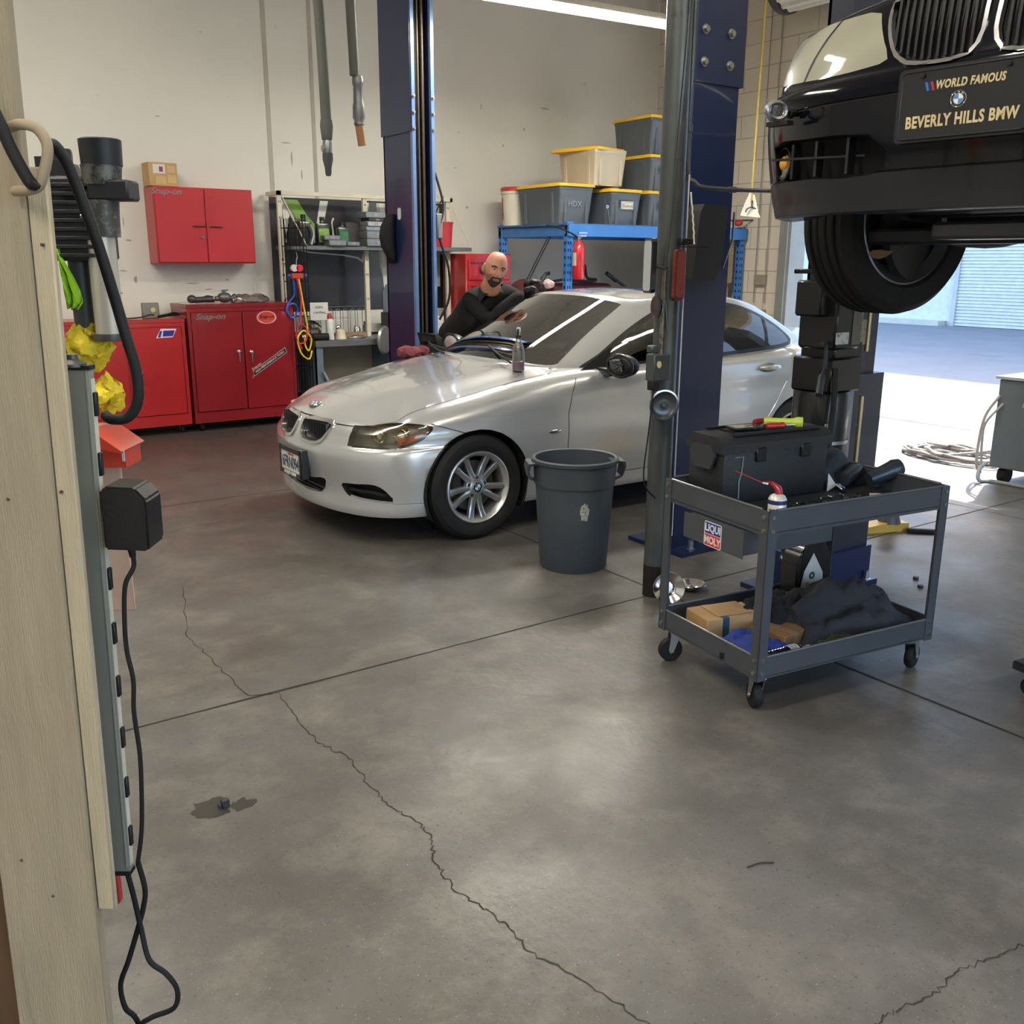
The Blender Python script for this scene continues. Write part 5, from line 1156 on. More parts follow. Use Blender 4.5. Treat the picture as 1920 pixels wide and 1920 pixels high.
t=emp('plug_pair','loose black plug and cable lying at the right end of the bright red cabinet','plug',(2.52,9.28,1.08),rad(20));bm=B();tube(bm,[(-.1,0,.012),(0,.02,.02),(.1,.05,.03),(.16,.05,.02)],.014,8,4);tube(bm,[(-.08,.06,.01),(.02,.04,.015),(.1,.01,.02)],.009,8,4);ob('plug_body',bm,dark,t)
def lumpmetal(n,l,c,loc,parts,m,seed=0):
    t=emp(n,l,c,loc);random.seed(seed)
    bm=B()
    for p in parts:
        if p[0]=='c': cyl(bm,p[1],p[2],p[3],n=14)
        elif p[0]=='e': ell(bm,p[1],p[2],14,8)
        else: b2(bm,*p[1],.004)
    ob('casting',bm,m,t);return t
sp=M('spare_part_metal','4a4a4d',.4,.6,.2,30)
lumpmetal('brake_caliper','dark caliper and hose fittings lying at the left of the tall red cabinet top','car part',(2.86,9.30,1.202),[('c',(-.1,0,.03),(.1,0,.04),.028),('e',(-.1,0,.04),(.045,.04,.04)),('e',(.06,.02,.04),(.05,.04,.035)),('c',(.0,.05,.02),(.13,.05,.02),.015)],sp)
lumpmetal('carburettor','metal throttle casting with a lever in the middle of the tall red cabinet top','car part',(3.08,9.32,1.202),[('e',(0,0,.05),(.07,.06,.05)),('c',(0,0,.05),(0,0,.12),.018),('c',(-.03,0,.115),(.04,0,.12),.006),('c',(-.09,0,.04),(.11,0,.045),.025),('e',(.1,0,.045),(.03,.04,.04))],M('casting_alloy','6f7073',.4,.7))
t=emp('plastic_bag','crumpled clear plastic bag lying at the right of the tall red cabinet top','bag',(3.33,9.35,1.202));bm=B();ell(bm,(0,0,.02),(.20,.14,.055),30,16);jit(bm,.035,14,2)
for v in bm.verts: v.co.z=max(.001,v.co.z)
ob('bag',bm,glassy('bag_plastic','d9d3d3',.25,.25),t)
t=emp('paper_sheet','flat white paper lying at the left edge of the tall red cabinet top','paper',(2.72,9.33,1.202));bm=B();b2(bm,-.06,.06,-.05,.05,0,.004);ob('sheet',bm,paper,t)
t=emp('shop_calendar','faded picture poster with dark border on the wall left of the wall cabinet','poster',(1.93,9.698,1.42))
bm=B();b2(bm,-.13,.13,-.006,0,.27,.40);ob('title_strip',bm,M('strip_dark','55504d',.6),t);text('title','RUN',.07,XZ((.0,-.008,.262)),M('title_gold','8a775c',.6),t);bm=B();b2(bm,-.13,.13,-.006,0,-.02,.24);ob('photo_print',bm,M('print_grey','a7a9b1',.5,nz=.3,ns=12),t)
bm=B();b2(bm,-.14,.13,-.006,0,-.32,-.04);ob('page',bm,M('page_white','d0d1d6',.6),t)
# ---- workbench with steel frame and mirror-like banner behind
bg_=M('bench_grey','6a6d70',.4,.35,.12,4,dirt='3d3c3c',ds=5,dt=.6)
t=emp('workbench','grey steel workbench with an upper shelf against the wall, right of the red cabinets','workbench',(3.72,9.02,0))
bm=B();b2(bm,.155,1.92,0,.62,.755,.82,.004);ob('bench_top',bm,bg_,t);bm=B();b2(bm,.16,1.92,.0,.60,.22,.25);ob('lower_shelf',bm,bg_,t);bm=B();b2(bm,.10,1.90,.50,.52,.25,.75);ob('back_panel',bm,M('panel_beige','a19a8b',.6,dirt='6f675c',ds=3,dt=.6),t)
for x in (.16,1.02,1.84):
    bm=B();b2(bm,x,x+.075,.02,.06,0,.76);b2(bm,x,x+.004,.02,.58,0,.76);l=ob('bench_leg',bm,M('leg_bluegrey','6b7a88',.45,.3,dirt='4b5057',ds=9,dt=.55),t)
fr=M('frame_cream','c5bfae',.5,dirt='8c8370',ds=8,dt=.62)
bm=B();b2(bm,-.045,1.95,.29,.33,2.225,2.262);b2(bm,-.045,-.01,.29,.62,2.225,2.262);b2(bm,1.92,1.95,.29,.62,2.225,2.262);ob('top_rail',bm,fr,t)
for x in (-.045,.88,1.88):
    bm=B();b2(bm,x,x+.045,.31,.345,.82,2.23);up=ob('shelf_upright',bm,fr,t)
    bm=B()
    for z in (1.2,1.45,1.6,2.0,2.15):
        for q in (.012,.028): b2(bm,x+q,x+q+.006,.3085,.3105,z,z+.02)
    ob('upright_slots',bm,M('slot_black','0f0f0f',.8),up)
bm=B();b2(bm,.02,2.12,.17,.64,1.705,1.745,.003);ob('upper_shelf',bm,bg_,t)
for x in (.0,1.93):
    bm=B();cyl(bm,(x,.31,2.22),(x+.18,.17,1.745),.006,n=6);ob('shelf_brace',bm,fr,t)
# reflective banner sheets
t=emp('banner_sheet','glossy black banner with white slanted bars and a green sweep behind the bench shelf','banner',(3.70,9.62,0))
bk2=M('banner_black','26262b',.3,nz=.15,coat=.3);wt=M('banner_white','cfcfc9',.5);gn=M('banner_green','6f9a3c',.4);pg=M('banner_sage','b6b8a9',.5)
def bp(poly,m,k,par=t,nm='banner_print'):
    bm=B();prism(bm,poly,XZ((0,-.002*k,0)),.0015);return ob(nm,bm,m,par)
bp([(0,.84),(2.02,.84),(2.02,2.22),(0,2.22)],bk2,0,nm='banner_panel')
bp([(1.28,1.32),(1.98,1.32),(1.98,2.2),(1.20,2.2),(1.20,1.9),(1.22,1.55)],pg,1);bp([(0,.84),(2.02,.84),(2.02,1.08),(0,1.08)],wt,1)
for (a,b,c,d_) in ((.10,.17,.22,.15),(.53,.46,.62,.53),(1.02,.98,1.09,1.05),(1.21,1.28,1.26,1.33)): bp([(b,1.78),(d_,1.78),(c+.02,2.2),(a+.02,2.2)],wt,2)
bp([(1.00,1.60),(1.05,1.58),(1.10,1.72),(1.03,1.72)],wt,2);bp([(1.26,1.30),(1.30,1.30),(1.28,1.72),(1.24,1.72)],wt,2)
bp([(.17,2.2),(.30,2.2),(.40,2.05),(.52,1.92),(.60,1.88),(.40,1.88),(.30,1.98)],gn,3);bp([(.13,2.2),(.17,2.2),(.27,2.02),(.38,1.88),(.30,1.88)],M('banner_grey','8b8a86',.5),3)
bp([(.25,1.72),(.42,1.69),(.80,1.665),(.96,1.64),(1.08,1.55),(1.08,1.53),(.95,1.62),(.78,1.65),(.42,1.675),(.24,1.705)],wt,4)
bp([(1.24,1.28),(1.28,1.35),(1.38,1.36),(1.50,1.30),(1.58,1.15),(1.6,1.05),(1.24,1.05)],M('banner_slate','5c6470',.4),4)
for a,b in ((.42,.48),(.60,.63),(.16,.22)): bp([(a,.86),(b,.86),(b,1.07),(a,1.07)],M('banner_pale','b7b8b4',.5),5)
# wire baskets and file rack
def wires(n,l,c,loc,segs,r,m,rot=0):
    t=emp(n,l,c,loc,rot);bm=B()
    for s in segs: tube(bm,s,r,4)
    ob('wire_frame',bm,m,t);return t
wirem=M('wire_black','18181a',.5,.3)
sg=[]
for k in range(9): z=k*.17;sg+=[[(0,0,.55+z),(.17,0,.55+z)],[(0,.20,.55+z),(.17,.20,.55+z)],[(0,0,.55+z),(0,.20,.55+z)],[(.17,0,.55+z),(.17,.2,.55+z)]]
for k in range(6):
    x=k*.034;sg+=[[(x,0,.30),(x,0,2.0)],[(x,.2,.3),(x,.2,2.0)]]
for k in range(4): sg+=[[(0,k*.067,.3),(0,k*.067,2.0)],[(.17,k*.067,.3),(.17,k*.067,2.0)]]
wires('wire_rack','tall black wire grid tower at the left end of the workbench','rack',(3.695,9.12,0),sg+[[(0,0,0),(0,0,.3)],[(.17,0,0),(.17,0,.3)],[(0,.2,0),(0,.2,.3)],[(.17,.2,0),(.17,.2,.3)]],.0035,wirem)
sg=[[(.0,0,.27),(.62,0,.27)],[(0,0,0),(0,0,.27)]]
for k in range(7):
    x=.02+k*.085;sg.append([(x,0,0),(x,0,.22)]+[(x+.028-.028*cos(a),0,.22+.028*sin(a)) for a in (pi/4,pi/2,3*pi/4)]+[(x+.056,0,.22),(x+.056,0,0)])
wires('wire_file_rack','grey wire divider rack standing at the back of the workbench','rack',(4.02,9.45,.86),sg+[[(0,0,0),(.62,0,0)],[(.62,0,0),(.62,0,.27)],[(0,0,0),(0,.1,-.035)],[(.62,0,0),(.62,.1,-.035)]],.004,M('wire_grey','8e9193',.4,.6))
t=emp('camping_card','white card with small dark lettering in the wire divider rack','sign',(4.06,9.42,1.02));bm=B();b2(bm,-.06,.14,0,.003,-.02,.16);ob('card',bm,M('card_white','d1d1cf',.5),t);text('card_words','KEEN',.035,XZ((.04,-.001,.11)),M('ink_grey','44454a',.6),t);text('card_words','CAMPING',.03,XZ((.04,-.001,.055)),MATS['ink_grey'],t)
# shelf goods
def bottle(n,l,loc,w,d,h,m,lab=None,capr=.022,neck=None,group=None,rot=0):
    t=emp(n,l,'bottle',loc,rot,group);bm=B();b2(bm,-w/2,w/2,-d/2,d/2,0,h*.78,min(w,d)*.22,2);lathe(bm,[(min(w,d)*.42,h*.76),(capr,h*.86),(capr,h*.88)],n=18);ob('bottle_body',bm,m,t);bm=B();cyl(bm,(0,0,h*.87),(0,0,h),capr*1.15,n=16);ob('cap',bm,black,t)
    if lab:
        bm=B();prism(bm,rrect(w*.8,h*.48,.01),XZ((0,-d/2-.001,h*.36)),.0015);ob('bottle_label',bm,lab,t)
    return t
zS=1.746
bottle('oil_bottle','black jug with silvery marks at the left end of the bench shelf',(3.93,9.32,zS),.15,.09,.30,jm)
g=bottle('oil_bottle','black bottle with a curly green label, second from the left on the bench shelf',(4.13,9.32,zS),.14,.08,.28,jm,M('label_green','6f9440',.5,nz=.4,ns=40))
g=bottle('oil_bottle','dark green bottle with an emblem label in the middle of the bench shelf',(4.34,9.30,zS),.12,.08,.235,M('bottle_green','20382b',.3,coat=.4),M('label_darkgreen','2c6a43',.5,nz=.3,ns=30))
t=emp('clamp_tool','silver clamp standing upright between the labelled bottles','clamp',(4.215,9.27,zS));bm=B();tube(bm,[(0,0,0),(.01,0,.12),(.0,0,.22),(.02,0,.27)],.010,8,4);ob('clamp_body',bm,M('clamp_alloy','b5b4b0',.3,.8),t)
bm=B();tube(bm,[(3.97,9.235,zS+.01),(4.0,9.235,zS+.12),(3.965,9.235,zS+.2)],.012,8,4);o=ob('crowbar',bm,M('crow_alloy','aeada8',.35,.7));o['label']='short bright metal bar leaning on the left black jug';o['category']='tool'
cas=M('casebox_grey','83868a',.35,.5,.1,20);cas2=M('casebox_dark','3c3a3a',.5,.2,.1,20);cas3=M('casebox_silver','b1b1b0',.3,.6,.12,30)
for (x,y,z,w,d,h,m,l) in ((4.22,9.22,0,.19,.14,.055,cas,'flat grey metal case at the front, left group of the shelf'),(4.17,9.23,.056,.17,.12,.045,cas,'smaller flat grey case stacked on the front-left case'),(4.40,9.22,0,.14,.11,.042,cas,'small single grey case in the centre front of the shelf'),
  (4.68,9.26,0,.26,.2,.075,cas,'speckled wide grey case, bottom of the tall case stack'),(4.68,9.26,.076,.26,.2,.075,cas,'plain wide grey case, second from the bottom of the stack'),(4.66,9.28,.152,.21,.2,.045,M('casebox_blue','7f8b98',.4,.4,.3,60),'blue-grey striped case, third up the tall stack'),(4.67,9.27,.198,.20,.2,.05,cas3,'bright silver case, fourth up the tall stack'),(4.68,9.27,.249,.19,.2,.03,cas2,'dark thin case, fifth up the tall stack'),(4.66,9.27,.28,.22,.2,.062,cas,'worn grey case on top of the tall stack'),
  (4.48,9.42,0,.16,.16,.24,cas2,'dark block of drawers standing behind the case stack')):
    t=emp('metal_case',l,'case',(x,y,zS+z));bm=B();b2(bm,-w/2,w/2,-d/2,d/2,0,h,.006);ob('case_body',bm,m,t)
    if h<.1:
        bm=B();b2(bm,-.02,.02,-d/2-.003,-d/2,h*.3,h*.7);ob('clasp',bm,steel,t)
t=emp('clamp_bar','yellow bar clamp lying along the shelf by the case stack','clamp',(4.84,9.24,zS));bm=B();b2(bm,0,.26,-.02,.02,.0,.045,.004);b2(bm,.03,.07,-.03,.03,.045,.09,.004);ob('clamp_bar_body',bm,yel,t);bm=B();cyl(bm,(.02,-.0,.09),(.1,0,.10),.008);ob('clamp_screw',bm,steel,t)
t=emp('air_saw','black and yellow power saw resting on the yellow bar clamp','saw',(4.93,9.30,zS+.24));bm=B();prism(bm,[(-.09,0),(.28,.06),(.27,.12),(.1,.09),(-.08,.065)],XZ((0,0,0)),.05);ob('saw_body',bm,yel,t);bm=B();tube(bm,[(-.1,0,.03),(.0,-.02,-.05),(.08,0,-.12),(.14,0,-.18)],.028,8,5);ob('saw_grip',bm,black,t);bm=B();b2(bm,-.10,-.05,-.02,.02,-.10,.0);ob('battery',bm,white,t);bm=B();ell(bm,(.02,.0,-.16),(.05,.04,.045));ob('saw_disc_guard',bm,M('rust_brown','7a4a3a',.6),t)
t=emp('parts_bucket','red bucket with a big black label at the right end of the bench shelf','bucket',(5.52,9.32,zS));bm=B();lathe(bm,[(0,0),(.115,0),(.135,.25),(.142,.25),(.142,.265),(.13,.265),(.11,.01),(0,.01)],n=32);ob('bucket_body',bm,M('bucket_red','b5323c',.4),t);bm=B();lathe(bm,[(.1205,.02),(.133,.175)],n=14,a0=rad(150),a1=rad(225));ob('bucket_label',bm,M('bucket_black','1b1a1c',.5,dirt='b7b6b2',ds=16,dt=.63),t)
bm=B();tube(bm,[(-.13,0,.25),(-.05,0,.38),(.03,-.02,.53)],.007,6);ob('bucket_strap',bm,dark,t)
# bench goods
zb=.822
t=emp('aerosol_can','white aerosol can with a red spray cap on the workbench','spray can',(4.07,9.10,zb));bm=B();lathe(bm,[(0,0),(.036,0),(.037,.005),(.037,.19),(.03,.205),(.018,.215),(0,.215)],n=26);ob('can_body',bm,M('can_blotchy','cfcfcb',.35,nz=.05,dirt='6d7690',ds=22,dt=.62),t);bm=B();lathe(bm,[(0,.21),(.028,.21),(.024,.24),(.018,.262),(0,.265)],n=18);cyl(bm,(0,0,.25),(-.11,-.02,.285),.0025);ob('spray_cap',bm,MATS['nozzle_red'],t)
t=emp('can_tapered','cream tapered plastic pot beside the aerosol can on the workbench','pot',(4.20,9.14,zb));bm=B();lathe(bm,[(0,0),(.06,0),(.045,.09),(.02,.10),(0,.10)],n=26);ob('pot_body',bm,M('pot_cream','cabfa9',.5),t);bm=B();ell(bm,(-.02,0,.115),(.03,.02,.025));ob('pot_cap',bm,chrome,t)
t=emp('air_filter_tube','short black rubber tube lying on the bench front edge','tube',(3.93,9.06,zb+.036),rad(-8));bm=B();lathe(bm,[(.02,0),(.036,0),(.036,.15),(.03,.155),(.02,.155),(.02,0)],o=(-.06,0,0),ax=(1,-.15,0),n=24);ob('tube_body',bm,dark,t)
lumpmetal('starter_motor','dark alternator with wires at the left end of the workbench','car part',(3.90,9.25,zb),[('c',(-.06,0,.06),(.08,0,.06),.055),('e',(.08,0,.07),(.05,.05,.05)),('e',(0,.02,.11),(.05,.04,.03))],M('part_brown','54453f',.5,.4))
t=emp('headlamp_bulb','small chrome bowl lamp at the very left of the workbench','lamp',(3.80,9.14,zb));bm=B();ell(bm,(0,0,.035),(.04,.04,.035));ob('bowl',bm,chrome,t)
t=emp('cable_bundle','bundle of black wires arching over the alternator','cable',(3.92,9.20,zb+.03));bm=B()
for k in range(4): tube(bm,[(-.08+.01*k,0,0),(-.05,.02*k,.10+.01*k),(.03,.01*k,.13+.008*k),(.10,-.0,.09)],.005,5,5)
ob('wires',bm,dark,t)
for (x,y,r,h,m,l) in ((4.52,9.42,.04,.11,chrome,'left chrome canister at the back of the bench'),(4.64,9.42,.045,.15,MATS['casting_alloy'],'right grey canister at the back of the bench'),(4.68,9.16,.018,.035,dark,'tiny black nut standing alone on the bench front')):
    t=emp('canister',l,'canister',(x,y,zb));bm=B();lathe(bm,[(0,0),(r,0),(r,h*.7),(r*.8,h*.8),(r*.8,h),(0,h)],n=20);ob('canister_body',bm,m,t)
t=emp('wooden_block','flat cardboard block lying behind the cream pot','block',(4.42,9.30,zb));bm=B();b2(bm,-.16,.14,-.04,.04,0,.05,.003);ob('block',bm,M('block_tan','8b7657',.7),t)
t=emp('rag_bundle','grey crumpled foil wrap lying in the middle of the bench','foil',(4.38,9.14,zb));bm=B();ell(bm,(0,0,.01),(.10,.03,.022),20,8);jit(bm,.012,30);ob('foil',bm,steel,t)
t=emp('speaker_box','black box with white letters standing at the bench back beside the lift post','box',(5.02,9.36,zb));bm=B();b2(bm,-.19,.2,-.08,.1,0,.24,.006);ob('box_body',bm,black,t);text('box_word','BOU',.06,XZ((-.08,-.082,.13)),white,t,bold=.001)
t=emp('grinder_disc','large grey disc clamped to the front edge of the bench by the lift post','disc',(4.63,9.0,.80));bm=B();lathe(bm,[(0,-.02),(.13,-.02),(.15,0),(.13,.02),(0,.02)],ax=(.55,-.8,0),n=32);ob('disc',bm,M('disc_grey','8c8d8e',.35,.6),t)
t=emp('parts_bin','pale open parts tray under the bench','tray',(4.3,9.15,.25));bm=B();prism(bm,[(-.35,.0),(.5,.0),(.6,.28),(.58,.28),(.48,.02),(-.33,.02),(-.45,.26),(-.47,.26)],XZ((.1,.25,0)),.4);ob('tray_body',bm,M('tray_pale','8d979c',.5),t)
t=emp('tyre_stack','dark tyre lying under the workbench behind the car nose','tyre',(4.4,9.3,0));bm=B();lathe(bm,[(.2,0),(.3,.0),(.32,.05),(.32,.14),(.3,.19),(.2,.19),(.2,0)],n=40);ob('tyre',bm,MATS['tyre_rubber'],t)
# air-conditioning gauge set with coloured hoses on the wire tower
t=emp('gauge_manifold','refrigerant gauge set hanging from the black wire tower by the red cabinet','gauge set',(3.725,9.05,1.43))
bm=B();tube(bm,[(.0,0,.25),(.012,0,.21),(0,0,.17),(0,0,.1)],.005,6,4);ob('hook',bm,steel,t)
for x,c,nm in ((-.028,'c9b9b9','pale_gauge'),(.025,'c0252f','red_gauge')):
    bm=B();lathe(bm,[(0,-.02),(.034,-.02),(.036,.0),(.034,.016),(0,.016)],o=(x,0,.10),ax=(0,-1,0),n=24);ob(nm,bm,M('g_'+nm,c,.3,coat=.5),t)
bm=B();b2(bm,-.06,.06,-.02,.02,-.0,.05,.006);ob('manifold_bar',bm,M('manifold_red','b53b2a',.4),t)
for x in (-.075,.078): bm=B();cyl(bm,(x,0,.028),(x+(.02 if x>0 else -.02),0,.028),.018,n=14);ob('valve_knob',bm,M('knob_blue','25355f' if x>0 else '2c4da8',.4),t)
def hose(nm,pts,c,r=.009,par=t): bm=B();tube(bm,pts,r,8,6);ob(nm,bm,M('hose_'+c,c,.4,coat=.2),par)
hose('yellow_hose',[(.01,-.01,0),(.04,-.02,-.25),(.07,-.02,-.48),(.03,-.03,-.62),(.07,-.03,-.70),(.10,-.03,-.58),(.02,-.04,-.5),(-.05,-.05,-.58),(-.02,-.05,-.72),(.06,-.05,-.78),(.10,-.04,-.70)],'dcb62c')
hose('red_hose',[(-.01,-.02,0),(.02,-.02,-.2),(-.01,-.03,-.42),(-.05,-.03,-.52),(-.03,-.04,-.62),(.04,-.04,-.60),(.05,-.04,-.48),(-.02,-.05,-.44),(-.06,-.05,-.56),(-.01,-.05,-.68)],'b8252c')
hose('blue_hose',[(-.04,0,0),(-.03,.02,-.15),(-.08,.03,-.22),(-.12,.03,-.30),(-.06,.03,-.38),(0,.03,-.30),(-.04,.03,-.24),(-.11,.03,-.28),(-.08,.03,-.37),(-.0,.03,-.36)],'2848a8')
# red tool chest behind the man
t=emp('tool_chest','tall bright red tool chest with hanging tools behind the leaning worker','tool chest',(5.67,9.05,0));bm=B();b2(bm,0,.60,0,.45,.0,1.68,.01);ob('chest_body',bm,redb,t)
for k in range(6):
    bm=B();b2(bm,.03,.57,-.015,.0,.15+.25*k,.37+.25*k,.004);dd=ob('drawer',bm,redb,t);bm=B();b2(bm,.06,.54,-.03,-.015,.33+.25*k,.345+.25*k);ob('drawer_pull',bm,redm,dd)
bm=B();lathe(bm,[(0,0),(.05,0),(.05,.03),(.03,.04),(0,.04)],o=(.22,-.02,1.52),ax=(0,-1,0),n=20);ell(bm,(.30,-.03,1.55),(.07,.03,.05));ob('hung_wheel',bm,M('hung_grey','6d6a68',.5,.4),t)
bm=B();tube(bm,[(.05,-.04,1.28),(.06,-.06,1.12),(.13,-.08,1.05),(.16,-.08,1.09)],.008,8,5);ob('hung_hook',bm,chrome,t);bm=B();cyl(bm,(.12,-.08,1.15),(.18,-.08,1.06),.022,n=12);ob('hook_grip',bm,black,t)
t=emp('lug_boxes','two small white cartons stacked on the bench right of the far lift post','box',(5.36,9.25,zb),0);
bm=B();b2(bm,-.08,.12,-.06,.06,0,.10,.002);ob('lower_carton',bm,M('carton_white','c5c3bd',.6,dirt='6c6863',ds=40,dt=.6),t);bm=B();b2(bm,-.08,.11,-.06,.06,.102,.19,.002);ob('upper_carton',bm,MATS['carton_white'],t)
t=emp('drawer_unit','pale stainless drawer unit beyond the silver sedan windshield','drawer unit',(4.95,8.35,0));bm=B();b2(bm,0,1.0,0,.5,.1,.78,.005);b2(bm,.04,.96,.04,.46,0,.1);ob('unit_body',bm,M('stainless','a9aaaa',.35,.6),t)
for k in range(3): bm=B();b2(bm,.03,.97,-.012,0,.12+.22*k,.32+.22*k,.004);ob('drawer_front',bm,MATS['stainless'],t)
t=emp('crane_base','dark maroon engine hoist body behind the worker','hoist',(5.90,8.50,0));mar=M('maroon','4d1c1f',.5,nz=.2)
bm=B();b2(bm,0,.34,-.2,.3,.0,1.15,.02);ell(bm,(.19,.05,1.2),(.17,.22,.22),20,12);ob('hoist_body',bm,mar,t);bm=B();cyl(bm,(.1,-.1,1.35),(.42,-.1,1.86),.018);ob('hoist_lever',bm,black,t);bm=B();tube(bm,[(.3,-.1,1.36),(.36,-.1,1.46),(.42,-.1,1.48)],.02,6,3);ob('lever_knob',bm,black,t)
t=emp('canvas_bag','maroon bag with a looped black cord heaped on top, in the rack','bag',(6.55,8.9,.882));bm=B();b2(bm,0,.85,-.3,.2,0,.48,.07,3);ob('bag_body',bm,mar,t);bm=B();tube(bm,[(.1,-.1,.50),(.3,-.15,.53),(.45,-.1,.56),(.5,-.1,.70),(.54,-.1,.56),(.58,-.1,.68),(.62,-.1,.54),(.75,-.1,.52),(.65,-.15,.50),(.3,-.1,.51)],.016,6,6);ob('cord_coil',bm,M('cord_dark','352a28',.8),t)
bm=B();b2(bm,0,.95,-.05,.25,0,.85);o=ob('storage_crate',bm,mar,loc=(6.5,8.8,0));o['label']='dark red crate under the maroon bag in the rack';o['category']='crate'
# ---- blue rack with totes
rb=M('rack_blue','3c78bf',.4,.1,.08,6,coat=.2,dirt='2b5a94',ds=8,dt=.64)
t=emp('pallet_rack','blue steel storage rack carrying the yellow-lidded totes in the corner','rack',(6.28,8.05,0))
for x in (0,2.60):
    for y in (0,1.2):
        bm=B();b2(bm,x,x+.08,y,y+.06,0,2.0);p=ob('rack_post',bm,rb,t);bm=B()
        for k in range(24):
            for q in (.02,.05): b2(bm,x+q-.006,x+q+.006,y-.0015,y,.2+.075*k,.23+.075*k)
            b2(bm,x-.0015,x,y+.02,y+.04,.2+.075*k,.23+.075*k)
        ob('post_slots',bm,MATS['slot_black'],p)
    bm=B();b2(bm,x+.01,x+.07,.05,1.22,1.86,1.95);b2(bm,x+.01,x+.05,.05,1.2,.9,.96);ob('side_brace',bm,rb,t)
for y in (-.03,1.22):
    bm=B();b2(bm,0,2.68,y,y+.05,1.855,1.975);ob('rack_beam',bm,rb,t)
bm=B();b2(bm,-.02,2.70,-.02,1.26,1.965,1.985);ob('rack_deck',bm,M('deck_bluegrey','3e5f8a',.6),t)
bm=B();b2(bm,-.02,2.70,-.02,1.26,.86,.88);ob('rack_deck',bm,M('deck_dark','3a3d42',.6),t)
def tote(x,y,z,w,d,h,m,label,rot=0,lidrot=0,lidoff=(0,0),tag_=None,hd=None,crack=False):
    t=emp('storage_tote',label,'storage tote',(x,y,z),rot,'yellow-lidded totes on the blue rack')
    bm=B();k=.86
    A=rrect(w*k,d*k,.03,3);D=rrect(w*.97,d*.97,.03,3)
    rows=[[V((a,b,0)) for a,b in A],[V((a+(c-a)*.9,b+(e_-b)*.9,h*.86)) for (a,b),(c,e_) in zip(A,D)],[V((c,e_,h*.87)) for c,e_ in D],[V((c,e_,h*.96)) for c,e_ in D]]
    grid(bm,rows,closed=True,capends=True)
    for s in (-1,1):
        for q in (-.30,.30):
            for (X_,Y_,sx2,sy2) in ((q*w,s*d*.455,.035,.02),(s*w*.455,q*d,.02,.035)): 
                vs=box(bm,(X_,Y_,h*.44),(sx2,sy2,h*.84))
    ob('tote_body',bm,m,t)
    bm=B();LR=Matrix.Rotation(lidrot,4,'Z');LR.translation=V((lidoff[0],lidoff[1],h*.94));prism(bm,rrect(w*1.03,d*1.03,.04,3),LR,.028);LR2=LR.copy();LR2.translation.z+=.028
    for i in range(5): prism(bm,rrect(w*.16,d*.8,.01,1,(i-2)*w*.185,0),LR2,.009)
    ob('tote_lid',bm,yel,t)
    if tag_: bm=B();b2(bm,-.09,.09,-d*.5-.001,-d*.5,h*.45,h*.68);p=ob('tote_pocket',bm,M('pocket_film','aab4bd',.15,coat=.6),t);bm=B();b2(bm,-.06,.07,-d*.5-.003,-d*.5-.001,h*.47,h*.62);ob('tote_card',bm,M('card_cream','d6cdae',.7),p);text('tote_words',tag_,.045,XZ((.005,-d*.5-.004,h*.545)),M('marker','4b4a45',.7),p,ext=.0003)
    if hd: text('moulded_mark',hd,.085,XZ((-.02,-d*.47,h*.5)),M('moulded_grey','8a9198',.5),t,ext=.002)
    return t
tg=M('tote_grey','585f67',.45,nz=.05,coat=.1);tgb=M('tote_beige','b9b09c',.5,nz=.05,dirt='9a8f79',ds=6,dt=.68)
z0=1.987
tote(6.55,8.62,z0,.47,.80,.40,tg,'grey tote with a yellow lid and HDX mark, leftmost on the rack deck',hd='HDX')
tote(7.16,8.44,z0,.44,.62,.36,tg,'grey tote with a handwritten card, middle of the three on the rack deck',tag_='Gaskets')
tote(7.72,8.44,z0,.46,.62,.36,tg,'grey tote with a handwritten card, rightmost on the rack deck beside the pipe',tag_='AC 35x')
tote(7.74,8.46,z0+.372,.46,.62,.37,tg,'grey tote with a card, second from the top of the right stack',tag_='amps')
tote(7.78,8.52,z0+.755,.50,.66,.40,tg,'topmost grey tote of the right stack, highest of all the totes')
t=tote(6.98,8.52,z0+.40,.46,.66,.38,tgb,'beige tote with a crooked yellow lid, sitting across the two lower totes',lidrot=rad(14),lidoff=(-.05,.03))
t['group']='yellow-lidded totes on the blue rack'
t=emp('plastic_bucket','white bucket with a red lid and red label behind the leftmost grey tote','bucket',(6.42,9.20,z0));bm=B();lathe(bm,[(0,0),(.13,0),(.145,.34),(.155,.34),(.155,.37),(0,.37)],n=30);ob('bucket_body',bm,M('bucket_white','cfcbbf',.5),t);bm=B();lathe(bm,[(0,.37),(.158,.37),(.158,.40),(.14,.415),(0,.415)],n=30);ob('bucket_lid',bm,M('lid_red','b8303a',.4),t);bm=B();lathe(bm,[(.1335,.06),(.1445,.30)],n=16,a0=rad(150),a1=rad(260));ob('bucket_label',bm,M('label_red','c63a30',.5),t);bm=B();lathe(bm,[(.1370,.11),(.1378,.14)],n=16,a0=rad(150),a1=rad(260));ob('label_band',bm,black,t)
t=emp('wrench','chrome wrench hanging down between the two left grey totes','wrench',(6.86,8.09,1.99),0);bm=B();cyl(bm,(.03,0,0),(-.01,0,.16),.006,n=8);lathe(bm,[(.008,-.004),(.018,-.004),(.018,.004),(.008,.004)],o=(-.015,0,.175),ax=(0,1,0),n=14);ob('shaft',bm,chrome,t)
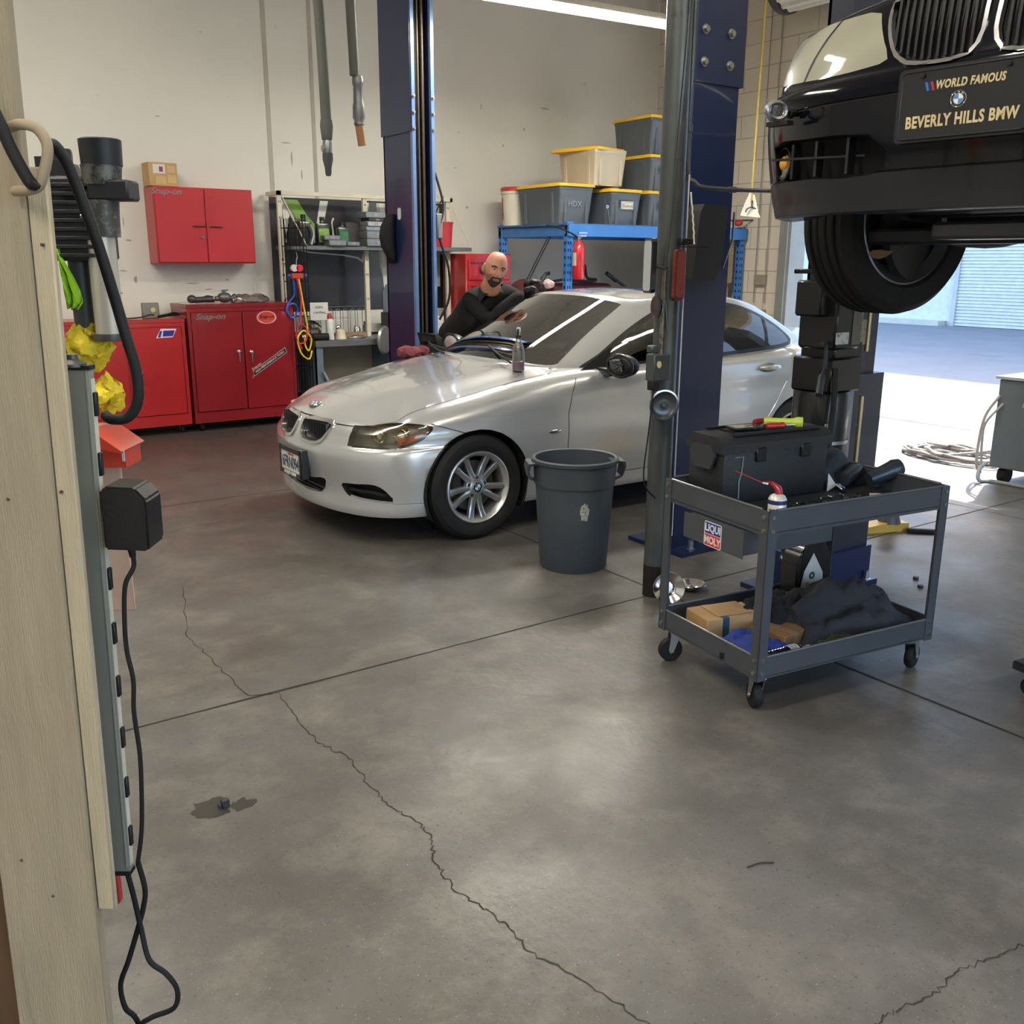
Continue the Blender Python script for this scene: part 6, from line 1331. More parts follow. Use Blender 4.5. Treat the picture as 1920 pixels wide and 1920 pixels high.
# fire extinguisher on the rack post
t=emp('fire_extinguisher','red fire extinguisher hanging on the near-left rack post','fire extinguisher',(6.36,7.95,1.42));fr_=M('extinguisher_red','b5202a',.25,coat=.8)
bm=B();lathe(bm,[(0,0),(.055,0),(.064,.02),(.064,.30),(.05,.35),(.022,.38),(.018,.40),(0,.40)],n=30);ob('cylinder',bm,fr_,t);bm=B();lathe(bm,[(.065,.14),(.065,.27)],n=14,a0=rad(170),a1=rad(300));ob('cylinder_label',bm,M('label_silver','b5a9a2',.4),t);bm=B();cyl(bm,(0,0,.39),(0,0,.44),.016);b2(bm,-.02,.09,-.012,.012,.43,.445);b2(bm,-.01,.10,-.012,.012,.46,.475);cyl(bm,(0,-.02,.42),(-.02,-.03,.42),.018);ob('valve_head',bm,chrome,t);bm=B();tube(bm,[(-.02,0,.42),(-.1,0,.46),(-.3,0,.52),(-.42,0,.53)],.008,6,5);ob('discharge_hose',bm,dark,t);bm=B();b2(bm,-.02,.03,.0,.07,.02,.06);ob('wall_bracket',bm,M('bracket_pale','a9b7c8',.4),t)
t=emp('pry_bar','grey pry bar leaning across the white wall behind the silver sedan roof','bar',(7.9,8.9,1.35));bm=B();cyl(bm,(-.35,0,.12),(.25,-.1,-.25),.018,n=8);cyl(bm,(-.35,0,.12),(-.20,0,.03),.026,n=8);ob('bar',bm,M('bar_grey','3d4044',.5,.4),t)
t=emp('pry_bar','small dark lever standing behind the sedan sunroof','lever',(7.3,8.9,1.28));bm=B();cyl(bm,(0,0,-.2),(.02,0,.05),.012,n=8);cyl(bm,(.02,0,-.02),(.03,0,.07),.02,n=8);ob('bar',bm,black,t)
bm=B();rows=[]
for i in range(16): rows.append([V((8.3+.8*j/1,9.0,.95+.055*i)) for j in (0,1)]) if 0 else None
t=emp('louvred_box','tan louvred panel on the right end of the blue rack','panel',(8.42,8.1,0))
bm=B()
for k in range(16): b2(bm,0,.40,-.008,.006,1.42+.032*k,1.445+.032*k)
b2(bm,-.01,.42,.006,.02,1.36,1.95);ob('louvres',bm,M('louvre_tan','8f7f63',.6),t)
bm=B();b2(bm,0,.45,0,.3,.882,1.34,.02);o=ob('storage_crate',bm,M('crate_rose','a0806e',.7,nz=.2),loc=(8.40,8.15,0));o['label']='faded rose crate on the lower deck at the right end of the rack';o['category']='crate'
t=emp('long_tool','long grey rod with a red knob lying across the right end of the rack top','tool',(8.75,8.05,2.0),rad(-15));bm=B();cyl(bm,(-.45,0,.06),(.45,0,.085),.010);cyl(bm,(-.4,.05,.12),(-.05,0,.04),.008);ob('rod',bm,M('rod_dark','5b5550',.5,.4),t);bm=B();ell(bm,(.06,-.01,.045),(.06,.03,.035));ob('knob',bm,redp,t)
# hanging hoses and chain
def drop(x,y,zt,zb_,r,label,kind):
    t=emp('hanging_hose',label,'hose',(x,y,zb_));gm2=M('hose_grey','4e504b',.6,nz=.1)
    bm=B()
    if kind==0:
        tube(bm,[(-.06,0,zt-zb_),(-.04,0,1.6),(-.01,0,.8),(0,0,.28)],r,12,8);ob('hose_body',bm,gm2,t)
        bm=B();lathe(bm,[(r*1.1,.34),(r*1.25,.30),(r*1.0,.22)],n=18);ob('rubber_collar',bm,gm2,t)
        bm=B();lathe(bm,[(0,.12),(.022,.12),(.028,.135),(.03,.2),(.026,.22),(0,.22)],n=18);cyl(bm,(-.035,0,.165),(-.01,0,.165),.022);ob('swivel',bm,M('swivel_alloy','8b8d8c',.35,.7),t)
        bm=B();lathe(bm,[(0,0),(.014,.0),(.02,.015),(.022,.05),(.034,.10),(.033,.14),(0,.14)],n=18);ob('nozzle_grip',bm,M('grip_grey','3f4244',.6),t)
    else:
        tube(bm,[(-.05,0,zt-zb_),(-.04,0,1.2),(-.02,0,.42)],r,12,8);lathe(bm,[(r*1.15,.95),(r*1.15,3)],o=(-.045,0,0),n=18);ob('hose_body',bm,gm2,t)
        bm=B();lathe(bm,[(0,.12),(.028,.12),(.034,.13),(.03,.15),(.04,.17),(.038,.24),(.033,.26),(.03,.36),(.036,.37),(.036,.40),(.03,.42),(0,.42)],n=20);ob('coupling',bm,M('swivel_alloy2','77797a',.4,.6),t)
        bm=B();cyl(bm,(.0,0,.12),(.018,0,0),.027,.027,n=18);ob('end_sleeve',bm,M('sleeve_orange','9a6b45',.6),t)
drop(2.72,6.0,4.9,2.13,.033,'left dark hose with a swivel nozzle hanging from the ceiling reels',0)
drop(2.95,6.0,4.9,2.33,.031,'right dark hose ending in an orange sleeve hanging from the ceiling reels',1)
t=emp('pull_cord','yellow pull cord with a white paper tag and hook hanging by the block wall','cord',(7.4,6.6,2.06))
bm=B();cyl(bm,(0,0,.1),(.03,0,2.9),.010,n=8);ob('cord',bm,M('cord_yellow','b9a04a',.6),t);bm=B();prism(bm,[(-.10,-.02),(.10,-.04),(.08,.0),(.03,.17),(-.02,.19),(-.06,.1)],mat3((.82,-.57,0),(0,0,1),(-.57,-.82,0),(0,0,0)),.003);p=ob('paper_tag',bm,paper,t);bm=B();tube(bm,[(0,-.015,.12),(0,-.015,.06),(.05,-.03,.04),(.06,-.04,.01)],.006,6,3);tube(bm,[(0,-.015,.06),(-.05,.0,.04),(-.06,.01,.01)],.006,6,3);ob('hook',bm,M('hook_dark','3f3a36',.5,.5),t)
for k,(y,lb) in enumerate(((7.86,'left beaded door chain hanging on the block wall'),(7.70,'right beaded door chain hanging beside the bay opening'))):
    t=emp('door_chain',lb,'chain',(8.96,y,0));bm=B()
    for i in range(150):
        z=1.15+i*.022;ell(bm,(0,0,z),(.008,.008,.012),5,4)
    ob('chain_beads',bm,M('chain_zinc','8d8a82',.5,.4),t)
t=emp('chain_bracket','small grey wall bracket holding the door chains','bracket',(8.96,7.78,1.40));bm=B();b2(bm,-.02,.03,-.08,.08,-.06,.06,.004);b2(bm,-.02,.03,-.10,.05,-.42,-.34,.004);ob('plate',bm,M('bracket_tan','8d8478',.6),t)
# ================= RAISED DARK CAR =================
planb=[(0,0),(.010,.20),(.045,.42),(.12,.61),(.24,.745),(.40,.82),(.75,.86),(1.15,.868),(1.6,.87),(2.4,.87),(3.1,.87),(3.53,.865),(3.95,.83),(4.22,.76),(4.38,.60),(4.45,.33),(4.47,0)]
rowsb=[
 ([.22]*17,[.235]*17),
 ([.06,.06,.06,.06,.06,.06,.05,.05,.055,.055,.055,.045,.04,.04,.04,.04,.04],[.212]*7+[.19]*10),
 ([.04,.04,.04,.04,.035,.03,.016,.025,.035,.035,.035,.02,.02,.02,.02,.02,.02],[.246]*6+[.27,.28,.28,.28,.28,.29,.30,.32,.33,.34,.34]),
 ([.03,.03,.028,.025,.02,.014,.010,.015,.02,.02,.02,.01,.01,.01,.01,.01,.01],[.32,.32,.32,.32,.32,.32,.34,.36,.36,.36,.36,.36,.38,.40,.40,.40,.40]),
 ([0,0,0,0,0,0,0,.004,.008,.008,.008,0,0,0,0,0,0],[.46,.46,.46,.46,.46,.46,.46,.45,.45,.45,.45,.46,.48,.50,.50,.50,.50]),
 ([.006,.006,.006,.006,.006,.004,.0,.0,.0,.0,.0,.0,.0,0,0,0,0],[.545,.545,.545,.545,.55,.555,.56,.58,.58,.58,.59,.60,.61,.60,.60,.60,.60]),
 ([.020,.020,.03,.035,.032,.02,.006,.004,.004,.004,.004,.004,.004,.01,.02,.02,.02],[.567,.567,.567,.567,.575,.585,.60,.64,.65,.65,.66,.67,.68,.67,.67,.67,.67]),
 ([.035,.035,.05,.055,.05,.035,.014,.012,.012,.012,.012,.012,.014,.03,.05,.05,.05],[.64,.64,.64,.64,.645,.655,.67,.70,.71,.73,.74,.75,.75,.74,.74,.74,.74]),
 ([.055,.055,.08,.09,.085,.06,.038,.026,.018,.014,.014,.014,.03,.06,.08,.08,.08],[.71,.71,.71,.71,.715,.73,.76,.80,.825,.84,.855,.86,.87,.87,.88,.88,.88]),
 ([.09,.09,.12,.14,.145,.125,.11,.10,.075,.06,.06,.065,.08,.10,.11,.11,.11],[.765,.762,.752,.75,.755,.78,.825,.885,.92,.935,.95,.97,1.0,1.02,1.03,1.04,1.045]),
]
zcb=[(0,.72),(.09,.768),(.3,.83),(.6,.885),(.9,.93),(1.3,.975),(2,.99),(3.5,1.03),(3.95,1.07),(4.3,1.07),(4.38,1.05),(4.47,1.0)]
Rb=build_shell(planb,rowsb,ucen,lambda u:smt(zcb,u),nt=4,kc=5,kr=3,ridge=None)
bodyb=mirror_shell(Rb)
CB=(2.28,1.36,1.52)
carb=emp('raised_car','dark car raised overhead on the lift, seen from below its front bumper','car',CB,rad(6))
pb=M('dark_paint','0a0b14',.09,.1,.05,3,coat=0,spec=.5)
HLb=roundpoly([(.30,.585),(.40,.575),(.53,.574),(.70,.581),(.95,.598),(1.13,.625),(1.19,.67),(1.18,.725),(1.05,.742),(.80,.738),(.57,.727),(.43,.718),(.385,.68),(.33,.62)],3)
KDb=roundpoly([(.022,.60),(.020,.66),(.024,.73),(.06,.747),(.20,.745),(.262,.735),(.275,.71),(.262,.65),(.232,.595),(.19,.570),(.10,.562),(.045,.570)],3)
INb=roundpoly([(.30,.405),(.60,.418),(.76,.425),(.83,.40),(.835,.345),(.78,.318),(.60,.312),(.30,.310)],2)
fh=lambda p,f=sdpoly(HLb):f(sx(p),p.z);fk=lambda p,f=sdpoly(KDb):f(abs(p.y),p.z);fi=lambda p,f=sdpoly(INb):f(sx(p),p.z)
ab=lambda p:hypot(p.x-.78,p.z-.316)-.345;ab2=lambda p:hypot(p.x-3.50,p.z-.316)-.345
rh=lambda c:c.x<.6 and .55<c.z<.78 and abs(c.y)>.2;rk=lambda c:c.x<.35 and .53<c.z<.79 and abs(c.y)<.36;ri=lambda c:c.x<.45 and .28<c.z<.46
cut(bodyb,fh,rh);cut(bodyb,fk,rk);cut(bodyb,lambda p:fk(p)-.010,rk);cut(bodyb,fi,ri)
for f in (ab,ab2): cut(bodyb,f,lambda c,f=f:f(c)<.15 and abs(c.y)>.55)
cut(bodyb,lambda p:fh(p)+.0,rh)
take(bodyb,lambda c,n:(ab(c)<0 or ab2(c)<0) and abs(c.y)>.55).free()
hlb=take(bodyb,lambda c,n:rh(c) and fh(c)<0);kdb=take(bodyb,lambda c,n:rk(c) and fk(c)<0);ksb=take(bodyb,lambda c,n:rk(c) and fk(c)<.010);inb=take(bodyb,lambda c,n:ri(c) and fi(c)<0)
# windows of the cabin for the raised car: a simple glazed upper shell
for zc_,w_ in ((.497,.0035),(.315,.003)):
    r=lambda c:c.x<.62 and abs(c.z-zc_)<.05
    cut(bodyb,lambda p:p.z-zc_-w_,r);cut(bodyb,lambda p:p.z-zc_+w_,r)
    g_=take(bodyb,lambda c,n:r(c) and abs(c.z-zc_)<w_)
    for v in g_.verts: v.co.x+=.004
    ob('bumper_groove',g_,M('groove_dark','020203',.7),carb,smooth=False)
lowb=take(bodyb,lambda c,n:c.x<.62 and c.z<.315);ob('front_lip',lowb,M('lip_matte','15161c',.45,coat=.2),carb,smooth=50)
# hood seam
ob('body_shell',bodyb,pb,carb,smooth=50)
fl=M('frosted_lens','8b8a7a',.45,nz=.1,coat=.6,bump=.05)
for s in (-1,1):
    q=take(hlb,lambda c,n:(c.y<0)==(s<0)) if s<0 else hlb
    dv=lambda p:(sx(p)-(.640+(.735-p.z)*.42+.10*(.735-p.z)**2))
    cut(q,lambda p:dv(p)-.010);cut(q,lambda p:dv(p)+.010)
    d_=take(q,lambda c,n:abs(dv(c))<.010);o_=take(q,lambda c,n:dv(c)>0)
    L_=ob('headlamp_lens',q,fl,carb,smooth=50);ob('lens_divider',d_,M('divider_black','0c0c0e',.5),L_,smooth=False);ob('turn_signal_lens',o_,M('signal_lens','9b9a8c',.4,coat=.6),L_,smooth=50)
crb=M('kidney_chrome','f0f0f2',.14,1)
for v in ksb.verts: v.co.x-=.006
be=[e for e in ksb.edges if len(e.link_faces)==1];r=bmesh.ops.extrude_edge_only(ksb,edges=be)
for v in [g for g in r['geom'] if isinstance(g,bmesh.types.BMVert)]: v.co.x+=.02
kf=ob('kidney_frame',ksb,crb,carb,smooth=60)
for v in kdb.verts: v.co.x+=.02
ob('grille_opening',kdb,M('grille_dark2','0e0d10',.6),kf,smooth=False)
for s in (-1,1):
    bm=B()
    for k in range(11): y=.042+.0205*k;zb=.572+max(0,y-.17)*.45;uu=.028+.5*max(0,y-.05)**2;rows=[V((uu+.06*(max(0,z-.60))**1.2*3,s*y,z)) for z in (zb,.62,.68,.738)];grid(bm,[[p+V((0,-.0035,0)),p+V((0,.0035,0)),p+V((.014,.0035,0)),p+V((.014,-.0035,0))] for p in rows],closed=True,capends=True)
    ob('grille_bars',bm,M('grille_bar2','151518',.5),kf)
fs=list(inb.faces);r=bmesh.ops.extrude_face_region(inb,geom=fs)
for v in [g for g in r['geom'] if isinstance(g,bmesh.types.BMVert)]: v.co+=V((.06,0,0))
bmesh.ops.delete(inb,geom=[f for f in fs if f.is_valid],context='FACES');ob2('bumper_intake',inb,M('intake_dark2','08080b',.7),carb,smooth=30)
bm=B()
for s in (-1,1):
    for y in (.36,.47,.56): b2(bm,.05+.3*(y-.3)**1.3,.085+.3*(y-.3)**1.3,s*y-.004,s*y+.004,.316,.41)
    box(bm,(.085,s*.44,.365),(.02,.30,.006),Matrix.Rotation(s*.3,3,'Z'))
ob2('intake_fins',bm,M('fin_black','191a20',.4,coat=.3),carb)
for s in (-1,1):
    d=V((-.85,s*.5,0)).normalized();c=V((.175,s*.635,.368));bm=B();lathe(bm,[(0,-.05),(.03,-.045),(.042,-.01),(.045,.0),(.040,.004),(.03,.002),(0,.006)],o=c,ax=d,n=28);f_=ob('fog_lamp',bm,glassy('fog_glass','cfc39a',.15,.05),carb)
    bm=B();lathe(bm,[(.04,-.003),(.046,-.003),(.046,.004),(.041,.003),(.04,-.003)],o=c,ax=d,n=28);ob('fog_bezel',bm,M('bezel_bronze','5c5442',.3,.7),f_);bm=B();ell(bm,c-d*.012,(.026,.026,.026));ob('fog_bulb',bm,M('bulb_yellow','cf9b28',.2,coat=1),f_)
# tow hook
bm=B();c=V((.045,.555,.492));a=V((-.95,.2,0)).normalized();tube(bm,[c+a*(.035+.030*cos(t)*1.2)+V((0,0,.022*sin(t))) for t in [2*pi*i/20 for i in range(20)]],.0075,8,closed=True);h_=ob('tow_hook',bm,M('hook_steel','b5b6ba',.25,.9),carb);bm=B();cyl(bm,c+V((.06,0,0)),c-a*.0,.009,n=12);cyl(bm,c+V((.03,0,0)),c+V((.012,0,0)),.016,n=8);b2(bm,.02,.05,.53,.60,.455,.466);ob('hook_shaft',bm,M('hook_black','111113',.5),h_)
# plate
PMb=mat3((0,-1,0),(0,0,1),(-1,0,0),(-.045,.012,.452))
plb=bpy.data.objects.new('dealer_plate',None);COL.objects.link(plb);plb.parent=carb
q=lambda x,y,z=0:PMb@Matrix.Translation((x,y,z))
bm=B();prism(bm,rrect(.325,.168,.012),q(0,0,-.035),.035);ob('plate_holder',bm,M('holder_black','101116',.4,coat=.3),plb)
bm=B();prism(bm,rrect(.304,.152,.012),q(0,0,0),.003);ob('plate_face',bm,M('plate_black','14151b',.35,coat=.3),plb)
bm=B();P_=rrect(.304,.152,.012);tube(bm,[q(x,y,.003)@V((0,0,0)) for x,y in P_],.0022,6,closed=True);ob('plate_rim',bm,MATS['holder_black'],plb)
goldm=M('gold_letter','cdbb8f',.4)
text('plate_words','WORLD FAMOUS',.0255,q(.014,.040,.0034),goldm,plb,bold=.0010,shear=.15,sx=.74,space=1.12)
text('plate_words','BEVERLY HILLS BMW',.037,q(.0,-.040,.0034),goldm,plb,bold=.0013,sx=.72,space=1.10)
for k,c in enumerate(('2f6fb5','22285c','b5323c')): bm=B();prism(bm,[(0,-.010),(.006,-.010),(.0,.010),(-.006,.010)],q(-.088+.0068*k,.040,.003),.0006);ob('stripe',bm,M('stripe_'+c,c,.4),plb)
roundel(plb,q(-.008,.004,.003),.019,'plate_roundel')
for x in (-.10,.10): bm=B();cyl(bm,q(x,.066,.002)@V((0,0,0)),q(x,.066,.008)@V((0,0,0)),.0065,n=6);ob('plate_screw',bm,M('screw_dark','3a3a3e',.3,.8),plb)
# underside
um=M('under_black','1b1c20',.55,nz=.25,dirt='3b3b3f',ds=6,dt=.6)
bm=B();b2(bm,.34,.95,-.50,.50,.235,.25);b2(bm,1.0,4.2,-.70,.70,.21,.235);b2(bm,.14,.34,-.45,.45,.222,.24,.004);ob('splash_tray',bm,um,carb)
bm=B();b2(bm,.62,.74,-.60,.60,.14,.19,.01);tube(bm,[(.7,-.6,.2),(.95,-.35,.16),(1.25,-.3,.2)],.03,8,4);tube(bm,[(.7,.6,.2),(.95,.35,.16),(1.25,.3,.2)],.03,8,4);tube(bm,[(.80,-.62,.24),(.80,.62,.24)],.014,8);ob('subframe',bm,M('subframe_grey','33353a',.5,.4),carb)
bm=B();b2(bm,.45,.60,-.45,.30,.150,.2,.01);ob('heat_shield',bm,M('shield_grey','5d5f65',.4,.5),carb)
for cx in (.78,3.50):
    for s in (-1,1):
        bm=B();rows=[[V((cx+.347*cos(t),s*y,.316+.347*sin(t))) for t in [rad(12+160*i/24) for i in range(25)]] for y in (.82,.55)];grid(bm,rows);ob('wheel_arch_liner',bm,MATS['liner_black'],carb)
# hanging wheels
for (x,y,s,a) in ((.86,.74,1,-14),(.80,-.80,-1,-10),(3.5,.81,1,0),(3.5,-.81,-1,0)):
    w=wheel(carb,(x,y,.225),s,rimcol='8f9194');w.rotation_euler[2]+=rad(a) if 0 else 0
    w.rotation_mode='XYZ'
    if x<1: w.matrix_local=Matrix.Translation((x,y,.225))@Matrix.Rotation(rad(a),4,'Z')@Matrix.Rotation(-pi/2 if s>0 else pi/2,4,'X')
# glasshouse of the raised car
GB=[(1.30,0,.975),(1.33,.25,.97),(1.40,.46,.965),(1.55,.62,.95),(1.80,.74,.935),(2.4,.77,.95),(3.0,.765,.965),(3.4,.735,.98),(3.70,.64,1.0),(3.86,.45,1.03),(3.93,.25,1.05),(3.95,0,1.05)]
bm=B();gtop=[V((p[0]*.55+2.6*.45,p[1]*.72,1.34)) for p in GB];cc=[V((2.6+(p.x-2.6)*.5,0,1.395)) for p in gtop]
R=refine([[V(p) for p in GB],[V(p)*.45+q_*.55+V((0,.02,.01)) for p,q_ in zip(GB,gtop)],gtop,[a*.5+b*.5+V((0,0,.02)) for a,b in zip(gtop,cc)],cc],4,1,mir=True);R=refine(R,3,0);gbm=mirror_shell(R);roof=take(gbm,lambda c,n:c.z>1.32);ob('roof',roof,pb,carb,smooth=50);ob('cabin_glass',gbm,M('cabin_dark_glass','101316',.05,coat=1),carb,smooth=50)
t=emp('dry_leaf','small brown patch stuck on the hanging wheel of the raised car','patch',(2.84,1.965,1.63),(0,0,0));bm=B();prism(bm,[(-.04,0),(-.025,.012),(0,.014),(.02,.010),(.045,.012),(.02,-.008),(0,-.016),(-.025,-.012)],mat3((.75,-.66,0),(0,0,1),(-.66,-.75,0),(0,0,0)),.003);ob('leaf',bm,M('leaf_brown','7b5c45',.7),t)
bm=B();cyl(bm,(.86,.57,.225),(.86,.545,.225),.20,n=36);ob('dust_shield',bm,um,carb)
# lift pads under the sill
for x,y in ((1.3,.45),(1.3,-.45)):
    pass
# ================= LEFT FOREGROUND =================
wd=M('weathered_wood','978b75',.75,nz=.10,ns=4,stretch=(14,14,1.2),bump=.35,bs=30,dirt='6f675a',ds=.9,dt=.62)
# view-facing board direction
f=V((sin(TH),cos(TH),0));r_=V((cos(TH),-sin(TH),0))
def LP(a,b,z): return f*a+r_*b+V((0,0,z))   # a = distance ahead, b = to the right of the view axis
LM=lambda a,b,z:mat3(r_,f,(0,0,1),LP(a,b,z))
def shear_(bm,k=.026,z0=1.2):
    for v in bm.verts: v.co.x+=k*(v.co.z-z0)
def left(n,l,c,a=1.2,b=0,z=0):
    t=emp(n,l,c);t.matrix_world=LM(a,b,z);return t   # local x = right, y = ahead
t=left('wooden_post','weathered painted wooden post filling the left edge of the picture','post')
bm=B();b2(bm,-.735,-.5985,0,.02,0,4.5,.002);shear_(bm,.022);ob('post_board',bm,wd,t)
bm=B();b2(bm,-.5975,-.5720,.002,.014,.675,1.71,.002);shear_(bm,.022);ob('narrow_board',bm,M('weathered_wood_pale','ab9f86',.75,nz=.10,ns=4,stretch=(14,14,1.2),bump=.3,bs=30,dirt='7d7264',ds=1.2,dt=.64),t)
bm=B();b2(bm,-1.1,-.738,.02,.12,0,4.5);shear_(bm,.022);ob('side_casing',bm,M('brown_casing','54402c',.8,nz=.25,ns=3,stretch=(8,8,1)),t)
for z,b in ((1.62,-.583),(1.31,-.590),(.76,-.700),(.70,-.66),(1.30,-.66)):
    bm=B();cyl(bm,(b+.022*(z-1.2),-.0015,z),(b+.022*(z-1.2),.004,z),.0022,n=8);ob('nail_head',bm,M('nail_rust','4b4036',.7),t)
al=M('strip_aluminium','8e9088',.42,.35,.05,3,stretch=(1,1,.4))
t=left('power_strip','long grey metal power strip screwed upright to the wooden post','power strip')
def SB(b): return b
bm=B();b2(bm,-.606,-.5655,.055,.070,.700,1.465,.003,2);shear_(bm,.028);ob('strip_body',bm,al,t)
bm=B();b2(bm,-.607,-.5645,.053,.072,1.462,1.468);b2(bm,-.607,-.5645,.053,.072,.696,.702);shear_(bm,.028);ob('end_cap',bm,black,t)
bm=B();b2(bm,-.6045,-.6015,.0535,.056,.71,1.46);b2(bm,-.5705,-.5685,.0535,.056,.71,1.46);shear_(bm,.028);ob('ridge',bm,M('ridge_light','a3a59d',.4,.4),t)
for z0,z1 in ((1.405,1.46),(.735,.795)): bm=B();b2(bm,-.617,-.602,.048,.075,z0,z1,.002);shear_(bm,.028);ob('mounting_clip',bm,black,t)
for k in range(9):
    z=.76+.082*k;bm=B();b2(bm,-.566,-.5610,.058,.067,z-.016,z+.016,.001);shear_(bm,.028);ob('socket',bm,black,t)
bm=B();b2(bm,-.5655,-.565,.057,.069,.71,1.45);shear_(bm,.028);ob('socket_face',bm,M('strip_side','c2bfae',.5),t)
bm=B();lathe(bm,[(0,1.466),(.018,1.466),(.018,1.470),(.008,1.476),(.008,1.482),(0,1.482)],o=(-.583,.063,0),n=22);ob('screw_knob',bm,M('knob_steel','5b5c58',.4,.6),t)
t=left('power_adapter','black block power adapter plugged into the right side of the metal strip','adapter',1.27,-.522,1.262)
bm=B();prism(bm,[(-.036,-.044),(.022,-.046),(.026,-.04),(.027,.026),(.012,.043),(-.030,.045),(-.036,.03)],XZ((0,.028,0)),.056);bmesh.ops.bevel(bm,geom=list(bm.edges),offset=.003,segments=2,affect='EDGES');ob('adapter_body',bm,M('adapter_black','0f0f10',.45,bump=.1,bs=200),t)
bm=B();b2(bm,-.040,-.03,-.015,.015,-.03,.035);ob('adapter_plug',bm,black,t)
bm=B();tube(bm,[(-.012,0,-.045),(-.010,0,-.075),(-.022,-.005,-.10),(-.030,0,-.14),(-.033,.0,-.2),(-.028,0,-.25),(-.032,0,-.30),(-.03,0,-.37),(-.034,0,-.44),(-.040,0,-.50),(-.050,0,-.55),(-.055,.01,-.562)],.0035,8,6);cyl(bm,(-.012,0,-.043),(-.010,0,-.062),.006,.0045,n=10);ob('adapter_cord',bm,dark,t)
t=left('charging_lead','black cord hanging in a loop below the metal power strip','cord',1.28,0,0)
bm=B();tube(bm,[(-.598,0,.70),(-.590,0,.64),(-.584,0,.58),(-.572,-.01,.53),(-.548,-.01,.505),(-.535,-.005,.47),(-.545,.0,.43),(-.585,0,.41),(-.606,0,.385),(-.61,0,.30),(-.60,.05,.1),(-.58,.1,.005)],.0042,8,6)
tube(bm,[(-.577,0,.70),(-.571,0,.655),(-.578,.006,.62),(-.592,.006,.575),(-.61,0,.52),(-.627,0,.475),(-.624,0,.43),(-.612,.01,.395),(-.60,.02,.3),(-.62,.08,.005)],.0042,8,6);ob('cord',bm,dark,t)
k9=lambda P:[(x*.9,y,1.603+(z-1.603)*.9) for x,y,z in P]
t=left('pipe_handle','tan painted bent metal handle on the wooden post near the top left','handle',1.17,0,0)
bm=B();tube(bm,k9([(-.66,.02,1.768),(-.632,0,1.770),(-.613,0,1.766),(-.602,0,1.752),(-.601,0,1.735),(-.610,0,1.708),(-.618,0,1.695),(-.632,0,1.69),(-.66,.02,1.69)]),.0062,10,5);ob('handle',bm,M('tan_paint','9b8c74',.6),t)
t=left('upper_hose','thick black hose end hooked through the tan handle on the post','hose',1.16,0,0)
bm=B();tube(bm,k9([(-.76,-.02,1.93),(-.70,-.01,1.85),(-.665,-.0,1.80),(-.640,-.0,1.735),(-.622,-.0,1.698),(-.615,.0,1.70)]),.0072,10,6);ob('hose_tube',bm,dark,t)
t=left('black_hose','thick black hose looping down beside the wooden post and power strip','hose',1.3,0,0)
bm=B();tube(bm,[(-.61,.03,1.75),(-.598,.02,1.745),(-.585,.02,1.722),(-.572,.02,1.68),(-.556,.02,1.62),(-.543,.02,1.56),(-.531,.02,1.50),(-.522,.02,1.455),(-.523,.02,1.415),(-.538,.02,1.39),(-.562,.02,1.386),(-.575,.03,1.39)],.0075,10,6);ob('hose_lower',bm,dark,t)
t=left('fluid_extractor','black ribbed pump with a clear cylinder, half hidden behind the wooden post','pump',1.9,0,0)
mb=M('extractor_black','232426',.5,nz=.15,bump=.2,bs=60)
bm=B();b2(bm,-.93,-.80,-.02,.10,1.60,1.755,.006);prism(bm,[(-.90,1.75),(-.83,1.752),(-.845,1.78),(-.88,1.79),(-.90,1.79)],mat3((1,0,0),(0,0,1),(0,-1,0),(0,.05,0)),.06);ob('motor_housing',bm,mb,t)
for k in range(9): bm=B();b2(bm,-.925,-.797,-.028,-.018,1.607+.016*k,1.614+.016*k,.001);ob('cooling_rib',bm,mb,t)
bm=B();lathe(bm,[(0,1.60),(.018,1.60),(.02,1.80),(.018,1.806),(0,1.806)],o=(-.862,.02,0),n=24);ob('small_cylinder',bm,mb,t)
bm=B();lathe(bm,[(0,1.774),(.037,1.774),(.0385,1.820),(.036,1.822),(0,1.822)],o=(-.778,0,0),n=36);ob('black_cap',bm,M('cap_black','1d2024',.5),t)
bm=B();lathe(bm,[(0,1.74),(.034,1.74),(.036,1.765),(.0375,1.775),(0,1.775)],o=(-.780,0,0),n=36);ob('grey_collar',bm,M('collar_grey','6c6b64',.45,.5,dirt='35342f',ds=30,dt=.5),t)
bm=B();b2(bm,-.80,-.722,-.03,.03,1.711,1.748,.004);b2(bm,-.86,-.79,-.02,.02,1.70,1.735,.004);ob('bracket_block',bm,M('block_dark','26272a',.5),t)
bm=B();lathe(bm,[(0,1.645),(.030,1.645),(.031,1.68),(.033,1.712),(0,1.712)],o=(-.787,0,0),n=36);ob('speckled_collar',bm,M('collar_speckled','4c4a45',.5,.3,dirt='7e7c76',ds=60,dt=.5),t)
bm=B();lathe(bm,[(0,1.462),(.0265,1.462),(.0265,1.645),(0,1.645)],o=(-.795,0,0),n=36);ob('clear_cylinder',bm,M('cylinder_cream','b9b3a4',.3,.15,.06,3,coat=.5),t)
bm=B();lathe(bm,[(0,1.448),(.030,1.448),(.031,1.452),(.031,1.462),(0,1.465)],o=(-.797,0,0),n=36);ob('end_ring',bm,M('ring_grey','5f5d58',.4,.5),t)
bm=B();lathe(bm,[(0,1.47),(.021,1.47),(.021,1.61),(0,1.61)],o=(-.850,.02,0),n=24);ob('dark_tube',bm,M('tube_dark','46484a',.5,.2),t)
bm=B();cyl(bm,(-.80,-.03,1.682),(-.815,-.03,1.682),.004);ell(bm,(-.797,-.03,1.682),(.007,.006,.007));ob('thumb_screw',bm,chrome,t)
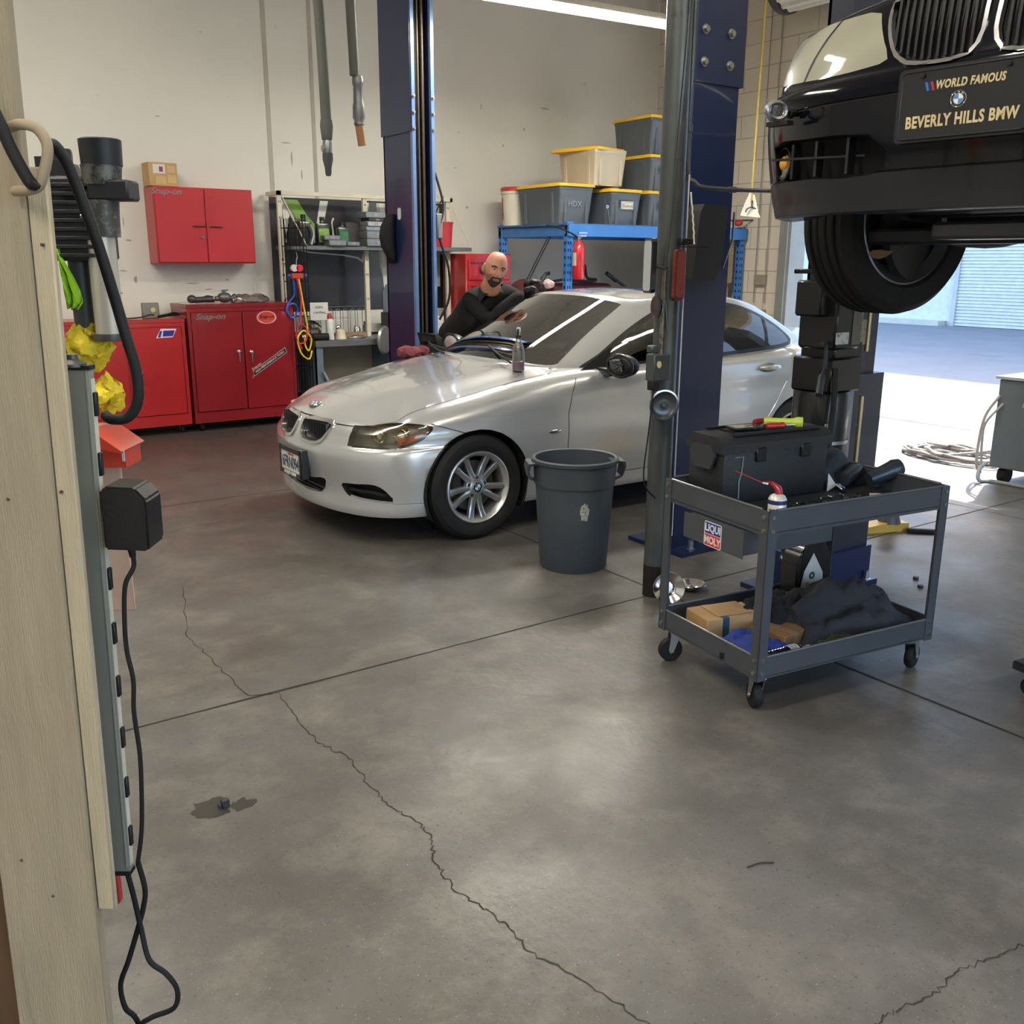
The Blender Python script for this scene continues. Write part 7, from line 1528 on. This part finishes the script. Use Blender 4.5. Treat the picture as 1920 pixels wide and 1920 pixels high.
bm=B();b2(bm,-1.19,-1.16,.18,.21,0,1.68);b2(bm,-1.18,-.86,.18,.21,1.64,1.68);b2(bm,-.90,-.87,.09,.19,1.64,1.68);b2(bm,-1.40,-1.15,.18,.26,0,.03);ob('stand_pole',bm,M('pole_dark','232426',.5,.3),t)
bm=B();prism(bm,[(-.905,1.60),(-.889,1.60),(-.868,1.40),(-.876,1.40)],mat3((1,0,0),(0,0,1),(0,-1,0),(0,-.03,0)),.004);ob('edge_plate',bm,black,t)
t=left('green_cloth','bright green cloth strip hanging between the post and the pump','cloth',1.88,0,0);bm=B();rows=[]
for k,(z,w) in enumerate(((1.625,.004),(1.60,.010),(1.57,.018),(1.545,.026),(1.525,.030),(1.51,.020))): rows.append([V((-.872+.002*k+w*(i/6),.008*sin(i*1.9+k),z+.004*sin(i*2))) for i in range(7)])
grid(bm,rows);o=ob('cloth',bm,M('neon_green','8fc21c',.7),t);sm_=o.modifiers.new('s','SOLIDIFY');sm_.thickness=.003
ym2=M('yellow_cloth','d8bd2e',.9,nz=.12,bump=.6,bs=80)
for (b,z,w,h,l,sd_) in ((-.852,1.432,.045,.048,'yellow shop towels bunched behind the power strip top',3),(-.822,1.335,.026,.036,'tuft of yellow shop towel sticking out below the bunch',8)):
    t=left('yellow_towel',l,'towel',1.92,b,z);bm=B();ell(bm,(0,0,0),(w,.05,h),40,26);jit(bm,.022,28,sd_);jit(bm,.008,80,sd_);ob('towel',bm,ym2,t);bm=B();random.seed(sd_)
    for k in range(14):
        a=random.uniform(-.9,1.3);p=V((w*.8*cos(a),-.03,h*.8*sin(a)));cyl(bm,p,p+V((random.uniform(.004,.02),random.uniform(-.01,.01),random.uniform(-.01,.016))),.006,.001,n=5)
    ob('towel_fold',bm,ym2,t)
orr=M('red_orange','b83a26',.4,coat=.3)
t=left('red_bracket','red metal ledge sticking out from behind the power strip','bracket',1.9,0,0)
bm=B();prism(bm,[(-.84,1.275),(-.815,1.268),(-.772,1.236),(-.775,1.232),(-.84,1.245)],mat3((1,0,0),(0,0,1),(0,-1,0),(0,.06,0)),.12);b2(bm,-.84,-.782,-.02,.06,1.195,1.24);b2(bm,-.9,-.84,.0,.05,1.195,1.275);ob('ledge',bm,orr,t)
bm=B();cyl(bm,(-.773,-.05,1.236),(-.773,-.05,1.215),.003);ob('ledge_pin',bm,chrome,t)
t=left('storage_stand','tall pale wooden stand edge showing right of the power strip','stand',1.95,0,0)
bm=B();b2(bm,-1.3,-.825,0,.010,.86,1.222,.002);b2(bm,-1.3,-1.08,0,.1,0,.87);ob('stand_body',bm,M('pinkish_wood','b79b88',.7,nz=.1,dirt='d0c3a8',ds=2,dt=.6),t)
t=left('red_tool_handle','red tool handle end showing just below the power strip','tool',1.33,0,0);bm=B();b2(bm,-.75,-.638,0,.02,.583,.72,.004);b2(bm,-.75,-.70,-.11,.0,.66,.70);ob('handle_end',bm,redp,t)
# ================= FLOOR THINGS AT RIGHT =================
t=emp('yellow_stand','yellow low stand with a dark upright on the floor behind the tool cart','stand',(5.10,3.33,0),rad(-20))
ym=M('stand_yellow','c7a044',.45,coat=.2);bm=B();prism(bm,[(-.35,.0),(.16,.0),(.16,.05),(-.0,.06),(-.12,.04),(-.25,.13),(-.35,.13)],XZ((0,.05,0)),.1);ob('stand_base',bm,ym,t);bm=B();lathe(bm,[(0,.05),(.07,.05),(.05,.12),(.035,.22),(.06,.24),(.06,.26),(0,.26)],o=(.05,0,0),n=24);ob('stand_post',bm,M('post_dark','4b4c4f',.5,.3),t)
t=emp('rubber_mat_strip','short dark bar lying on the floor beside the yellow stand','bar',(5.21,3.19,0),rad(-45));bm=B();b2(bm,-.03,.15,-.02,.02,0,.028,.008);ob('bar',bm,dark,t)
t=emp('lift_arm','dark low lift arm end lying on the floor behind the cart front leg','lift arm',(3.52,2.86,0),rad(15));bm=B();b2(bm,-.25,.0,-.05,.05,.0,.05,.008);lathe(bm,[(0,.05),(.04,.05),(.03,.085),(.035,.10),(0,.10)],o=(-.12,0,0),n=18);ob('arm',bm,M('arm_dark','2b2c30',.5,.3),t)
# welding machine and hose at the right frame edge
t=emp('shop_machine','tall grey machine cabinet at the right edge of the picture','machine',(7.25,3.42,0),rad(0))
mg=M('machine_grey','6b7174',.45,.2,.1,4,dirt='6a5556',ds=3,dt=.62)
bm=B();b2(bm,-.3,.6,-.55,.28,.12,.78,.01);ob('machine_body',bm,mg,t);bm=B();b2(bm,-.32,.62,-.57,.30,.78,.80);ob('machine_top',bm,M('top_pale','b9bcbb',.3,.3),t);bm=B();b2(bm,-.15,.45,-.4,.155,.8,2.4,.01);ob('machine_tower',bm,mg,t)
for y in (-.4,.2): bm=B();lathe(bm,[(0,-.03),(.06,-.03),(.06,.03),(0,.03)],o=(-.2,y,.06),ax=(0,1,0),n=24);ob('machine_wheel',bm,dark,t)
bm=B();tube(bm,[(-.31,.29,.15),(-.36,.31,.10),(-.38,.29,.02),(-.30,.2,.015),(-.3,-.3,.015)],.014,8,5);ob('base_tube',bm,M('tube_pale','9b9c9b',.4,.4),t)
hm_=M('hose_pale','a8a29f',.5)
t=emp('air_hose','coil of pale hose lying in the sunlit bay, one end rising onto the grey machine','hose',(7.65,4.30,0))
pts=[];random.seed(5)
for i in range(88):
    a=i*2*pi/16+.4;r=.33+.10*sin(i*.37)+.05*random.uniform(-1,1);q=V((.25*cos(a)*1.0*r/.33*.9,r*sin(a)*1.15,.012+.010*(i//16)+.008*(i%3)));pts.append(q)
pts+= [V((.2,-.25,.10)),V((-.1,-.48,.22)),V((-.45,-.68,.42)),V((-.72,-.82,.62)),V((-.75,-1.0,.74))]
bm=B();tube(bm,pts,.012,8,4);ob('hose_coil',bm,hm_,t)
bm=B();tube(bm,[(-.70,-.62,.66),(-.72,-.54,.5),(-.73,-.52,.3),(-.72,-.52,.12),(-.70,-.55,.06)],.011,8,5);tube(bm,[(-.70,-.65,.60),(-.74,-.56,.45),(-.74,-.55,.3),(-.72,-.56,.1)],.009,8,5);ob('hose_loop',bm,hm_,t)
t=emp('floor_dolly','dark low dolly corner with a caster at the right picture edge','dolly',(3.52,1.50,0),rad(-8));bm=B();b2(bm,-.05,.6,-.5,.16,.10,.135,.006);ob('dolly_deck',bm,M('dolly_dark','2e3137',.5,.3),t)
for x,y in ((.0,.10),(.5,.10),(.0,-.42),(.5,-.42)): bm=B();lathe(bm,[(0,-.014),(.034,-.014),(.038,-.01),(.038,.01),(.034,.014),(0,.014)],o=(x,y,.038),ax=(1,.2,0),n=22);b2(bm,x-.022,x+.022,y-.02,y+.02,.05,.10);ob('caster',bm,dark,t)
# small litter
t=emp('bolt_scrap','small metal scrap standing on the oil spot in the foreground','scrap',(.745,2.585,0));bm=B();b2(bm,-.012,.012,-.010,.010,0,.028,.003);b2(bm,-.02,.0,-.004,.012,.0,.012);ob('scrap',bm,sp,t)
t=emp('leaf_twig','thin brown twig lying on the bare floor right of the long crack','twig',(1.86,1.47,.003),rad(-20));bm=B();tube(bm,[(-.04,0,0),(0,.006,.002),(.04,.0,0)],.0022,5,3);ob('twig',bm,M('twig_brown','3b2f27',.8),t)
for k,(x,y,l) in enumerate(((5.05,2.60,'dark nut on the sky-lit floor, farther of two'),(5.0,2.35,'dark nut on the sky-lit floor, nearer of two'))):
    t=emp('floor_nut',l,'nut',((4.43,2.66,0),(4.33,2.57,0))[k]);bm=B();cyl(bm,(0,0,0),(0,0,.014),.016,n=6);ob('nut',bm,M('nut_dark','3c3634',.5,.4),t)
# spray bottle on the bonnet
CMt=Matrix.Translation(CARO)@Matrix.Rotation(CARR,4,'Z')
t=emp('spray_bottle','clear spray bottle with pink liquid standing on the silver bonnet','spray bottle',(0,0,0))
bx,by,bz_=1.235,-.60,.948
t.location=CMt@V((bx,by,bz_));t.rotation_euler=(0,0,rad(50))
bm=B();lathe(bm,[(0,0),(.036,0),(.039,.006),(.039,.12),(.034,.145),(.018,.175),(.015,.20),(0,.20)],n=28);ob('bottle_body',bm,glassy('bottle_haze','cfcfcc',.10,.35),t)
bm=B();lathe(bm,[(0,.004),(.0365,.004),(.0365,.055),(0,.055)],n=28);ob('pink_liquid',bm,M('liquid_pink','b565a4',.2,nz=0,coat=.5),t)
bm=B();lathe(bm,[(.0,.198),(.0185,.198),(.0185,.216),(0,.216)],n=20);ob('bottle_collar',bm,black,t)
bm=B();b2(bm,-.028,.022,-.011,.011,.232,.262,.004);cyl(bm,(0,0,.214),(0,0,.24),.010);ob('trigger_head',bm,M('head_clear','b9bbb6',.4),t);bm=B();tube(bm,[(-.025,0,.255),(-.05,0,.25),(-.045,0,.215),(-.04,0,.20)],.006,6,4);ob('trigger',bm,black,t)
t=emp('shop_cloth','dark red rag bunched at the far rear corner of the silver bonnet','cloth',tuple(CMt@V((1.18,.66,.955))),0);bm=B();ell(bm,(0,0,.01),(.13,.07,.045),26,14);jit(bm,.035,14,6);jit(bm,.012,40,2);ob('fabric',bm,M('rag_maroon','6a2f36',.9,nz=.2,bump=.5),t)
# ================= PERSON =================
def P3(u,v,z): return CMt@V((u,-v,z))       # car frame: v>0 near side
person=emp('person','bald bearded man in a black long-sleeved shirt leaning on the silver car roof','person',tuple(P3(1.95,-1.25,0)))
pl_=person.location.copy()
def LPp(u,v,z): return P3(u,v,z)-pl_
skinm=M('skin','b07e66',.5,nz=.08,ns=14,bump=.05);skinm.node_tree.nodes['Principled BSDF'].inputs['Subsurface Weight'].default_value=.08
shirt=M('shirt_black','0d0d10',.85,nz=.2,ns=5,bump=.35,bs=50);pants=M('trousers_dark','1d2026',.8,bump=.3);glv=M('nitrile_glove','26272c',.4,nz=.15,bump=.2,bs=60,coat=.2)
def skinned(name,verts,edges,radii,m,parent,sub=2,root=0,flat=None):
    me=bpy.data.meshes.new(name);me.from_pydata([tuple(v) for v in verts],edges,[]);o=bpy.data.objects.new(name,me);COL.objects.link(o)
    md=o.modifiers.new('skin','SKIN');md.use_smooth_shade=True
    for i,r in enumerate(radii):
        me.skin_vertices[0].data[i].radius=(r if isinstance(r,tuple) else (r,r));me.skin_vertices[0].data[i].use_root=(i==root)
    o.modifiers.new('sub','SUBSURF').levels=sub;o.modifiers['sub'].render_levels=sub
    bpy.context.view_layer.update();dg=bpy.context.evaluated_depsgraph_get();nm=bpy.data.meshes.new_from_object(o.evaluated_get(dg));bpy.data.objects.remove(o)
    nm.materials.clear();nm.materials.append(m)
    for p in nm.polygons:p.use_smooth=True;p.material_index=0
    n=bpy.data.objects.new(name,nm);COL.objects.link(n);n.parent=parent;return n
# joints (car frame u,v,z)
J=dict(pel=(1.90,-1.42,.93),sp=(1.95,-1.28,1.06),ch=(2.0,-1.0,1.25),neck=(1.97,-.83,1.425),
 shF=(2.18,-.93,1.37),shN=(1.87,-.96,1.315),elF=(2.40,-.90,1.24),wrF=(2.21,-.68,1.455),elN=(1.96,-.86,1.15),wrN=(2.17,-.70,1.365),
 hpL=(1.80,-1.42,.90),hpR=(2.0,-1.42,.90),knL=(1.76,-1.36,.49),knR=(2.04,-1.36,.49),anL=(1.72,-1.44,.09),anR=(2.06,-1.44,.09))
def jj(*n): return [LPp(*J[x]) for x in n]
vs=jj('pel','sp','ch','neck','shF','shN','elF','wrF','elN','wrN')
ed=[(0,1),(1,2),(2,3),(2,4),(2,5),(4,6),(6,7),(5,8),(8,9)]
skinned('shirt',vs,ed,[.15,.15,.155,.075,.085,.085,.060,.045,.062,.048],shirt,person,2)
vs=jj('pel','hpL','hpR','knL','knR','anL','anR');skinned('trousers',vs,[(0,1),(0,2),(1,3),(2,4),(3,5),(4,6)],[.15,.105,.105,.075,.075,.055,.055],pants,person,2)
for s in ('anL','anR'):
    a=LPp(*J[s]);bm=B();ell(bm,a+V((0,-.05,-.045)),(.05,.14,.048),16,10);o=ob('shoe',bm,black,person,smooth=True)
# ---- head: built in a local frame, x right (face's left side on screen right), y = out of the face, z up
def head():
    N,Mv=48,40;bm=B();rows=[]
    for j in range(Mv+1):
        ph=-pi/2+pi*j/Mv;row=[]
        for i in range(N):
            th=2*pi*i/N;cp_=max(0,cos(ph))**(.74 if ph>0 else 1);x=cp_*sin(th);y=cp_*cos(th);z=sin(ph)
            X_,Y_,Z_=x*.076,y*.094,z*(.110 if z>0 else .120)
            # jaw narrowing and chin
            if z<0: k=1-.28*(-z)**1.4;X_*=k;Y_*=(1-.12*(-z));Y_+=.022*(-z)**1.5*(1 if y>0 else .3)
            if y<0: Y_*=1.03
            g=lambda cx,cz,sx_,sz_:math.exp(-((X_-cx)/sx_)**2-((Z_-cz)/sz_)**2)*(1 if y>0 else 0)
            Y_+=.026*g(0,-.026,.012,.020)+.012*g(0,-.005,.008,.03)       # nose
            Y_+=.010*g(-.010,-.034,.008,.008)*1+.010*g(.010,-.034,.008,.008)
            Y_-=.012*g(-.030,.002,.016,.011)+.012*g(.030,.002,.016,.011)  # eye sockets
            Y_+=.006*g(-.030,.022,.022,.007)+.006*g(.030,.022,.022,.007)  # brows
            Y_+=.006*g(-.045,-.022,.018,.016)+.006*g(.045,-.022,.018,.016)# cheeks
            Y_+=.007*g(0,-.058,.020,.006)+.006*g(0,-.070,.018,.006)-.004*g(0,-.064,.024,.002) # lips
            Y_+=.010*g(0,-.098,.020,.014)                                 # chin
            row.append(V((X_,Y_,Z_)))
        rows.append(row)
    grid(bm,rows,closed=True);bmesh.ops.remove_doubles(bm,verts=bm.verts,dist=.0004)
    return bm
hp=P3(1.935,-.72,1.548)-pl_
# face looks at the camera, head tilted
to=(V((0,0,1.603))-P3(1.935,-.72,1.548));fy=to.normalized()
fy=(Matrix.Rotation(rad(14),3,'Z')@fy);fz0=V((0,0,1));fx=fy.cross(fz0).normalized()*1;fz=fx.cross(fy).normalized()
tilt=Matrix.Rotation(rad(-12),3,fy);fx=tilt@fx;fz=tilt@fz
pit=Matrix.Rotation(rad(-8),3,fx);fy=pit@fy;fz=pit@fz
HM=Matrix((fx,fy,fz)).transposed().to_4x4();HM.translation=hp
HM=HM@Matrix.Scale(1.12,4)
hb=head();warp(hb,lambda p:HM@p)
# neck in the same mesh (the body stays one continuous form under the shirt)
n0=LPp(1.965,-.84,1.40);n1=HM@V((0,-.012,-.06));rows=[]
for k in range(7):
    t_=k/6;c=n0.lerp(n1,t_);x,y,_=frame(n1-n0);rows.append([c+(x*cos(2*pi*i/20)+y*sin(2*pi*i/20))*(.078-.016*t_) for i in range(20)])
grid(hb,rows,closed=True,capends=True)
for s in (-1,1):
    vs_=ell(hb,(0,0,0),(.012,.020,.032),12,10)
    for v in vs_: v.co=HM@(V((s*.077,-.008,-.008))+v.co)
body_=ob('body',hb,skinm,person,smooth=True)
bd=M('beard_hair','2b211e',.9,nz=.3,ns=60,bump=.6,bs=200)
def facepatch(nm,fn,m,off=.002):
    b=head();keep=[f for f in b.faces if fn(f.calc_center_median())]
    bmesh.ops.delete(b,geom=[f for f in b.faces if f not in set(keep)],context='FACES')
    for v in b.verts: v.co+=v.co.normalized()*off
    warp(b,lambda p:HM@p);return ob(nm,b,m,person,smooth=True)
facepatch('beard',lambda c:c.y>.03 and ((c.z<-.072 and abs(c.x)<.040) or (-.095<c.z<-.045 and .022<abs(c.x)<.034) or (-.053<c.z<-.043 and abs(c.x)<.032) or (abs(c.x)<.012 and -.085<c.z<-.070)),bd,.0035)
facepatch('stubble',lambda c:c.y>-.02 and c.z<-.035 and abs(c.x)>.036 and c.z<-.02-.25*max(0,c.y-.02),M('stubble_shadow','83604f',.8,nz=.2,ns=90),.0008)
for s in (-1,1):
    bm=B();tube(bm,[V((s*.014,.094,.017)),V((s*.03,.091,.023)),V((s*.048,.076,.017))],lambda q:.0048-.002*abs(q-.4),6,4);warp(bm,lambda p:HM@p);ob('eyebrow',bm,bd,person)
    bm=B();ell(bm,(s*.030,.0775,.003),(.0125,.006,.0062),14,10);warp(bm,lambda p:HM@p);e_=ob('eye',bm,M('eye_white','b9aea6',.3),person);bm=B();ell(bm,(s*.030-.001,.0815,.003),(.0055,.003,.0055),12,8);warp(bm,lambda p:HM@p);ob('iris',bm,M('iris_dark','1c120e',.2,coat=1),e_)
    bm=B();tube(bm,[V((s*.017,.081,.004)),V((s*.03,.0845,.0105)),V((s*.044,.076,.004))],.0022,6,4);warp(bm,lambda p:HM@p);ob('eyelid',bm,skinm,person)
bm=B();tube(bm,[V((-.019,.091,-.063)),V((-.008,.099,-.062)),V((0,.1,-.0635)),V((.008,.099,-.062)),V((.019,.091,-.063))],.0032,6,3);tube(bm,[V((-.015,.093,-.070)),V((0,.1,-.071)),V((.015,.093,-.070))],.0036,6,3);warp(bm,lambda p:HM@p);ob('lips',bm,M('lips','8a5448',.5),person)
# ---- gloved hands resting on the roof edge
def hand(nm,w,d,up,side,curl):
    d=V(d).normalized();up=V(up).normalized();s=d.cross(up).normalized()*side;w=V(w)
    vs=[w,w+d*.045,w+d*.085];ed=[(0,1),(1,2)];rd=[(.030,.022),(.040,.022),(.040,.018)]
    def add(chain,r0):
        b=len(vs);
        for k,p in enumerate(chain): vs.append(p);rd.append(r0*(1-.12*k))
        ed.append((chain_root,b));
        for k in range(len(chain)-1): ed.append((b+k,b+k+1))
    chain_root=2
    for k,(off,L_) in enumerate(((-.030,.075),(-.010,.085),(.011,.080),(.031,.062))):
        p=w+d*.088+s*off;ch=[p];a=rad(curl+6*k);dd=d
        for q in range(3):
            dd=(d*cos(a*(q+1)*.8)-up*sin(a*(q+1)*.8)).normalized();ch.append(ch[-1]+dd*L_*(.42,.33,.25)[q])
        add(ch,.0098)
    chain_root=1
    p=w+d*.035-s*.040;add([p,p+(d*.7-s*.7).normalized()*.035,p+(d*.9-s*.55).normalized()*.065-up*.008],.0115)
    return skinned(nm,vs,ed,rd,glv,person,2,0)
roofz=1.40
hand('glove',LPp(2.215,-.675,1.46),P3(2.30,-.56,1.44)-P3(2.21,-.675,1.46),V((0,0,1)),1,40)
hand('glove',LPp(2.175,-.69,1.38),P3(2.24,-.58,1.43)-P3(2.175,-.69,1.38),V((0,0,1)),-1,38)
t=emp('wiping_cloth','crumpled white and pink cloth held in the gloved hands on the roof','cloth',tuple(P3(2.315,-.555,1.435)));bm=B();ell(bm,(0,0,0),(.045,.045,.035),22,14);jit(bm,.015,26,5);ob('cloth',bm,M('cloth_pinkgrey','b09a9a',.8,nz=.3,ns=30),t)
